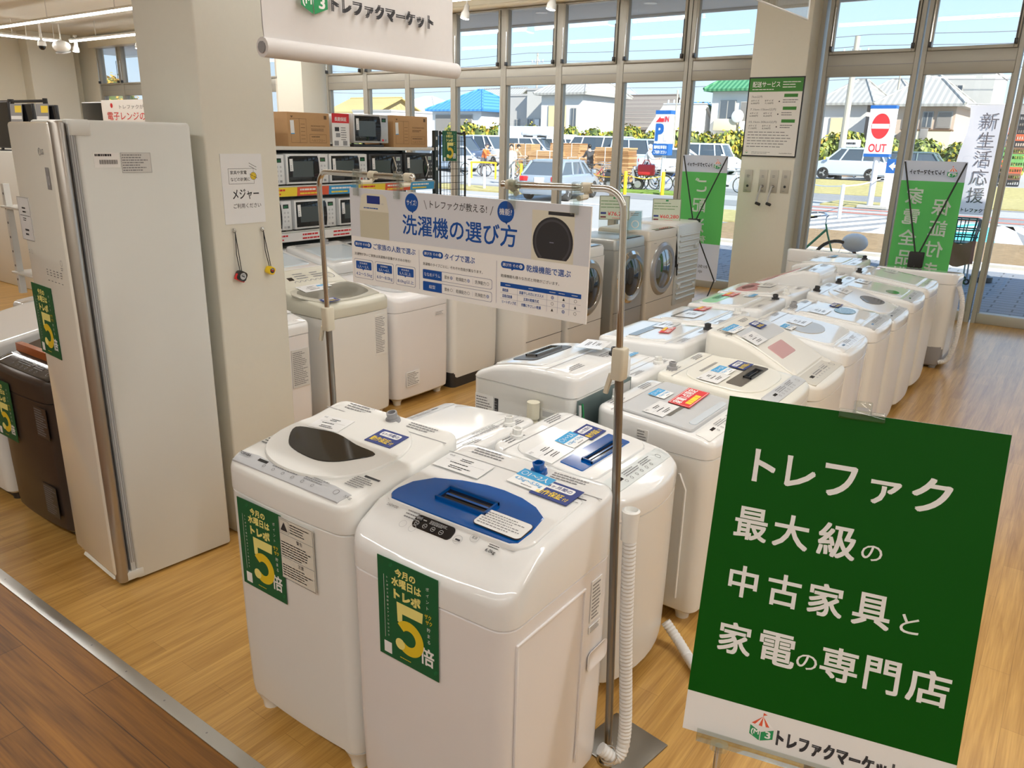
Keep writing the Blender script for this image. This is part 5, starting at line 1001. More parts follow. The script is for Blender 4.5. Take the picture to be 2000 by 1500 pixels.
# ------------------------------------------------------------------ X-frame banners seen from behind
BGREEN = clothmat('banner_green_cloth', srgb(112, 205, 108), .5); BWHITE = clothmat('banner_white_cloth', (.80, .81, .86), .5); BPRINT = clothmat('banner_print_white', (.88, .90, .88), .5)
def xbanner(label, x0, x1, y, z0, z1, cols, foot):
    W_ = (x1-x0); t = thing('x_frame_banner', label, 'banner stand', ((x0+x1)/2, y, 0), 0, 'X-frame banners inside the window')
    h = W_/2; b = MB(); R_ = []; n = 10
    zs = [z0, z0+.05]+[z0+.05+(z1-z0-.1)*k/8 for k in range(1, 8)]+[z1-.05, z1]
    R0 = lambda z: [(-h+W_*i/n, .018*math.sin(PI*(z-z0)/(z1-z0))-.02*math.cos(i*PI/n*2)*.3, z) for i in range(n+1)]
    zw = z1-.20; zf = z0+foot
    for m_, a, c in ((BWHITE, zw, z1), (BGREEN, zf, zw)) + (((BWHITE, z0, zf),) if foot > .02 else ()):
        st = [R0(a+(c-a)*k/6) for k in range(7)]; b.loft(st, m_, None, False, False, False)
    b.build('cloth', t)
    F = frame((0, -.022, 0), (1, 0, 0), (0, 0, 1)); b = MB()
    b.text(TFM, .10, z1-.135, -h+.07, z1-.085, INK, F, 0, .05); b.build('shop_lettering', t); b = MB(); logo(b, h-.12, z1-.10, .09, F, 0, True); b.build('logo', t); b = MB()
    for cx, y1, step, size, s in cols:
        for i, ch in enumerate(s):
            vs, fs, bb = textgeo(ch); w_, h_ = bb[2]-bb[0], bb[3]-bb[1]; yy = y1-step*i
            b.text(ch, cx+w_*size/2, yy-size/2-h_*size/2, cx-w_*size/2, yy-size/2+h_*size/2, BPRINT, F, 0, .02)
    b.build('lettering', t)
    if foot > .1:
        b = MB(); b.frm(-.08, z0+foot-.23, .0, z0+foot-.10, .006, INK, F, 0); b.ringd(-.06, z0+foot-.27, .018, .024, INK, F, 0, 14, PI, 2*PI); b.rect(-.12, z0+foot-.235, .03, z0+foot-.228, INK, F, 0)
        b.text('お気軽にお', .17, z0+.16, -.17, z0+.20, GREYINK, F, 0, .02); b.text('申し付け', .10, z0+.09, -.15, z0+.13, GREYINK, F, 0, .02); b.build('footer_print', t)
    hub = Vector((.0, -.16, z0+.41*(z1-z0) if foot < .1 else 1.02))
    if foot > .1: hub = Vector((-.02, -.14, z0+.46*(z1-z0)))
    for sx in (-1, 1):
        b = MB(); b.cyl((sx*(h-.01), -.015, z1-.012), hub, .008, RUBBER, 8); b.build('upper_arm', t)
        b = MB(); b.cyl(hub, (sx*(h-.02), -.02, z0+.02), .008, RUBBER, 8); b.build('lower_arm', t)
        b = MB(); b.cyl((sx*(h-.02), -.02, z0+.02), (sx*(h-.05), -.16, 0.0), .008, RUBBER, 8); b.build('leg', t)
    b = MB(); b.cyl(hub, (0, -.45, .0), .009, RUBBER, 8); b.build('back_leg', t)
    b = MB(); b.bbox(-.07, .07, -.03, .05, -.09, .07, RUBBER, .01, Matrix.Translation(hub)); b.build('hub', t)
xbanner('green and white X-frame banner left of the right pillar, lettering mirrored', -4.20, -3.62, 9.35, .22, 1.745, [(-.02, 1.49, .245, .19, 'ご配送'), (.06, .79, .11, .10, '有'), ], .46)
xbanner('green X-frame banner with two mirrored columns behind the right machine row', -1.655, -1.07, 9.2, .10, 1.76, [(-.14, 1.50, .215, .18, '家電全品'), (.13, 1.40, .215, .18, '保証付き')], 0.)

# ------------------------------------------------------------------ microwave shelf
SHX = -5.5; SHW = mat('shelf_board', (.72, .70, .64), .5, noise=.02); SHD = mat('shelf_post', (.035, .05, .052), .45, noise=.05)
t = thing('display_shelf', 'tall shelf unit of pale boards and dark posts full of microwaves', 'shelf', (SHX-.25, 4.6, 0))
def T0(x, y, z): return (x-(SHX-.25), y-4.6, z)
for z in (1.785, 1.465, 1.085, .705, .30):
    b = MB(); b.bbox(-.24, .25, -1.62, 1.57, z-.03, z, SHW, .004); b.build('shelf_board', t)
for y, xs_ in ((-1.62, (-.24, .22)), (-.02, (-.24,)), (1.57, (-.24, .22))):
    for x in xs_: b = MB(); b.box(x, x+.04, y, y+.05, 0, 1.95 if y > 1 else 1.78, SHD); b.build('post', t)
b = MB(); b.box(-.26, -.24, -1.62, 1.60, .05, 1.75, SHD); b.build('back_panel', t)
b = MB()
for z in (1.86, 1.76, 1.66, 1.56): b.rect(1.585, z, 1.605, z+.03, PAPER, frame((.2605, 0, 0), (0, 1, 0), (0, 0, 1)))
b.build('post_label', t)
for z, pal in ((1.375, (ORANGE, SKYB, YEL, YEL, ORANGE, SKYB, YEL)), (.995, (BOARDW, BOARDW, BOARDW, BOARDW, BOARDW, BOARDW, BOARDW))):
    b = MB(); F = frame((.262, 0, z), (0, 1, 0), (0.12, 0, 1)); b.box(-1.6, 1.56, 0, .085, -.004, 0, CLEAR, F); n = 9
    for i in range(n):
        a = -1.6+3.14*i/n; c = a+3.14/n; m_ = pal[i % len(pal)]; b.rect(a, .005, c, .08, m_, F, .001)
        b.bars(a+.03, .045, c-.05, .07, 1, BOARDW if m_ is not BOARDW and m_ is not YEL else RED, F, .0016, i, .6, .2); b.bars(a+.03, .015, c-.1, .035, 1, RED if m_ is BOARDW or m_ is YEL else YEL, F, .0016, i+3, .7, .3)
    b.build('price_rail', t)
MWIN = mat('oven_window', (.015, .018, .02), .05, spec=.6, noise=.05); MWH = mat('oven_white', (.74, .75, .75), .3, noise=.01); MSIL = mat('oven_silver', (.55, .55, .55), .3, metal=.5, noise=.02)
def microwave(label, y0, y1, z, h, body, door, panel, style='window', xf=SHX+.01, d=.36):
    W_ = y1-y0; t = thing('microwave_oven', label, 'microwave oven', (xf-d/2, (y0+y1)/2, z), PI/2, 'microwaves on the shelf'); hw = W_/2
    b = MB(); b.rbox(-hw, hw, -d/2+.02, d/2, .012, h, body, .01, .008, .004)
    b.build('housing', t)
    xs = hw-W_*.24
    b = MB(); b.bbox(-hw, xs, -d/2, -d/2+.022, .014, h-.002, body, .005); dr = b.build('door', t)
    b = MB(); b.bbox(-hw+.018, xs-.006, -d/2-.002, -d/2+.006, .03, h-.016, door, .003); b.build('door_window', dr)
    b = MB(); b.rect(-hw+.06, .07, xs-.06, h-.06, mat('oven_mesh', (.06, .075, .075), .15), frame((0, -d/2-.0025, 0), (1, 0, 0), (0, 0, 1)), 0); b.build('viewing_mesh', dr)
    b = MB()
    if style == 'bar': b.tube(smooth_path([(xs-.02, -d/2-.004, .04), (xs-.012, -d/2-.03, h*.5), (xs-.02, -d/2-.004, h-.03)]), .009, CHROME, 8)
    else: b.loft([[(x, y, z2) for x, y in ((xs-.035-.02*math.sin(PI*k), -d/2-.004), (xs-.004, -d/2-.004-.012*math.sin(PI*k)), (xs, -d/2+.004), (xs-.03, -d/2+.004))] for k, z2 in ((0, .03), (.25, .03+(h-.06)*.25), (.5, h*.5), (.75, .03+(h-.06)*.75), (1, h-.03))], BLACKG if door is MWIN else CHROME)
    b.build('handle', dr)
    b = MB(); b.bbox(xs+.002, hw, -d/2, -d/2+.022, .014, h-.002, panel, .005); F = frame((0, -d/2-.0006, 0), (1, 0, 0), (0, 0, 1)); b.rect(xs+.02, h-.065, hw-.03, h-.03, BLACKG if panel is not DARK else LGREY, F); b.text('600', xs+.03, h-.06, hw-.04, h-.04, LOGOG, F, .001)
    for j in range(3):
        for i in range(2): b.disc(xs+.035+i*.035, h-.10-j*.035, .010, LGREY if panel is not DARK else MGREY, F, 0, 10)
    b.rect(xs+.02, .03, xs+.045, .048, RED if (int(y0*100) % 3 == 0) else LGREY, F); b.rect(xs+.055, .03, xs+.08, .048, MGREY, F); b.build('control_panel', t)
    for sx in (-1, 1): b = MB(); b.cyl((sx*(hw-.04), -d/2+.06, 0), (sx*(hw-.04), -d/2+.06, .014), .012, DARK, 8); b.cyl((sx*(hw-.04), d/2-.06, 0), (sx*(hw-.04), d/2-.06, .014), .012, DARK, 8); b.build('foot', t)
    b = MB(); F = frame((-hw+.05, -d/2-.004, h-.09), (1, 0, .03), (0, 0, 1)); b.rect(-.017, -.05, .017, .05, PAPER, F, 0); b.bars(-.008, -.045, .008, .0, 3, GREYINK, F, .0006); b.build('price_tag', t)
    return t
z1_, z2_, z3_, z4_ = 1.785, 1.465, 1.085, .705
microwave('white microwave at the left end of the top shelf, mostly behind the pillar', 3.76, 4.20, z1_, .27, MWH, MWIN, MWH, xf=SHX+.03)
microwave('silver-framed microwave with mirrored door between the two top shelf boxes', 5.07, 5.51, z1_+.022, .265, MSIL, MWIN, MSIL)
microwave('white microwave on the second shelf, cut by the near pillar', 3.83, 4.285, z2_, .255, MWH, MWIN, MWH)
microwave('white-framed microwave second in the second shelf row', 4.305, 4.755, z2_, .26, MWH, MWIN, MWH)
microwave('white microwave with dark door third in the second shelf row', 4.775, 5.225, z2_, .26, MWH, MWIN, MWH)
microwave('black microwave with curved chrome bar handle in the second shelf row', 5.255, 5.69, z2_, .26, DARK, MWIN, DARK, 'bar')
microwave('black microwave at the right end of the second shelf row', 5.725, 6.14, z2_, .265, DARK, MWIN, DARK, 'bar')
microwave('white microwave on the third shelf, cut by the near pillar', 3.88, 4.33, z3_, .26, MWH, MWIN, MWH)
microwave('white-framed microwave in the third shelf row crossed by the left pole', 4.36, 4.82, z3_, .26, MWH, MWIN, MWH)
microwave('white microwave in the third shelf row at the guide board edge', 4.86, 5.32, z3_, .255, MWH, MWIN, MWH)
microwave('white microwave on the lowest shelf, cut by the near pillar', 3.88, 4.32, z4_, .23, MWH, MWIN, MWH)
microwave('black-doored microwave on the lowest shelf behind the left pole', 4.35, 4.83, z4_, .24, MSIL, MWIN, MSIL)
microwave('black-doored microwave on the lowest shelf at the guide board edge', 4.92, 5.40, z4_, .24, MSIL, MWIN, MSIL)
b = MB(); b.bbox(-.17, .17, -.19, .19, 0, .022, DARK, .004); tag(b.build('oven_tray', None, (SHX-.19, 5.29, z1_)), 'flat black tray under the silver microwave on the top shelf', 'tray')
def carton(label, y0, y1, h, seed):
    W_ = y1-y0; d = .40; t = thing('cardboard_box', label, 'cardboard box', (SHX-.21, (y0+y1)/2, z1_), PI/2, 'microwave cartons on the top shelf'); hw = W_/2
    b = MB(); b.bbox(-hw, hw, -d/2, d/2, 0, h, CARDB, .003); b.build('carton', t)
    F = frame((0, -d/2-.0008, 0), (1, 0, 0), (0, 0, 1)); b = MB()
    b.frm(-hw+.03, .03, -.03, h-.05, .002, BROWNINK, F); b.rect(-.105, .03, -.102, h-.05, BROWNINK, F)
    for i in range(5): b.rect(-.09, .06+i*.03, -.045, .063+i*.03, BROWNINK, F)
    b.text('電子レンジでも使える' if False else 'MICROWAVE OVEN', .02, h-.115, hw-.05, h-.10, BROWNINK, F); b.bars(.02, h-.15, hw-.05, h-.125, 2, BROWNINK, F, seed=seed)
    b.frm(.0, .03, hw-.04, .10, .0022, BROWNINK, F); b.text('ヘルツフリー', .02, .04, hw-.06, .06, BROWNINK, F); b.bars(.02, .07, hw-.06, .09, 1, BROWNINK, F, seed=seed+1); b.rect(hw-.06, h-.05, hw-.03, h-.02, BROWNINK, F)
    b.poly([(-hw+.03, h-.03), (-hw+.06, h-.03), (-hw+.045, h-.045)], BROWNINK, F)
    b.build('print', t)
    b = MB(); F = frame((-hw+.045, -d/2-.003, h-.12), (1, 0, .03), (0, 0, 1)); b.rect(-.02, -.05, .02, .055, PAPER, F); b.rect(-.02, -.055, .02, -.048, SKYB, F, .0005); b.build('price_tag', t)
carton('brown microwave carton with outline print left of the red and white price sheet', 4.36, 4.81, .275, 3)
carton('brown microwave carton with outline print at the right end of the top shelf', 5.60, 6.08, .29, 7)
b = MB(); b.box(-.10, .10, 0, .28, -.002, 0, PAPER); b.rect(-.10, .20, .10, .28, RED, None, .0006); b.text('長期保証', -.07, .215, .07, .25, PAPER, None, .001, .02); b.rect(-.07, .13, -.02, .165, INK, None, .0006); b.rect(-.06, .08, -.01, .115, MGREY, None, .0006); b.bars(.0, .05, .08, .17, 6, GREYINK, None, .0006, 4); b.rect(-.08, .01, -.03, .05, MGREY, None, .0006); b.rect(.02, .01, .07, .05, MGREY, None, .0006); b.box(-.10, .10, 0, .002, -.06, 0, CLEAR)
place(b, 'price_sheet', 'red-headed white warranty sheet standing on the top shelf', 'price sheet', frame((SHX-.005, 4.935, z1_+.001), (0, 1, 0), (0, 0, 1)))
# black wire rack at the shelf end
t = thing('wire_rack', 'black wire grid panel standing at the shelf end before the window', 'wire rack', (SHX, 6.46, 0), PI/2)
b = MB(); b.tube(smooth_path([(-.20, 0, .02), (-.20, 0, 1.0), (-.20, 0, 1.86), (-.17, 0, 1.925), (.13, 0, 1.925), (.195, 0, 1.86), (.20, 0, 1.0), (.20, 0, .02)], 5), .011, RUBBER, 8); b.box(-.22, .22, -.15, .15, 0, .02, RUBBER); b.build('frame', t)
b = MB()
for i in range(9): b.cyl((-.19+i*.0475, 0, .05), (-.19+i*.0475, 0, 1.90), .0025, RUBBER, 5)
for i in range(26): b.cyl((-.20, 0, .10+i*.07), (.20, 0, .10+i*.07), .0025, RUBBER, 5)
b.build('wire_grid', t)

# ------------------------------------------------------------------ price boards on the drum washers
def price_board(px_, py_, X, w_, h_, price, label, stem=.012):
    c = onX(px_, py_, X); ya = R(34); b = MB(); b.box(-w_/2, w_/2, -h_/2, h_/2, -.006, 0, mat('board_frame_green', srgb(140, 150, 130), .4)); b.rect(-w_/2+.008, -h_/2+.008, w_/2-.008, h_/2-.008, mat('board_pale_green', srgb(205, 215, 195), .5), None, .0006)
    LG = mat('board_line_green', srgb(110, 150, 100), .5); b.rect(-.015, h_/2-.03, .015, h_/2-.012, LOGOG, None, .001)
    for i in range(3): b.bars(-w_/2+.015, h_/2-.060-i*.03, w_/2-.015, h_/2-.045-i*.03, 1, LG, None, .001, i, .5, .3)
    b.rect(-w_/2+.015, -h_/2+.055, -w_/2+.07, -h_/2+.075, NAVY, None, .001); b.rect(-w_/2+.015, -h_/2+.02, -w_/2+.07, -h_/2+.035, mat('ink_maroon', srgb(120, 50, 60), .5), None, .001); b.text(price, -w_/2+.085, -h_/2+.035, w_/2-.02, -h_/2+.08, RED, None, .001, .012); b.bars(-.02, -h_/2+.012, w_/2-.03, -h_/2+.024, 1, RED, None, .001, 4)
    b.box(-w_/2, w_/2, -h_/2-stem, -h_/2, -.006, .0, CLEAR); b.box(-w_/2, w_/2, -h_/2-stem, -h_/2-stem+.004, -.05, .03, CLEAR)
    place(b, 'price_board', label, 'price board', frame(c, (math.cos(ya), math.sin(ya), 0), (-.0*math.sin(ya), .12, 1)), 'price boards on the drum washers')
price_board(1200, 406, -3.82, .30, .235, '¥76,780', 'pale green price board reading 76,780 yen left of the right pole', .132)
price_board(1302, 411, -3.82, .315, .255, '¥60,280', 'pale green price board reading 60,280 yen right of the right pole')
b = MB(); b.box(-.09, .09, -.11, .11, -.003, 0, CLEAR); b.rect(-.08, -.09, .08, .10, mat('leaflet_blue', srgb(170, 215, 235), .3), None, .0006); b.poly([(-.08, .1), (.02, .1), (-.08, -.03)], mat('leaflet_pale', srgb(225, 235, 240), .3), None, .001); b.ringd(.02, -.03, .03, .04, PAPER, None, .001); b.bars(-.03, .05, .07, .085, 2, GREYINK, None, .001, 4); b.box(-.09, .09, -.112, -.108, -.06, .06, CLEAR)
c = onX(1237, 432, -3.72); place(b, 'leaflet_stand', 'clear stand with a light blue leaflet behind the right pole', 'leaflet stand', frame(c, (math.cos(.6), math.sin(.6), 0), (0, .1, 1)))
for i, (q, w_) in enumerate(((1262, 450), (1240, 462))):
    pass

# ------------------------------------------------------------------ far-left corner behind the tall cabinet
# television counter far behind the cabinet
t = thing('tv_counter', 'long pale counter far left carrying the black screens', 'counter', (-11.2, 4.4, 0), 0)
b = MB(); b.bbox(-1.6, 2.1, -.3, .3, 0, 1.62, SHW, .01); b.build('counter_body', t)
for i, (px0, px1, y0_, y1_, lb) in enumerate(((-30, 17, 198, 232, 'black television screen cut by the left frame edge'), (34, 64, 202, 232, 'black television screen between the two price lists'), (88, 110, 205, 232, 'small black television screen at the end of the counter'))):
    a_, c_ = at(px0, 230, 4.3), at(px1, y0_, 4.3); w_ = (c_.x-a_.x); t = thing('television', lb, 'television', ((a_.x+c_.x)/2, 4.3, 1.62), 0, 'televisions on the far counter'); hh = c_.z-1.62
    b = MB(); b.bbox(-w_/2, w_/2, -.02, .02, .03, max(hh, .15), DARK, .006); b.rect(-w_/2+.01, .045, w_/2-.01, max(hh, .15)-.012, BLACKG, frame((0, -.0205, 0), (1, 0, 0), (0, 0, 1)), 0); b.build('screen', t)
    b = MB(); b.bbox(-w_*.25, w_*.25, -.1, .1, 0, .012, DARK, .004); b.box(-.02, .02, -.01, .01, .01, .05, DARK); b.build('stand', t)
for px0, px1, lb in ((16, 34, 'price list with yellow head left of the middle television'), (66, 86, 'price list with yellow head right of the middle television')):
    a_, c_ = at(px0, 232, 4.22), at(px1, 202, 4.22); w_ = c_.x-a_.x; h_ = c_.z-1.62; b = MB(); b.box(-w_/2, w_/2, 0, h_, -.004, 0, MGREY); b.rect(-w_*.1, h_*.82, w_*.45, h_*.96, YEL, None, .0006)
    for j in range(5): b.rect(-w_*.45, h_*(.68-j*.14), w_*.45, h_*(.75-j*.14), PAPER, None, .0006)
    b.box(-w_/2, w_/2, 0, .004, -.05, .02, MGREY); place(b, 'price_list', lb, 'price list', frame(((a_.x+c_.x)/2, 4.22, 1.621), (1, 0, 0), (0, .08, 1)), 'price lists on the far counter')
a_, c_ = at(-40, 194, 4.9), at(88, 197, 4.9); t = thing('pipe_rail', 'black pipe rail above the far televisions', 'rail', ((a_.x+c_.x)/2, 4.9, 0)); w_ = c_.x-a_.x; zz = c_.z
b = MB(); b.tube([(-w_/2, 0, zz), (w_/2, 0, zz)], .018, RUBBER, 8); b.bbox(-.03, .03, -.03, .03, zz-.03, zz+.03, RUBBER, .005); b.build('top_pipe', t)
b = MB(); b.tube([(w_/2, 0, zz+.03), (w_/2, 0, 0)], .03, RUBBER, 8); b.build('post', t)
b = MB(); b.tube([(-w_/2, 0, zz+.03), (-w_/2, 0, 0)], .03, RUBBER, 8); b.build('post', t)
# microwave table and the red-lettered board before the far window
t = thing('display_table', 'pale table before the far left window carrying a white microwave', 'table', (-14.9, 7.75, 0)); b = MB(); b.bbox(-1.3, 1.9, -.3, .3, 1.72, 1.76, SHW, .006); b.build('tabletop', t)
for sx in (-1.2, 1.8):
    for sy in (-.25, .25): b = MB(); b.box(sx-.02, sx+.02, sy-.02, sy+.02, 0, 1.72, SHD); b.build('leg', t)
a_, c_ = at(163, 229, 7.6), at(201, 199, 7.6); w_ = c_.x-a_.x; h_ = c_.z-1.76; t = thing('microwave_oven', 'white microwave with black top window on the far table left of the red-lettered board', 'microwave oven', ((a_.x+c_.x)/2, 7.6, 1.76)); 
b = MB(); b.bbox(-w_/2, w_/2, 0, .4, 0, max(h_, .2), MWH, .01); b.build('housing', t)
b = MB(); b.bbox(-w_/2+.02, w_/2-.02, -.012, .004, max(h_, .2)*.40, max(h_, .2)-.015, MWIN, .003); b.build('door_window', t)
a_, c_ = at(206, 262, 7.3), at(330, 193, 7.3); w_ = c_.x-a_.x; h_ = c_.z-a_.z; t = thing('sale_board', 'white board with red microwave lettering before the far left window', 'sign board', ((a_.x+c_.x)/2, 7.3, 0)); b = MB()
b.box(-w_/2, w_/2, -.006, .006, a_.z, c_.z, BOARDW); F = frame((0, -.0075, a_.z), (1, 0, 0), (0, 0, 1)); b.text('電子レンジの選び方', -w_*.42, h_*.42, w_*.95-w_*.5, h_*.66, RED, F, 0, .01); b.text('トレファクが教える!', -w_*.22, h_*.74, w_*.35, h_*.86, GREYINK, F); b.disc(-w_*.34, h_*.84, h_*.07, RED, F, 0, 16); b.build('panel', t)
for s in (-1, 1): b = MB(); b.cyl((s*w_*.4, .02, 0), (s*w_*.4, .02, a_.z+.1), .015, STEEL, 8); b.build('pole', t)
# white rack, wooden box, white machine left of the cabinet
t = thing('white_rack', 'white perforated steel rack with cables left of the tall cabinet', 'rack', (-5.05, 2.35, 0))
for x in (-.45, .35):
    for y in (-.2, .2):
        b = MB(); b.box(x-.018, x+.018, y-.018, y+.018, .86, 1.55, WHITE)
        for i in range(7): b.disc(x, .95+i*.09, .008, DARK, frame((0, y-.0188, 0), (1, 0, 0), (0, 0, 1)), 0, 8)
        b.build('upright', t)
b = MB(); b.bbox(-.5, .4, -.23, .23, .985, 1.0, WHITE, .004); b.build('rack_shelf', t); b = MB(); b.bbox(-.5, .4, -.23, .23, 1.40, 1.415, WHITE, .004); b.build('rack_shelf', t)
b = MB(); 
for i in range(4): b.tube(smooth_path([(.2, -.25, 1.5-.05*i), (.38, -.27, 1.3-.02*i), (.30, -.26, 1.1+.02*i), (.42, -.27, .95+.03*i)]), .007, WHITE, 6)
b.build('cable', t)
b = MB(); b.bbox(-.2, .2, -.12, .12, 0, .09, mat('light_wood', srgb(205, 160, 95), .5, noise=.1), .006); tag(b.build('wooden_tray', None, (-4.85, 2.32, 1.4155)), 'light wooden tray on the white rack at the left edge', 'tray')
t = thing('rice_cooker_box', 'white appliance with printed door on the rack shelf at the left edge', 'appliance', (-4.83, 2.32, 1.0005)); b = MB(); b.bbox(-.17, .17, -.16, .16, 0, .30, MWH, .01); b.build('housing', t); b = MB(); b.bbox(-.15, .15, -.166, -.158, .22, .28, BLACKG, .003); F = frame((0, -.1665, 0), (1, 0, 0), (0, 0, 1)); b.bars(-.12, .05, .12, .18, 5, GREYINK, F, seed=3); b.build('front_panel', t)
washer('T', 'white washing machine under the rack left of the tall cabinet', -5.6, -4.5, 2.10, 2.62, '-Y', [(0, .80), (1, .86)], .72, WHITE, r=.05, group='front row of washing machines')
b = MB(); b.bbox(-.9, .5, -.02, .02, 0, 1.55, mat('dark_partition', (.02, .026, .026), .5), .004); tag(b.build('dark_partition', None, (-5.2, 2.72, 0)), 'black partition panel behind the white rack at the left edge', 'partition')

# ------------------------------------------------------------------ outdoors: ground and canopy
def flatmat(name, col, rough=.9, noise=.06, ns=3.): return mat(name, col, rough, noise=noise, nscale=ns, spec=.2)
ASPH = flatmat('asphalt', (.40, .39, .37)); ASPH2 = flatmat('asphalt_dark', (.26, .26, .26)); CONC = flatmat('concrete', (.50, .48, .44)); MULCH = mat('mulch', (.30, .21, .12), .95, noise=.45, nscale=9, spec=.1, bump=.5)
DRYG = mat('dry_grass', (.42, .36, .16), .95, noise=.4, nscale=6, spec=.1, bump=.5); PAINTW = flatmat('road_paint_white', (.80, .80, .78), .7, .03); PAINTB = flatmat('road_paint_blue', srgb(95, 205, 215), .7, .03); PAINTR = flatmat('road_paint_red', srgb(205, 110, 85), .8, .05)
PAV = plankmat('grey_pavers', (.22, .23, .25), (.30, .31, .33), .8, False, .40, .20, .012, .45)
EXT0 = 10.30
def ground(name, mb, label=None, cat=None):
    return struct(name, mb)
b = MB(); b.box(-120, 90, EXT0, 43, -.35, -.12, ASPH); b.add([(-120, 36, -.125), (90, 36, -.125), (90, 44, .2), (-120, 44, .2), (90, 140, .2), (-120, 140, .2)], [(0, 1, 2, 3), (3, 2, 4, 5)], ASPH, None, False); ground('ground', b)
b = MB(); b.box(-60, 40, EXT0, 15.4, -.119, -.085, PAV); b.box(-60, 40, 15.4, 16.2, -.119, -.09, CONC); ground('ground.001', b)
b = MB(); b.box(-7.5, 40, 16.2, 20.0, -.119, -.05, MULCH); b.box(-7.5, 40, 15.95, 16.2, -.119, -.04, CONC); ground('ground.002', b)
b = MB(); b.box(-7.8, -5.6, 29.3, 31.8, -.119, -.06, DRYG); b.box(-5.6, 30, 32.4, 36.2, -.119, -.06, DRYG); b.add([(-13.5, 36.4, -.10), (40, 36.4, -.10), (40, 43.6, .24), (-13.5, 43.6, .24)], [(0, 1, 2, 3)], DRYG, None, False); b.box(-17, -12.5, 29.4, 31.2, -.119, -.05, mat('green_grass', (.20, .30, .06), .95, noise=.4, nscale=8, spec=.1)); b.box(-9.5, -6.5, 20.5, 24, -.119, -.07, DRYG); b.box(-24, -17, 24.8, 27.2, -.119, -.06, DRYG); ground('ground.003', b)
b = MB(); z = -.114
b.rect(-3.9, 20.4, 12, 25.6, PAINTB, None, z); b.poly([(-4.3, 20.2), (-3.9, 20.2), (-3.9, 25.8), (-4.3, 25.8)], PAINTW, None, z+.001); b.poly([(-1.55, 20.4), (-1.0, 20.4), (-1.6, 25.6), (-2.1, 25.6)], PAINTW, None, z+.002)
b.poly([(-1.0, 20.4), (12, 20.4), (12, 25.6), (-1.6, 25.6)], ASPH2, None, z+.0015); b.rect(-9, 20.2, -4.3, 25.8, ASPH2, None, z)
for i in range(8):
    x = -9+i*.75; b.poly([(x, 20.4), (x+.35, 20.4), (x+1.9, 25.6), (x+1.5, 25.6)], PAINTW, None, z+.002)
for i in range(6): x = -.5+i*.8; b.poly([(x, 20.5), (x+.35, 20.5), (x-.9, 25.5), (x-1.3, 25.5)], PAINTW, None, z+.002)
b.rect(-30, 26.3, 30, 28.9, ASPH2, None, z); b.rect(-9, 26.5, 30, 26.8, PAINTR, None, z+.002); b.rect(-9, 28.1, 30, 28.4, PAINTR, None, z+.002); b.rect(-9, 27.2, -5, 27.5, PAINTW, None, z+.002); b.rect(-16, 31.8, 40, 36.3, ASPH2, None, z)
b.rect(-30, 22.6, -13, 23.0, PAINTW, None, z+.002); b.rect(-24, 31.6, -15, 31.9, mat('road_paint_yellow', srgb(235, 190, 30), .7), None, z+.002); b.poly([(-2.9, 22.6), (-2.1, 23.0), (-2.9, 23.4)], PAINTW, None, z+.003)
ground('ground.004', b)
b = MB(); b.bbox(-22, 9, YB-.4, YW+.16, ZC+.13, 4.3, WALLP, .01); b.bbox(-22, 9, YW+.16, 12.0, 3.80, 4.3, mat('soffit_white', (.72, .73, .74), .7), .01); b.tube([(-22, 12.05, 3.82), (9, 12.05, 3.82)], .06, WHITE, 10)
for q in range(6): b.disc(-9.5+q*1.9, 11.1, .10, WHITE, Matrix.Translation((0, 0, 3.798)) @ Matrix.Scale(-1, 4, (0, 0, 1)), 0, 16)
struct('roof', b)
b = MB(); b.box(-22, 9, YB-.4, YB-.22, 0, 4.3, WALLP); struct('wall_back.001', b)

# ------------------------------------------------------------------ signs outdoors
SIGNB = mat('sign_box_blue', srgb(25, 95, 170), .4); SIGNW = mat('sign_face', (.80, .81, .84), .35); POLEW = mat('post_white', (.78, .78, .77), .5, noise=.03); GALV = mat('galvanised', (.55, .55, .54), .5, metal=.3, noise=.05)
t = thing('out_sign', 'white OUT sign with red no-entry disc on a post across the road', 'road sign', (-6.14, 29.2, -.1))
b = MB(); b.cyl((0, .1, 0), (0, .1, 1.9), .10, POLEW, 12); b.box(-.35, .6, -.2, .3, 0, .08, CONC); b.build('post', t)
b = MB(); b.box(-.40, .38, -.06, .32, 1.72, 3.26, SIGNW); b.box(-.41, .39, -.07, .33, 1.68, 1.78, SIGNB); b.box(-.41, .39, -.07, .33, 3.22, 3.32, SIGNB); b.build('sign_box', t)
b = MB(); F = frame((-.01, -.061, 2.66), (1, 0, 0), (0, 0, 1)); b.disc(0, 0, .31, PAPER, F, 0, 32, .43); b.disc(0, 0, .285, RED, F, .004, 32, .405); b.rect(-.27, -.075, .27, .075, PAPER, F, .008); b.text('OUT', -.28, -.83, .28, -.56, RED, F, 0, .03); b.build('face_print', t)
t = thing('parking_sign', 'white and blue P sign with red IN arrow on a white post', 'road sign', (-14.42, 30.1, -.1))
b = MB(); b.cyl((.0, .08, 0), (.0, .08, 1.7), .09, POLEW, 12); b.build('post', t)
b = MB(); b.box(-.42, .22, -.06, .34, 1.95, 3.12, SIGNW); b.box(-.43, .23, -.07, .35, 3.08, 3.22, SIGNB); b.box(-.46, .22, -.075, .36, 1.50, 1.94, SIGNB); b.build('sign_box', t)
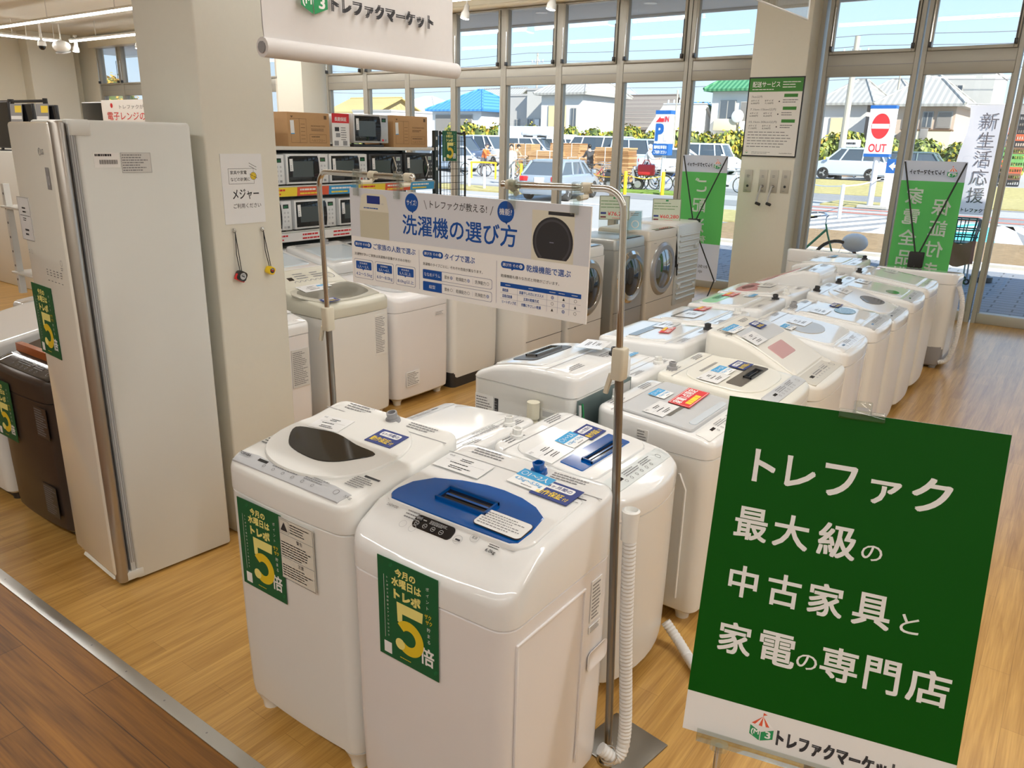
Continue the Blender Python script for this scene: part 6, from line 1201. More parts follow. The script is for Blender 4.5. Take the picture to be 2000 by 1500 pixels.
b = MB(); F = frame((-.1, -.076, 0), (1, 0, 0), (0, 0, 1)); b.text('P', -.28, 2.05, .08, 2.72, SIGNB, F, 0, .05); b.text('IN', .09, 2.78, .27, 3.0, RED, F, 0, .03); b.poly([(-.30, 2.78), (-.10, 2.78), (-.10, 3.0)], RED, F, 0); b.rect(-.10, 2.78, .06, 2.92, RED, F, 0); b.rect(.10, 2.06, .26, 2.32, SIGNW, F, 0); b.text('臨時駐車場を', -.30, 1.74, .27, 1.88, PAPER, F, .002, .02); b.text('ご利用ください', -.30, 1.55, .27, 1.69, PAPER, F, .002, .02); b.build('face_print', t)
t = thing('arrow_sign', 'small blue sign with a white left arrow right of the OUT sign', 'road sign', (-5.72, 30.0, -.1)); b = MB(); b.box(-.22, .22, -.03, .03, 0, 1.15, SIGNW); b.build('panel', t); b = MB(); b.box(-.22, .22, -.035, .035, 1.15, 1.62, SIGNB); F = frame((0, -.037, 1.38), (1, 0, 0), (0, 0, 1)); b.poly([(-.14, 0), (.02, .14), (.02, .05), (.14, .05), (.14, -.05), (.02, -.05), (.02, -.14)], PAPER, F, 0); b.build('arrow_panel', t)
a_, c_ = at(1646, 291, 47), at(1682, 273, 47); t = thing('parking_lot_sign', 'low white lettered sign in the hedge behind the silver hatchback', 'road sign', ((a_.x+c_.x)/2, 47, .2)); w_ = c_.x-a_.x
b = MB(); b.box(-w_/2, w_/2, -.04, .04, c_.z-.2-.38, c_.z-.2, SIGNW); b.box(-w_/2+.05, -w_/2+.13, -.03, .03, 0, c_.z-.5, SIGNW); b.box(w_/2-.13, w_/2-.05, -.03, .03, 0, c_.z-.5, SIGNW); F = frame((0, -.045, c_.z-.2-.2), (1, 0, 0), (0, 0, 1)); b.bars(-w_*.35, -.08, w_*.45, .08, 1, INK, F, 0, 3, .7, .15); b.build('panel', t); b = MB()
for i in range(7): b.box(-w_/2, w_/2, .05, .1, .1+i*.16, .22+i*.16, CARDB2)
b.build('slat_fence', t)
# tall cloth flag
t = thing('flag_banner', 'tall white cloth flag with large grey vertical lettering beside the glass door', 'flag', (-1.16, 14.05, -.1)); FLG = clothmat('flag_cloth', (.84, .80, .83), .45)
b = MB(); b.cyl((0, 0, 0), (0, 0, 2.68), .012, POLEW, 8); b.cyl((.02, 0, 2.62), (-.62, 0, 2.64), .008, POLEW, 8); b.lathe([(.16, 0), (.16, .10), (.06, .14), (.02, .2)], DARK, None, 14); b.build('pole', t)
b = MB(); R_ = []
for k in range(13):
    z = 1.02+1.60*k/12; lean = -.0+.05*(k/12-1); R_.append([(-.58+.56*i/10+lean+(.03*math.sin(k*.8) if i == 0 else 0), -.02+.012*math.sin(i*.7+k*.5)*(1-k/14), z) for i in range(11)])
b.loft(R_, FLG, None, False, False, False); b.build('cloth', t)
b = MB(); F = frame((-.29, -.036, 0), (1, 0, 0), (.02, 0, 1)); b.vtext('新生活応援', .0, 2.52, .27, .25, mat('flag_ink', (.12, .11, .13), .7), F, 0, .02); b.text('トレファクマ', -.16, 1.06, .2, 1.12, INK, F, 0, .04); logo(b, -.24, 1.10, .09, F, 0); b.build('lettering', t)
# red banner and bare-twigged tree beyond the far left window
t = thing('outdoor_banner', 'pale red banner strip outside below the far left window', 'banner', (-18.3, 11.6, -.1)); b = MB(); b.box(-1.6, 1.6, -.01, .01, 1.4, 2.72, mat('banner_red', srgb(225, 130, 115), .7)); b.build('cloth', t)
for s in (-1, 1): b = MB(); b.cyl((s*1.6, 0, 0), (s*1.6, 0, 2.75), .02, POLEW, 8); b.build('pole', t)

# ------------------------------------------------------------------ leaves: hedge bushes and trees
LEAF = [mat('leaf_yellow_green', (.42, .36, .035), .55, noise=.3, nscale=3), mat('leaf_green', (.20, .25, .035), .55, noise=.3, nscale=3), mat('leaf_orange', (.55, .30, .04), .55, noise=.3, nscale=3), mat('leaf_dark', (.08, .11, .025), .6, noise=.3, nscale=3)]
BARK = mat('bark', (.16, .11, .07), .9, noise=.3, nscale=12)
def foliage(seed, rx, ry, rz, n, size, wts):
    rg = random.Random(seed); b = MB(); lobes = [(rg.uniform(-.55, .55)*rx, rg.uniform(-.5, .5)*ry, rg.uniform(.35, .8)*rz, rg.uniform(.45, .65)) for _ in range(7)]+[(0, 0, rz*.45, .7)]
    for i in range(n):
        lx, ly, lz, lr = rg.choice(lobes); a = rg.uniform(0, 2*PI); ph = math.acos(rg.uniform(-.6, 1)); q = rg.uniform(.75, 1.05)*lr
        p = Vector((lx+rx*q*math.sin(ph)*math.cos(a), ly+ry*q*math.sin(ph)*math.sin(a), max(.02, lz+rz*.75*q*math.cos(ph))))
        d = Vector((math.sin(ph)*math.cos(a), math.sin(ph)*math.sin(a), math.cos(ph)))+Vector((rg.uniform(-.7, .7), rg.uniform(-.7, .7), rg.uniform(-.3, .9)))
        d.normalize(); u = d.cross(Vector((rg.uniform(-1, 1), rg.uniform(-1, 1), .3))).normalized(); v = d.cross(u); s = size*rg.uniform(.6, 1.3)
        b.add([p-u*s*.5, p+v*s*.45, p+u*s*.5, p-v*s*.45], [(0, 1, 2, 3)], rg.choices(LEAF, wts)[0], None, False)
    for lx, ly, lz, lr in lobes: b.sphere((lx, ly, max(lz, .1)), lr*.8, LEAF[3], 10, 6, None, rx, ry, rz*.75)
    return b
def bush(label, x, y, z, rx, ry, rz, seed, wts, n=900, size=.17):
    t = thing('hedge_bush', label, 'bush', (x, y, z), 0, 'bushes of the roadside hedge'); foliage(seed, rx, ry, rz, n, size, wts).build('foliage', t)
    b = MB(); b.tube([(0, 0, 0), (.05, 0, rz*.5)], .08, BARK, 6); b.build('stem', t)
    return t
HB = []
rgb_ = random.Random(5)
spots = []
for px_, ptop, wd in ((895, 238, 1.6), (925, 235, 1.7), (958, 237, 1.6), (990, 243, 1.5), (1022, 244, 1.5), (1055, 240, 1.3), (1085, 241, 1.5), (1120, 238, 1.8), (1152, 246, 1.6), (1185, 250, 1.7), (1222, 238, 1.6), (1255, 252, 1.4), (1288, 252, 1.4), (1332, 250, 1.2), (1358, 246, 1.5), (1390, 250, 1.5), (1425, 252, 1.5), (1458, 250, 1.4), (1608, 270, 1.5), (1640, 252, 1.5), (1672, 285, 1.3), (1748, 262, 1.3), (1785, 285, 1.7), (1815, 268, 1.5), (1850, 280, 1.6), (1885, 272, 1.5), (1925, 285, 1.6), (1975, 285, 1.6), (690, 240, 2.0), (620, 240, 2.0)):
    spots.append((px_, ptop, wd))
protos = {}
for i, (px_, ptop, wd) in enumerate(spots):
    p = at(px_, ptop, 51.5); k = i % 4; hgt = max(1.4, p.z-.2); ylw = px_ < 1500
    side = 'beyond the left parking rows' if px_ < 1000 else 'behind the vans' if px_ < 1300 else 'near the green-roofed house' if px_ < 1500 else 'behind the silver hatchback' if px_ < 1700 else 'before the tan house'
    nth = sum(1 for q in spots[:i] if ('a' if q[0] < 1000 else 'b' if q[0] < 1300 else 'c' if q[0] < 1500 else 'd' if q[0] < 1700 else 'e') == ('a' if px_ < 1000 else 'b' if px_ < 1300 else 'c' if px_ < 1500 else 'd' if px_ < 1700 else 'e'))+1
    lab = '%s hedge bush %s, %s from the left' % ('yellow-green' if ylw else 'mid-green', side, ['first', 'second', 'third', 'fourth', 'fifth', 'sixth', 'seventh', 'eighth', 'ninth'][min(nth-1, 8)])
    kk = (k, ylw)
    if kk not in protos:
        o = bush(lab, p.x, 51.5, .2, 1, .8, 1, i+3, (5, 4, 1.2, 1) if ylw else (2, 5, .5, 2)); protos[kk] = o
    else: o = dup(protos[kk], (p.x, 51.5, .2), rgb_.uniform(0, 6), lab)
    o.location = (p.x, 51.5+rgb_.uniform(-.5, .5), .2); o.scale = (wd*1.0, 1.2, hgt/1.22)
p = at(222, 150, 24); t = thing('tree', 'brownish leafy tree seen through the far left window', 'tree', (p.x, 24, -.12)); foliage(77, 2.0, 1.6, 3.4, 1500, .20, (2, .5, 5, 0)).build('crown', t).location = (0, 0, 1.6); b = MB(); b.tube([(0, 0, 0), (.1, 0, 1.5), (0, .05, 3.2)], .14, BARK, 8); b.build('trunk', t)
p = at(1372, 232, 60); t = thing('tree', 'small round dark green tree left of the green-roofed house', 'tree', (p.x, 60, .2)); foliage(78, 1.6, 1.4, 3.0, 600, .25, (1, 4, 0, 3)).build('crown', t).location = (0, 0, 1.2); b = MB(); b.tube([(0, 0, 0), (0, 0, 2.4)], .12, BARK, 8); b.build('trunk', t)

# ------------------------------------------------------------------ houses
TILEG = stripemat('roof_tile_grey', (.33, .32, .30), (.42, .41, .38), .36, .5, 'X'); TILEB = stripemat('roof_blue', srgb(70, 130, 190), srgb(90, 150, 205), .5, .5, 'X'); TILEGR = stripemat('roof_tile_green', srgb(60, 120, 85), srgb(95, 150, 110), .34, .5, 'X'); TILEBR = stripemat('roof_brown', (.22, .19, .17), (.26, .23, .20), .4, .5, 'Y')
WINF = mat('house_window_frame', (.40, .38, .35), .5); WING = mat('house_window_glass', (.10, .12, .14), .08, spec=.7); SHUT = mat('house_shutter', (.26, .24, .22), .6, noise=.05)
def wallm(n, c): return mat('house_wall_'+n, c, .85, noise=.04, nscale=4, spec=.2)
def house(label, x0, x1, y, dep, zt, zr, wm, rm, wins=(), roof='hip', ov=.5, base=.2, cat='house', extra=None):
    cx = (x0+x1)/2; t = thing('house', label, cat, (cx, y+dep/2, base)); w = (x1-x0)/2; d = dep/2; ht = zt-base; hr = zr-base
    b = MB(); b.box(-w, w, -d, d, 0, ht, wm)
    if roof == 'gable_x': b.add([(-w, -d, ht), (-w, d, ht), (-w, 0, hr-.1), (w, -d, ht), (w, d, ht), (w, 0, hr-.1)], [(0, 2, 1), (3, 4, 5)], wm, None, False)
    b.build('wall', t)
    b = MB(); W_, D_2 = w+ov, d+ov; th = .16
    if roof == 'hip':
        rw = max(W_-D_2, .3); V = [(-W_, -D_2, ht), (W_, -D_2, ht), (W_, D_2, ht), (-W_, D_2, ht), (-rw, 0, hr), (rw, 0, hr)]; Fs = [(0, 1, 5, 4), (1, 2, 5), (2, 3, 4, 5), (3, 0, 4)]
        b.add(V+[(x, y_, z-th) for x, y_, z in V[:4]], Fs+[(6, 9, 8, 7), (0, 6, 7, 1), (1, 7, 8, 2), (2, 8, 9, 3), (3, 9, 6, 0)], rm, None, False)
        for a, c in ((0, 4), (1, 5), (2, 5), (3, 4), (4, 5)): b.tube([V[a], V[c]], .10, rm, 6)
    elif roof == 'gable_x':
        for s in (-1, 1): b.add([(-W_, s*D_2, ht-.2), (W_, s*D_2, ht-.2), (W_, 0, hr), (-W_, 0, hr), (-W_, s*D_2, ht-.36), (W_, s*D_2, ht-.36), (W_, 0, hr-.16), (-W_, 0, hr-.16)], [(0, 1, 2, 3), (4, 7, 6, 5), (0, 4, 5, 1), (1, 5, 6, 2), (3, 2, 6, 7), (0, 3, 7, 4)], rm, None, False)
        b.tube([(-W_, 0, hr), (W_, 0, hr)], .1, rm, 6)
    else: b.box(-w-.06, w+.06, -d-.06, d+.06, ht, ht+.18, rm)
    b.build('roof', t)
    for (a, c, z0, z1, kind) in wins:
        m1 = {'g': WING, 's': SHUT, 'c': mat('curtain_cream', srgb(235, 215, 160), .6), 'w': mat('curtain_white', (.7, .7, .7), .6)}[kind]
        bx0, bx1 = -w+2*w*a, -w+2*w*c; b = MB(); b.bbox(bx0-.06, bx1+.06, -d-.08, -d+.02, z0-.06, z1+.06, WINF, .01); f = b.build('window', t)
        b = MB(); b.box(bx0, bx1, -d-.09, -d-.02, z0, z1, m1)
        if kind == 'g': b.box((bx0+bx1)/2-.03, (bx0+bx1)/2+.03, -d-.10, -d-.03, z0, z1, WINF)
        b.build('pane', f)
    if extra: extra(t, w, d, ht)
    return t
X = lambda px_, Y: at(px_, 250, Y).x
WW, WG, WT, WC = wallm('white', (.72, .71, .69)), wallm('grey', (.45, .43, .41)), wallm('tan', (.56, .44, .35)), wallm('cream', (.74, .66, .48))
house('white house with bright blue hipped roof beyond the parking lot', X(845, 58), X(940, 58), 58, 7, 4.4, 6.3, WW, TILEB, [(.08, .42, 1.6, 3.7, 's'), (.5, .82, 1.6, 3.7, 's')])
house('pale house with grey gabled roof behind the blue-roofed one', X(905, 72), X(985, 72), 72, 7, 5.4, 7.4, WC, TILEG, [(.2, .4, 2, 3, 'g')], 'gable_x')
house('grey modern flat-topped house behind the hedge at the window middle', X(993, 60), X(1028, 60), 60, 7, 5.6, 6, WG, WG, [(.4, .6, 2.6, 3.4, 'g')], 'flat')
house('taller grey modern house block with small balcony windows', X(1028, 59), X(1056, 59), 59, 7, 6.0, 6.3, wallm('grey_light', (.52, .50, .47)), WG, [(.1, .4, 2.3, 3.4, 'g'), (.6, .9, 2.3, 3.4, 'w')], 'flat')
house('white two-storey house with cream-shuttered window and grey tiled roof', X(1056, 57), X(1136, 57), 57, 7, 5.6, 7.6, WW, TILEG, [(.2, .62, 2.6, 4.4, 'c'), (.75, .86, 2.4, 4.2, 'g')])
house('white house with slate blue roof behind the cream-shuttered one', X(1112, 73), X(1198, 73), 73, 6, 5.8, 8.8, WW, stripemat('roof_slate', (.30, .36, .42), (.36, .42, .48), .5, .5), [], 'hip')
house('low house with broad brown roof behind the vans', X(1150, 65.5), X(1285, 65.5), 65.5, 5.5, 3.3, 6.0, wallm('brown', (.22, .18, .15)), TILEBR, [(.3, .5, 1, 2, 'g')], 'gable_x')
house('long low building with blue roof far behind the P sign', X(1215, 80), X(1340, 80), 80, 8, 5.4, 6.1, wallm('pale_blue', (.5, .55, .6)), TILEB, [], 'gable_x')
house('small white gabled house beside the P sign', X(1268, 53.5), X(1345, 53.5), 53.5, 5, 2.8, 4.6, WW, WG, [], 'gable_x', .2)
def green_extra(t, w, d, ht):
    b = MB(); b.bbox(-w*.75, w*.3, -d-.35, -d, .5*ht-.1, .5*ht+.7, WC, .02); b.build('balcony', t)
    b = MB(); b.lathe([(.45, 0), (.4, .08), (.05, .16)], WHITE, frame((w*.35, -d-.4, ht*.66), (1, 0, 0), (0, 0, 1)), 16); b.build('satellite_dish', t)
    b = MB(); b.bbox(w*.45, w*.75, -d-.4, -d-.05, ht*.42, ht*.6, WHITE, .02); b.build('air_conditioner', t)
house('white house with green tiled roof and satellite dish left of the right pillar', X(1386, 56), X(1470, 56), 56, 7, 5.6, 7.5, WW, TILEGR, [(.22, .55, 3.2, 4.6, 'g'), (.7, .9, 3.2, 4.5, 's')], 'hip', .5, .2, 'house', green_extra)
def tan_extra(t, w, d, ht):
    b = MB(); b.box(-w*.30, w+.02, -d-.9, -d, .5, 2.75, WC); b.box(-w*.32, w+.04, -d-.92, -d, 2.75, 2.85, BROWNINK); b.build('balcony', t)
    b = MB(); b.bbox(w*.2, w*.42, -d-.95, -d-.88, 1.6, 2.9, SHUT, .02); b.build('balcony_panel', t)
    b = MB(); V = [(-w*1.15, -d-1.4, 1.5), (-w*.45, -d-1.4, 1.5), (-w*.5, -d, 2.6), (-w*1.05, -d, 2.6)]; b.add(V+[(x, y, z-.15) for x, y, z in V], [(0, 1, 2, 3), (4, 7, 6, 5), (0, 4, 5, 1), (1, 5, 6, 2), (3, 2, 6, 7), (0, 3, 7, 4)], TILEG, None, False); b.build('porch_roof', t)
house('large tan house with grey tiled roof and cream balcony behind the OUT sign', X(1718, 58), X(1862, 58), 58, 7, 4.6, 6.6, WT, TILEG, [(.03, .17, 1.9, 3.5, 's'), (.33, .5, 3.0, 3.9, 's'), (.58, .70, 3.0, 3.9, 'g'), (.78, .95, 3.0, 3.9, 's')], 'hip', .5, .2, 'house', tan_extra)
house('grey-tiled house with orange shutter left of the OUT sign', X(1600, 60), X(1688, 60), 60, 8, 4.8, 6.6, wallm('pale', (.58, .56, .54)), TILEG, [(.25, .62, 1.8, 3.6, 'c')], 'hip')
house('broad grey-tiled roof house between the two tiled houses', X(1665, 71), X(1770, 71), 71, 8, 5.4, 7.4, WT, TILEG, [], 'hip')
house('tall grey modern house with one slit window behind the tan house', X(1812, 66), X(1925, 66), 66, 8, 7.0, 7.3, wallm('grey_siding', (.50, .49, .46)), WG, [(.3, .48, 5.4, 6.0, 'g')], 'flat')
house('far low house with dark gabled roof right of the grey modern house', X(1935, 78), X(2020, 78), 78, 7, 4.2, 5.6, WT, TILEBR, [], 'gable_x')
house('ochre hill-roofed shed at the left window edge', X(648, 62), X(735, 62), 62, 7, 4.6, 6.0, wallm('ochre', (.58, .44, .22)), wallm('ochre_roof', (.50, .40, .18)), [], 'gable_x')
house('white-walled building with two windows behind the carton shelf', X(690, 57), X(765, 57), 57, 6, 4.2, 5.2, WW, WG, [(.3, .5, 1.6, 3.2, 'g'), (.6, .8, 1.6, 3.2, 'g')], 'flat')
house('house with pale ribbed roof and red eaves behind the boxes', X(750, 71), X(850, 71), 71, 7, 4.7, 6.6, WW, stripemat('roof_pale', (.55, .53, .50), (.62, .60, .56), .5, .5), [(.2, .5, 2, 3.4, 'g')], 'hip')
# utility poles and wires
POLE = mat('concrete_pole', (.50, .45, .36), .8, noise=.05)
def upole(label, px_, Y, ztop, r=.16):
    x = X(px_, Y); t = thing('utility_pole', label, 'utility pole', (x, Y, .0)); b = MB(); b.tube([(0, 0, 0), (0, 0, ztop)], r, POLE, 10, None, [r, r*.65]); b.build('shaft', t)
    b = MB(); b.box(-.7, .7, -.05, .05, ztop-.9, ztop-.8, GALV)
    for q in (-.6, -.2, .2, .6): b.cyl((q, 0, ztop-.8), (q, 0, ztop-.6), .05, WHITE, 8)
    b.build('crossarm', t); return x, ztop
upole('tall leaning-grey utility pole beside the right pillar window', 1650, 46, 7.4, .2)
upole('thin utility pole behind the grey modern house', 1046, 64, 9.6, .13); upole('thin utility pole right of the blue-roofed house', 977, 54, 8.0, .12); upole('thin white pole behind the P sign', 1318, 50, 5.2, .08); upole('utility pole with insulators above the green-roofed house', 1416, 64, 8.4, .1); upole('utility pole with insulators above the tan house', 1742, 70, 9.2, .1)
b = MB()
for k in range(5):
    z = 6.6+k*.75; P = [(-75+i*7.5, 63+.2*k, z-.35*math.sin((i % 4)/4*PI)) for i in range(16)]; b.tube(P, .022, mat('wire', (.2, .2, .22), .6), 4)
tag(b.build('power_line'), 'thin power lines strung across the sky above the houses', 'power line')

# ------------------------------------------------------------------ cars
TYRE = mat('tyre', (.03, .03, .03), .8); RIM = mat('rim', (.55, .55, .57), .3, metal=.8); CGL = mat('car_glass', (.07, .09, .11), .05, spec=.7)
def carpaint(n, c): return mat('car_paint_'+n, c, .25, spec=.5, coat=.6, noise=.01)
LAMPR = mat('lamp_red', srgb(190, 40, 45), .2); LAMPC = mat('lamp_clear', (.75, .77, .78), .1)
def car(label, loc, rz, L, W, H, belt, cab, paint, hood=.78, box=False, rack=False, cat='car'):
    t = thing('car', label, cat, loc, rz); hl, hw = L/2, W/2
    # lower body: stations from rear (-x) to front (+x)
    st = [(-hl, .32, belt*.78, .86), (-hl+.06, .22, belt*.97, .95), (-hl+.35, .2, belt, 1.0), (cab[3], .2, belt, 1.0), (cab[3]+.1, .2, belt*.985, 1.0), (hl-.35, .2, belt*hood+.06, .98), (hl-.08, .22, belt*hood-.05, .9), (hl, .3, belt*hood-.16, .8)]
    b = MB(); b.loft([[(x, y*hw*k, z0+(z1-z0)*z) for y, z in ((-.86, 0), (.86, 0), (1, .12), (1.0, .6), (.97, .9), (.88, 1), (-.88, 1), (-.97, .9), (-1.0, .6), (-1, .12))] for x, z0, z1, k in st], paint); b.build('body', t)
    b = MB(); xb0, xt0, xt1, xb1 = cab; lo = rrect(xb0, xb1, -hw*.90, hw*.90, .12, 4); hi = rrect(xt0, xt1, -hw*.74, hw*.74, .12, 4)
    b.loft([[(x, y, belt-.03) for x, y in lo], [(x, y, H-.07) for x, y in hi]], CGL); gl = b.build('windows', t)
    b = MB(); hi2 = rrect(xt0-.04, xt1+.04, -hw*.77, hw*.77, .14, 4); hi3 = rrect(xt0+.1, xt1-.1, -hw*.66, hw*.66, .14, 4); b.loft([[(x, y, H-.09) for x, y in hi2], [(x, y, H-.03) for x, y in hi2], [(x, y, H) for x, y in hi3]], paint)
    for s in (-1, 1):
        for f, g in ((xb0, xt0), ((xb0*.62+xb1*.38), (xt0*.62+xt1*.38)), ((xb0*.25+xb1*.75), (xt0*.2+xt1*.8)), (xb1, xt1)):
            b.tube([(f+(.06 if f == xb0 else -.06 if f == xb1 else 0), s*hw*.89, belt-.03), (g, s*hw*.755, H-.07)], .045, paint, 6)
    b.build('roof', t)
    for sx in (-1, 1):
        for sy in (-1, 1):
            x = (hl-.80) if sx > 0 else (-hl+.75); F = frame((x, sy*(hw-.10), .31), (1, 0, 0), (0, 0, 1)); b = MB(); b.lathe([(.19, -.10), (.29, -.105), (.31, -.07), (.31, .07), (.29, .105), (.19, .10)], TYRE, F, 20); b.lathe([(.20, -.095), (.03, -.102)], RIM, F, 16); b.lathe([(.20, .095), (.03, .102)], RIM, F, 16)
            for k in range(6):
                a = k*PI/3; 
                for s2 in (-1, 1): b.add([(.04*math.cos(a+.4), .04*math.sin(a+.4), s2*.107), (.18*math.cos(a+.35), .18*math.sin(a+.35), s2*.107), (.18*math.cos(a-.35), .18*math.sin(a-.35), s2*.107), (.04*math.cos(a-.4), .04*math.sin(a-.4), s2*.107)], [(0, 1, 2, 3)], TYRE if k % 2 else RIM, F, False)
            b.build('wheel', t)
    for sy in (-1, 1):
        b = MB(); b.bbox(-hl-.015, -hl+.30, sy*hw*.72-.16, sy*hw*.72+.16, belt*.74, belt*.93, LAMPR, .03); b.build('tail_lamp', t)
        b = MB(); b.bbox(hl-.45, hl+.0, sy*hw*.70-.15, sy*hw*.70+.15, belt*hood-.26, belt*hood-.08, LAMPC, .04); b.build('head_lamp', t)
        b = MB(); b.bbox(cab[3]-.25, cab[3]-.08, sy*(hw+.06)-.07, sy*(hw+.06)+.07, belt, belt+.13, paint, .03); b.build('wing_mirror', t)
    b = MB(); b.box(-hl-.02, -hl+.02, -.17, .17, .62, .79, PAPER); b.box(hl-.03, hl+.02, -.17, .17, .40, .55, PAPER); b.build('number_plate', t)
    if rack:
        b = MB(); b.rbox(-1.0, .9, -.35, .35, H+.10, H+.38, LGREY, .2, .12, .08); b.box(-.6, -.55, -.6, .6, H, H+.12, DARK); b.box(.5, .55, -.6, .6, H, H+.12, DARK); b.build('roof_box', t)
    return t
gp = lambda px_, Y, z=.2: (X(px_, Y), Y, z)
CP = carpaint('steel_blue', (.26, .31, .37)); CW = carpaint('white', (.78, .79, .80)); CS = carpaint('silver_blue', (.50, .57, .66)); CN = carpaint('navy', (.05, .07, .12)); CLB = carpaint('light_blue', (.48, .60, .70))
t = car('steel blue hatchback driving away just outside the middle window', (-15.55, 24.3, -.11), R(100), 4.0, 1.62, 1.36, .88, (-1.9, -1.3, .45, 1.1), CP)
car('light silver-blue hatchback parked left of the OUT sign', (X(1672, 45), 45, .24), PI, 3.9, 1.7, 1.62, .98, (-1.85, -1.45, .45, 1.15), CS, .82)
car('pale boxy small car half behind the left X-frame banner', (X(1398, 45), 45, .2), 0, 3.3, 1.5, 1.72, 1.0, (-1.6, -1.45, .65, 1.05), carpaint('pale_blue', (.66, .72, .76)), .85)
car('dark green-grey wagon mostly hidden behind the OUT sign and silver hatchback', (X(1775, 47.5), 47.5, .22), PI, 4.3, 1.7, 1.5, .95, (-1.95, -1.5, .5, 1.2), carpaint('dark_green', (.10, .15, .15)))
car('dark navy minivan at the left end of the parking row', (X(895, 41), 41, .08), R(-18), 4.7, 1.75, 1.95, 1.08, (-2.2, -2.0, .6, 1.55), CN, .85)
car('white minivan beside the dark navy one', (X(957, 44), 44, .18), R(-15), 4.7, 1.75, 1.95, 1.08, (-2.2, -2.0, .6, 1.55), CW, .85)
car('small blue car at the far left before the navy minivan', (X(885, 38), 38, -.05), R(-20), 3.9, 1.7, 1.5, .95, (-1.7, -1.3, .4, 1.1), CS)
car('white wagon with grey roof box behind the bicycles', (X(1046, 45.5), 45.5, .2), R(4), 4.6, 1.8, 1.85, 1.05, (-2.1, -1.8, .5, 1.4), CW, .85, False, True)
car('white van partly hidden behind the white minivan', (X(1000, 47), 47, .2), R(-10), 4.4, 1.7, 1.85, 1.05, (-2.0, -1.8, .6, 1.5), CW, .85)
car('long white van with dark side windows behind the cardboard bales', (X(1168, 44), 44, .2), PI, 4.9, 1.8, 2.0, 1.1, (-2.35, -2.2, 1.3, 1.9), CW, .9)
car('light blue van beside the P sign', (X(1262, 43.5), 43.5, .18), 0, 4.4, 1.7, 1.9, 1.05, (-2.0, -1.85, 1.0, 1.6), CLB, .9)
car('white car behind the riders next to the P sign', (X(1330, 42), 42, .12), R(10), 4.2, 1.7, 1.5, .95, (-1.8, -1.3, .4, 1.2), CW)
car('white small van beyond the wagon with the roof box', (X(1108, 46.6), 46.6, .2), R(2), 3.6, 1.7, 1.85, 1.05, (-1.8, -1.65, .7, 1.3), CW, .88)
t = thing('truck_box', 'pale blue box truck body behind the parked cars', 'truck', (X(1066, 50), 48.2, .2)); b = MB(); b.bbox(-2.3, 2.0, -1, 1, .7, 2.6, carpaint('truck_pale', (.60, .68, .74)), .05); b.build('cargo_box', t); b = MB(); b.bbox(2.05, 3.4, -.95, .95, .5, 2.1, CW, .15); b.build('cab', t)
for x in (-1.5, 2.6):
    for s in (-1, 1): b = MB(); b.lathe([(.2, -.12), (.4, -.12), (.42, 0), (.4, .12), (.2, .12)], TYRE, frame((x, s*.85, .42), (1, 0, 0), (0, 0, 1)), 18); b.build('wheel', t)

# ------------------------------------------------------------------ bicycles, scooter, people, bollards
def bike_parts(t, col, basket=True, bcol=None):
    r = .33
    for x in (-.52, .55):
        F = frame((x, 0, r), (1, 0, 0), (0, 0, 1)); b = MB(); b.torus(r-.02, .019, TYRE, F, 26, 6); b.torus(r-.045, .008, CHROME, F, 26, 5)
        for k in range(10): a = k*PI/5; b.cyl((x, 0, r), (x+(r-.05)*math.cos(a), 0, r+(r-.05)*math.sin(a)), .003, CHROME, 4)
        b.build('wheel', t)
    b = MB(); P = dict(h=(.38, 0, .80), bb=(-.08, 0, .30), s=(-.22, 0, .72), r=(-.52, 0, r), f=(.55, 0, r))
    for a, c, q in (('h', 'bb', .018), ('s', 'bb', .016), ('r', 'bb', .011), ('r', 's', .010)): b.cyl(P[a], P[c], q, col, 8)
    b.tube([(.36, 0, .88), (.40, 0, .74), (.47, 0, .55), (.55, 0, r)], .013, col, 8); b.tube([(-.75, 0, .62), (-.5, 0, .70), (-.2, 0, .60)], .012, CHROME, 6); b.cyl((-.08, -.08, .30), (-.08, .08, .30), .05, DARK, 10); b.build('frame', t)
    b = MB(); b.tube([(.36, 0, .88), (.36, 0, .98)], .011, CHROME, 8)
    for s in (-1, 1): b.tube(smooth_path([(.36, 0, .98), (.36, s*.10, 1.02), (.24, s*.25, 1.02), (.10, s*.28, .99)], 4), .010, CHROME, 6); b.cyl((.16, s*.27, 1.0), (.06, s*.285, .985), .015, RUBBER, 8)
    b.build('handlebar', t)
    b = MB(); b.rbox(-.36, -.10, -.10, .10, .82, .89, RUBBER, .06, .03, .02); b.cyl((-.22, 0, .70), (-.22, 0, .83), .012, CHROME, 8); b.build('saddle', t)
    b = MB()
    for s in (-1, 1): b.tube([(-.5, s*.03, .32), (-.42, s*.10, .02)], .008, CHROME, 5)
    b.build('stand', t)
    if basket:
        b = MB(); m_ = bcol or MGREY
        for z, k in ((.78, .8), (.88, .9), (1.0, 1)):
            P_ = [(.58+.17*k*c, .18*k*s_, z) for c, s_ in ((-1, -1), (1, -1), (1, 1), (-1, 1), (-1, -1))]; b.tube(P_, .007, m_, 5)
        for i in range(12):
            q = rrect(.58-.17, .58+.17, -.18, .18, .02, 1, 3); c = q[i*len(q)//12]; b.cyl((.58+(c[0]-.58)*.8, c[1]*.8, .78), (c[0], c[1], 1.0), .004, m_, 4)
        b.box(.45, .71, -.14, .14, .775, .785, m_); b.build('basket', t)
    return t
BC = {'silver': CHROME, 'black': RUBBER, 'red': mat('bike_red', srgb(205, 50, 70), .35), 'white': POLEW, 'green': mat('bike_green', srgb(70, 150, 110), .35), 'blue': mat('bike_blue', srgb(60, 90, 150), .35)}
BP = {}
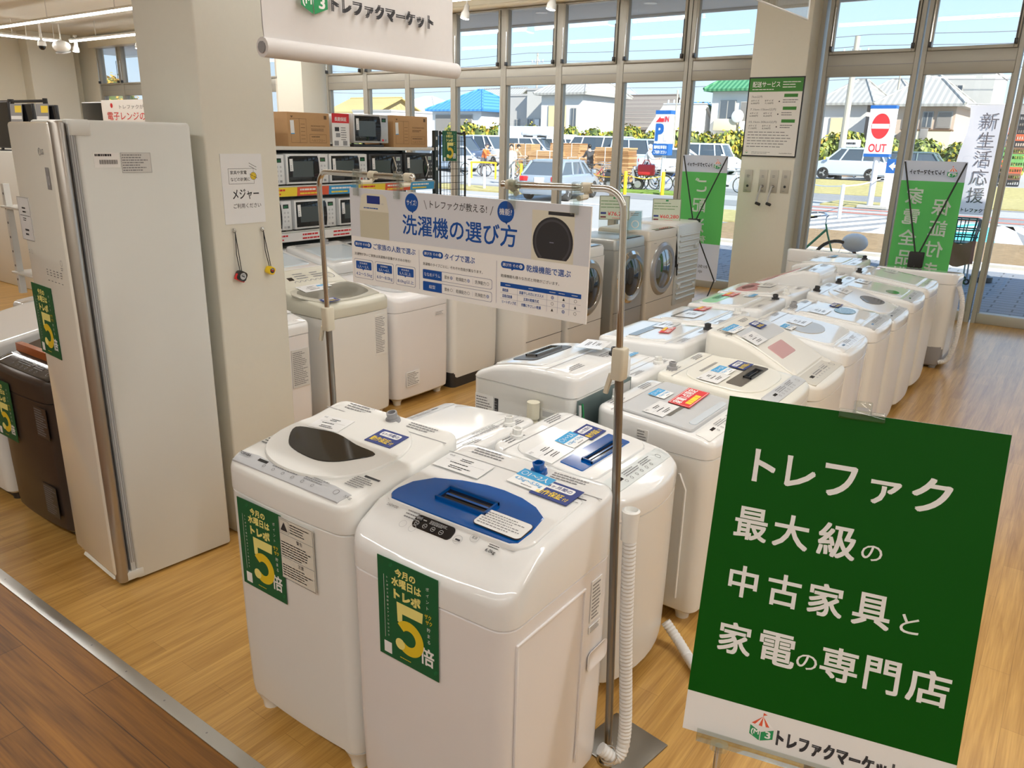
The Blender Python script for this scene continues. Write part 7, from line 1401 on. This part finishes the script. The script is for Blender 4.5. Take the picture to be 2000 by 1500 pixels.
def bicycle(label, px_, Y, rz, c, z=None, **k):
    loc = (X(px_, Y), Y, (-.11 if Y < 37 else -.05) if z is None else z)
    if c in BP and not k: return dup(BP[c], loc, rz, label)
    t = thing('bicycle', label, 'bicycle', loc, rz, 'bicycles outside'); bike_parts(t, BC[c], **k)
    if not k: BP[c] = t
    return t
bicycle('black bicycle against the window just right of the right pillar', 1588, 11.9, R(28), 'green', -.085, basket=False)
bl = [(1010, 33.5, 20, 'silver', 'silver bicycle behind the masked person in white'), (1022, 35, 170, 'green', 'green bicycle left of the steel blue hatchback'), (1090, 35, 75, 'silver', 'silver bicycle behind the steel blue hatchback roof'), (1108, 35.2, 80, 'silver', 'second silver bicycle right of the hatchback roof'),
      (1125, 35.5, 82, 'white', 'white bicycle in the packed row behind the hatchback'), (1140, 35.8, 85, 'silver', 'silver bicycle in the packed row left of the man in black'), (1170, 35, 20, 'black', 'black bicycle right of the man in black jacket'), (1187, 35.5, 25, 'silver', 'silver bicycle under the cardboard bale'),
      (1165, 32, 8, 'red', 'red bicycle behind the yellow rope, right of the hatchback'), (1255, 31, 15, 'silver', 'large silver bicycle with black basket before the scooter rider'), (1285, 31.5, 190, 'silver', 'silver bicycle left of the P sign post'), (1312, 32.5, 15, 'blue', 'blue bicycle right of the P sign post'), (1434, 33, 60, 'white', 'white bicycle behind the left X-frame banner edge'),
      (968, 35, 20, 'white', 'white bicycle pushed by the man in orange'), (925, 35.6, 10, 'silver', 'silver bicycle at the yellow rail far left')]
for px_, Y, a, c, lb in bl: bicycle(lb, px_, Y, R(a), c)
t = thing('shopping_bag', 'bright red cloth bag hanging on a bicycle left of the P sign', 'bag', (X(1268, 30.6), 30.6, .55)); b = MB(); b.rbox(-.38, .38, -.12, .12, 0, .45, RED, .10, .08, .08); b.build('bag_body', t); b = MB(); b.tube([(-.2, 0, .43), (-.1, 0, .62), (.1, 0, .62), (.2, 0, .43)], .02, RED, 6); b.build('bag_handle', t)
# motor scooter
t = thing('motor_scooter', 'dark motor scooter parked left of the silver bicycles', 'scooter', (X(1225, 30.5), 30.5, -.1), R(20))
for x in (-.6, .6): b = MB(); b.torus(.21, .07, TYRE, frame((x, 0, .27), (1, 0, 0), (0, 0, 1)), 20, 8); b.lathe([(.15, -.05), (.15, .05)], RIM, frame((x, 0, .27), (1, 0, 0), (0, 0, 1)), 14); b.build('wheel', t)
b = MB(); b.loft([[(x, y, z) for x, y in rrect(-.85+a, -.05-a, -.16+a, .16-a, .1, 3)] for a, z in ((.05, .35), (0, .5), (.02, .68), (.08, .76))], DARK); b.bbox(-.1, .45, -.14, .14, .26, .34, DARK, .03); b.loft([[(.42-.1*k, -.18, .3+.6*k), (.50-.1*k, -.18, .3+.6*k), (.50-.1*k, .18, .3+.6*k), (.42-.1*k, .18, .3+.6*k)] for k in (0, .5, 1)], MGREY); b.build('body', t)
b = MB(); b.rbox(-.75, -.12, -.13, .13, .76, .84, RUBBER, .1, .04, .01); b.build('seat', t)
b = MB(); b.cyl((.62, 0, .3), (.38, 0, .98), .03, DARK, 8); b.cyl((.38, -.3, 1.0), (.38, .3, 1.0), .015, RUBBER, 8); b.sphere((.45, 0, .92), .09, LAMPC, 10, 6); b.build('handlebar', t)
# people
SKIN = mat('skin', srgb(225, 180, 150), .6); HAIRM = mat('hair_black', (.02, .018, .016), .5)
def person(label, loc, rz, J, cols, hair=HAIRM, hat=None, seat=False):
    # J: joint name -> (x, y, z) with +x forward; cols: (shirt, trousers)
    t = thing('person', label, 'person', loc, rz); names = list(J); E = [('pelvis', 'waist'), ('waist', 'chest'), ('chest', 'neck'), ('neck', 'head'), ('chest', 'shL'), ('shL', 'elL'), ('elL', 'haL'), ('chest', 'shR'), ('shR', 'elR'), ('elR', 'haR'), ('pelvis', 'hipL'), ('hipL', 'knL'), ('knL', 'anL'), ('anL', 'toL'), ('pelvis', 'hipR'), ('hipR', 'knR'), ('knR', 'anR'), ('anR', 'toR')]
    rad = dict(pelvis=.15, waist=.145, chest=.165, neck=.06, head=.07, shL=.085, shR=.085, elL=.05, elR=.05, haL=.04, haR=.04, hipL=.10, hipR=.10, knL=.065, knR=.065, anL=.05, anR=.05, toL=.04, toR=.04)
    me = bpy.data.meshes.new('p'); me.from_pydata([J[n] for n in names], [(names.index(a), names.index(c)) for a, c in E], []); o = bpy.data.objects.new('p', me); COL.objects.link(o)
    sk = o.modifiers.new('s', 'SKIN'); sv = me.skin_vertices[0].data
    for i, n in enumerate(names): sv[i].radius = (rad[n]*(1.05 if n in ('chest', 'waist', 'pelvis') else 1), rad[n]); sv[i].use_root = (n == 'pelvis')
    ss = o.modifiers.new('u', 'SUBSURF'); ss.levels = 2; ss.render_levels = 2
    dg = bpy.context.evaluated_depsgraph_get(); m2 = bpy.data.meshes.new_from_object(o.evaluated_get(dg)); bpy.data.objects.remove(o); bpy.data.meshes.remove(me)
    m2.name = 'body'
    for m_ in (cols[0], cols[1], SKIN, RUBBER): m2.materials.append(m_)
    JV = {n: Vector(J[n]) for n in names}; zone = {n: 0 for n in names}
    for n in ('pelvis', 'hipL', 'hipR', 'knL', 'knR', 'anL', 'anR'): zone[n] = 1
    for n in ('haL', 'haR', 'neck', 'head'): zone[n] = 2
    for n in ('toL', 'toR'): zone[n] = 3
    for p in m2.polygons:
        c = p.center; n = min(names, key=lambda q: (c-JV[q]).length); p.material_index = zone[n]; p.use_smooth = True
    bo = bpy.data.objects.new('body', m2); COL.objects.link(bo); bo.parent = t
    h = JV['head']; b = MB(); F = Matrix.Translation(h+Vector((.02, 0, .06)))
    b.sphere((0, 0, 0), .105, SKIN, 16, 10, F, 1.0, .82, 1.18); b.sphere((.10, 0, -.01), .02, SKIN, 8, 6, F); 
    for s in (-1, 1): b.sphere((-.01, s*.088, 0), .022, SKIN, 8, 6, F, .6, .5, 1.2); b.sphere((.092, s*.035, .02), .010, INK, 8, 6, F)
    b.rect(-.02, -.006, .02, .0, RED, F @ frame((.099, 0, -.05), (0, 1, 0), (0, 0, 1)), 0); hd = b.build('head', t)
    b = MB(); b.sphere((-.02, 0, .03), .115, hat or hair, 16, 10, F, 1.0, .86, 1.05)
    if hat: b.box(.05, .17, -.07, .07, .045, .06, hat, F)
    b.build('hair' if not hat else 'hat', t)
    for s, n in ((1, 'haL'), (-1, 'haR')):
        e_ = JV['elL' if s > 0 else 'elR']; d = (JV[n]-e_).normalized(); sd = d.cross(Vector((0, 0, 1))).normalized() if abs(d.z) < .9 else Vector((0, 1, 0)); b = MB(); p0 = JV[n]
        b.sphere(tuple(p0+d*.04), .045, SKIN, 8, 6)
        for k in range(4): q = p0+d*.06+sd*(.03-.02*k); b.tube([q, q+d*(.045+.008*(k in (1, 2)))+Vector((0, 0, -.006)), q+d*(.07+.012*(k in (1, 2)))+Vector((0, 0, -.025))], .010, SKIN, 6)
        b.tube([p0+sd*.04+d*.02, p0+sd*.06+d*.055], .011, SKIN, 6); b.build('hand', t)
    return t
def pose(lean=0., armf=.25, crouch=0., sit=False, stride=.12):
    c = crouch; J = {}
    hp = .92-c*.42
    J['pelvis'] = (-.1*c, 0, hp); J['waist'] = (-.1*c+lean*.12, 0, hp+.20); J['chest'] = (-.1*c+lean*.34, 0, hp+.42); J['neck'] = (-.1*c+lean*.48, 0, hp+.58); J['head'] = (-.1*c+lean*.56, 0, hp+.66)
    for s, n in ((1, 'L'), (-1, 'R')):
        J['sh'+n] = (J['chest'][0]+.02, s*.19, hp+.46); J['el'+n] = (J['chest'][0]+armf*.5, s*.24, hp+.22); J['ha'+n] = (J['chest'][0]+armf+.12, s*.18, hp+.12+armf*.3)
        J['hip'+n] = (-.1*c, s*.10, hp-.06); f = s*stride
        if sit: J['kn'+n] = (.38, s*.14, hp-.06); J['an'+n] = (.36, s*.14, hp-.46); J['to'+n] = (.5, s*.14, hp-.5)
        else: J['kn'+n] = (f*.5+.34*c, s*.11, (hp-.06)*.52); J['an'+n] = (f-.05*c, s*.11, .09); J['to'+n] = (f+.14-.05*c, s*.12, .04)
    return J
cl = lambda n, c: mat('cloth_'+n, c, .85, noise=.05)
person('person in orange jacket and dark trousers pushing a bicycle, far left', (X(945, 34.7), 34.7, -.11), R(10), pose(.35, .38), (cl('orange', srgb(225, 110, 50)), cl('charcoal', (.10, .10, .11))), hat=cl('cap_dark', (.06, .06, .08)))
person('person in beige coat bending over a bicycle behind the white one', (X(1003, 36), 36, -.08), R(0), pose(.7, .4, .15), (cl('beige', srgb(165, 145, 120)), cl('khaki', srgb(150, 130, 105))), hat=cl('cap_black', (.03, .03, .03)))
person('person in white coat and face mask standing left of the steel blue hatchback', (X(1000, 30), 30, -.11), R(-60), pose(.05, .2, 0, False, .2), (cl('white', (.66, .66, .64)), cl('pale_grey', (.5, .5, .48))))
person('man in black jacket seen from behind among the bicycles', (X(1156, 36.5), 36.5, -.05), R(150), pose(.25, .35), (cl('black', (.05, .05, .055)), cl('dark_grey', (.12, .12, .13))))
person('person in white jacket and helmet riding a bicycle left of the P sign', (X(1266, 34), 34, .02), R(15), pose(.3, .42, 0, True), (cl('white', (.66, .66, .64)), cl('slate', (.15, .16, .2))), hat=POLEW)
bicycle('bicycle ridden by the person in white jacket', 1268, 34.05, R(15), 'black', -.1)
# yellow bollards and rail, white posts, rope
YP2 = mat('bollard_yellow', srgb(245, 190, 20), .5)
for px_, Y, lb in ((1020, 31.5, 'yellow bollard left of the steel blue hatchback'), (1150, 29, 'yellow bollard at the right rear of the hatchback'), (1228, 28.2, 'yellow bollard left of the silver bicycles'), (1303, 29.2, 'yellow bollard right of the P sign post'), (890, 31.5, 'yellow bollard behind the black wire rack')):
    b = MB(); b.lathe([(.07, 0), (.07, .86), (.05, .9), (.002, .91)], YP2, None, 14); tag(b.build('bollard', None, (X(px_, Y), Y, -.115)), lb, 'bollard', 'yellow bollards')
t = thing('yellow_rail', 'yellow tube rail beside the man in orange', 'rail', (X(945, 33.2), 33.2, -.115), R(5))
b = MB(); b.tube(smooth_path([(-.75, 0, 0), (-.75, 0, .7), (-.68, 0, .8), (.68, 0, .8), (.75, 0, .7), (.75, 0, 0)], 4), .05, YP2, 10); b.build('tube_frame', t)
b = MB(); pts = [(X(q, Y), Y, .62-.12*(i % 2)) for i, (q, Y) in enumerate(((1150, 29), (1190, 28.6), (1228, 28.2), (1265, 28.7), (1303, 29.2)))]; b.tube(smooth_path(pts, 5), .015, YP2, 6); tag(b.build('rope', None), 'yellow rope slung between the yellow bollards', 'rope')
for px_, Y, z1, lb in ((917, 26.5, .9, 'white post left of the pair before the yellow rail'), (947, 25.8, .9, 'white post right of the pair before the yellow rail'), (1664, 24.2, .95, 'white fence post left of the OUT sign base')):
    b = MB(); b.lathe([(.055, 0), (.055, z1), (.002, z1+.02)], POLEW, None, 12); tag(b.build('fence_post', None, (X(px_, Y), Y, -.115)), lb, 'post', 'white posts')
b = MB(); b.tube(smooth_path([(X(1664, 24.2), 24.2, .80), (X(1620, 25), 25, .74), (X(1575, 26), 26, .80)], 5), .02, POLEW, 6); b.tube(smooth_path([(X(1664, 24.2), 24.2, .80), (X(1700, 26), 26, .80), (X(1735, 29.5), 29.5, .85)], 5), .02, POLEW, 6); tag(b.build('rail', None), 'white rail running from the white fence post toward the road', 'rail')
# cardboard bales
for px_, Y, w_, h_, zb, lb in ((1024, 39, 1.7, 1.75, -.05, 'stack of flattened brown cardboard behind the person in beige'), (1070, 38.5, 1.9, 1.35, -.05, 'wide low cardboard bale behind the hatchback roof'), (1112, 39.5, 1.9, 1.8, -.05, 'cardboard bale left of the long white van'), (1130, 38, 1.6, 1.1, -.05, 'low cardboard bale before the long white van'), (1165, 39, 1.3, 1.45, -.05, 'cardboard bale behind the man in black'), (1206, 36.5, 1.9, 1.75, -.1, 'tall cardboard bale before the light blue van')):
    t = thing('cardboard_bale', lb, 'cardboard bale', (X(px_, Y), Y, zb), .05, 'cardboard bales outside'); rg = random.Random(px_); b = MB(); n = int(h_/.09)
    for i in range(n): q = rg.uniform(-.04, .04); b.box(-w_/2+q, w_/2+q, -.5, .5, i*.09, i*.09+.08, CARDB if rg.random() > .3 else CARDB2)
    b.build('cardboard_layers', t); b = MB(); b.box(-w_*.2, -w_*.2+.03, -.51, .51, 0, n*.09+.005, PAPER); b.box(w_*.25, w_*.25+.03, -.51, .51, 0, n*.09+.005, PAPER); b.build('strap', t)
# stacked coloured crates at the right edge
CRC = [mat('crate_black', (.03, .03, .035), .5), mat('crate_green', srgb(110, 165, 90), .5), mat('crate_orange', srgb(215, 95, 60), .5), mat('crate_brown', srgb(120, 90, 70), .5)]
crate0 = {}
def crate(x, y, z, c, lb):
    if c in crate0: return dup(crate0[c], (x, y, z), 0, lb)
    b = MB(); m_ = CRC[c]; b.box(-.3, .3, -.2, .2, 0, .03, m_)
    for (a0, a1, c0, c1) in ((-.3, .3, -.2, -.18), (-.3, .3, .18, .2), (-.3, -.28, -.18, .18), (.28, .3, -.18, .18)): b.box(a0, a1, c0, c1, .03, .06, m_); b.box(a0, a1, c0, c1, .20, .30, m_)
    for s in (-1, 1):
        for i in range(7): b.box(-.3+i*.0967, -.28+i*.0967, s*.19-.01, s*.19+.01, .06, .20, m_)
        for s2 in (-1, 1): b.box(s*.29-.01, s*.29+.01, s2*.1-.01, s2*.1+.01, .06, .2, m_)
    o = b.build('crate', None, (x, y, z)); tag(o, lb, 'crate', 'stacked crates at the right edge'); crate0[c] = o
    return o
order = [0, 0, 3, 2, 1, 1, 3, 0, 2, 0, 0]
names_ = ['black', 'green', 'orange', 'brown']; cnt = {}
for col_, (px_, hh) in enumerate(((1972, 9), (1996, 11))):
    for i in range(hh):
        c = order[(i+col_) % len(order)]; k = (col_, c); cnt[k] = cnt.get(k, 0)+1
        crate(X(px_, 46)+.05, 46, .22+i*.302, c, '%s crate, %s of that colour up the %s crate stack at the right edge' % (names_[c], ['first', 'second', 'third', 'fourth', 'fifth'][cnt[k]-1], ['left', 'right'][col_]))
# walking cart with teal basket and brown cloth
t = thing('shopping_cart', 'shopping cart with teal basket and brown cloth behind the right X-frame banner', 'cart', (-1.55, 13.6, -.085), R(15)); TEAL = mat('basket_teal', srgb(25, 75, 90), .4)
b = MB()
for z, k in ((.62, .85), (.72, .93), (.82, .97), (.97, 1)): b.tube([(.27*k*c, .19*k*s_, z) for c, s_ in ((-1, -1), (1, -1), (1, 1), (-1, 1), (-1, -1))], .012, TEAL, 6)
for i in range(20): q = rrect(-.27, .27, -.19, .19, .01, 1, 5); c = q[i*len(q)//20]; b.cyl((c[0]*.85, c[1]*.85, .62), (c[0], c[1], .97), .008, TEAL, 5)
b.box(-.23, .23, -.16, .16, .61, .625, TEAL); b.build('basket', t)
b = MB(); R_ = [[(-.26+.5*i/8, -.21+.02*math.sin(i*1.3+k), .30+.34*k/5+.03*math.sin(i)) for i in range(9)] for k in range(6)]; b.loft(R_, mat('cloth_brown', srgb(150, 105, 90), .8, noise=.1), None, False, False, False); b.build('cloth', t)
b = MB()
for sx in (-1, 1):
    for sy in (-1, 1): b.cyl((sx*.22, sy*.15, .05), (sx*.2, sy*.14, .62), .012, STEEL, 8); b.torus(.035, .014, RUBBER, frame((sx*.22, sy*.15, .05), (1, 0, 0), (0, 0, 1)), 12, 6)
b.build('frame', t)
t = thing('plastic_basket', 'white round basket cover behind the dark bicycle handlebar at the right pillar', 'basket', (-2.70, 12.3, -.085)); b = MB(); b.sphere((0, 0, .62), .17, POLEW, 14, 9, None, 1.1, .9, .8); b.cyl((0, 0, 0), (0, 0, .5), .012, STEEL, 8); b.cyl((-.15, 0, .01), (.15, 0, .01), .012, STEEL, 6); b.cyl((0, -.15, .01), (0, .15, .01), .012, STEEL, 6); b.build('cover', t)
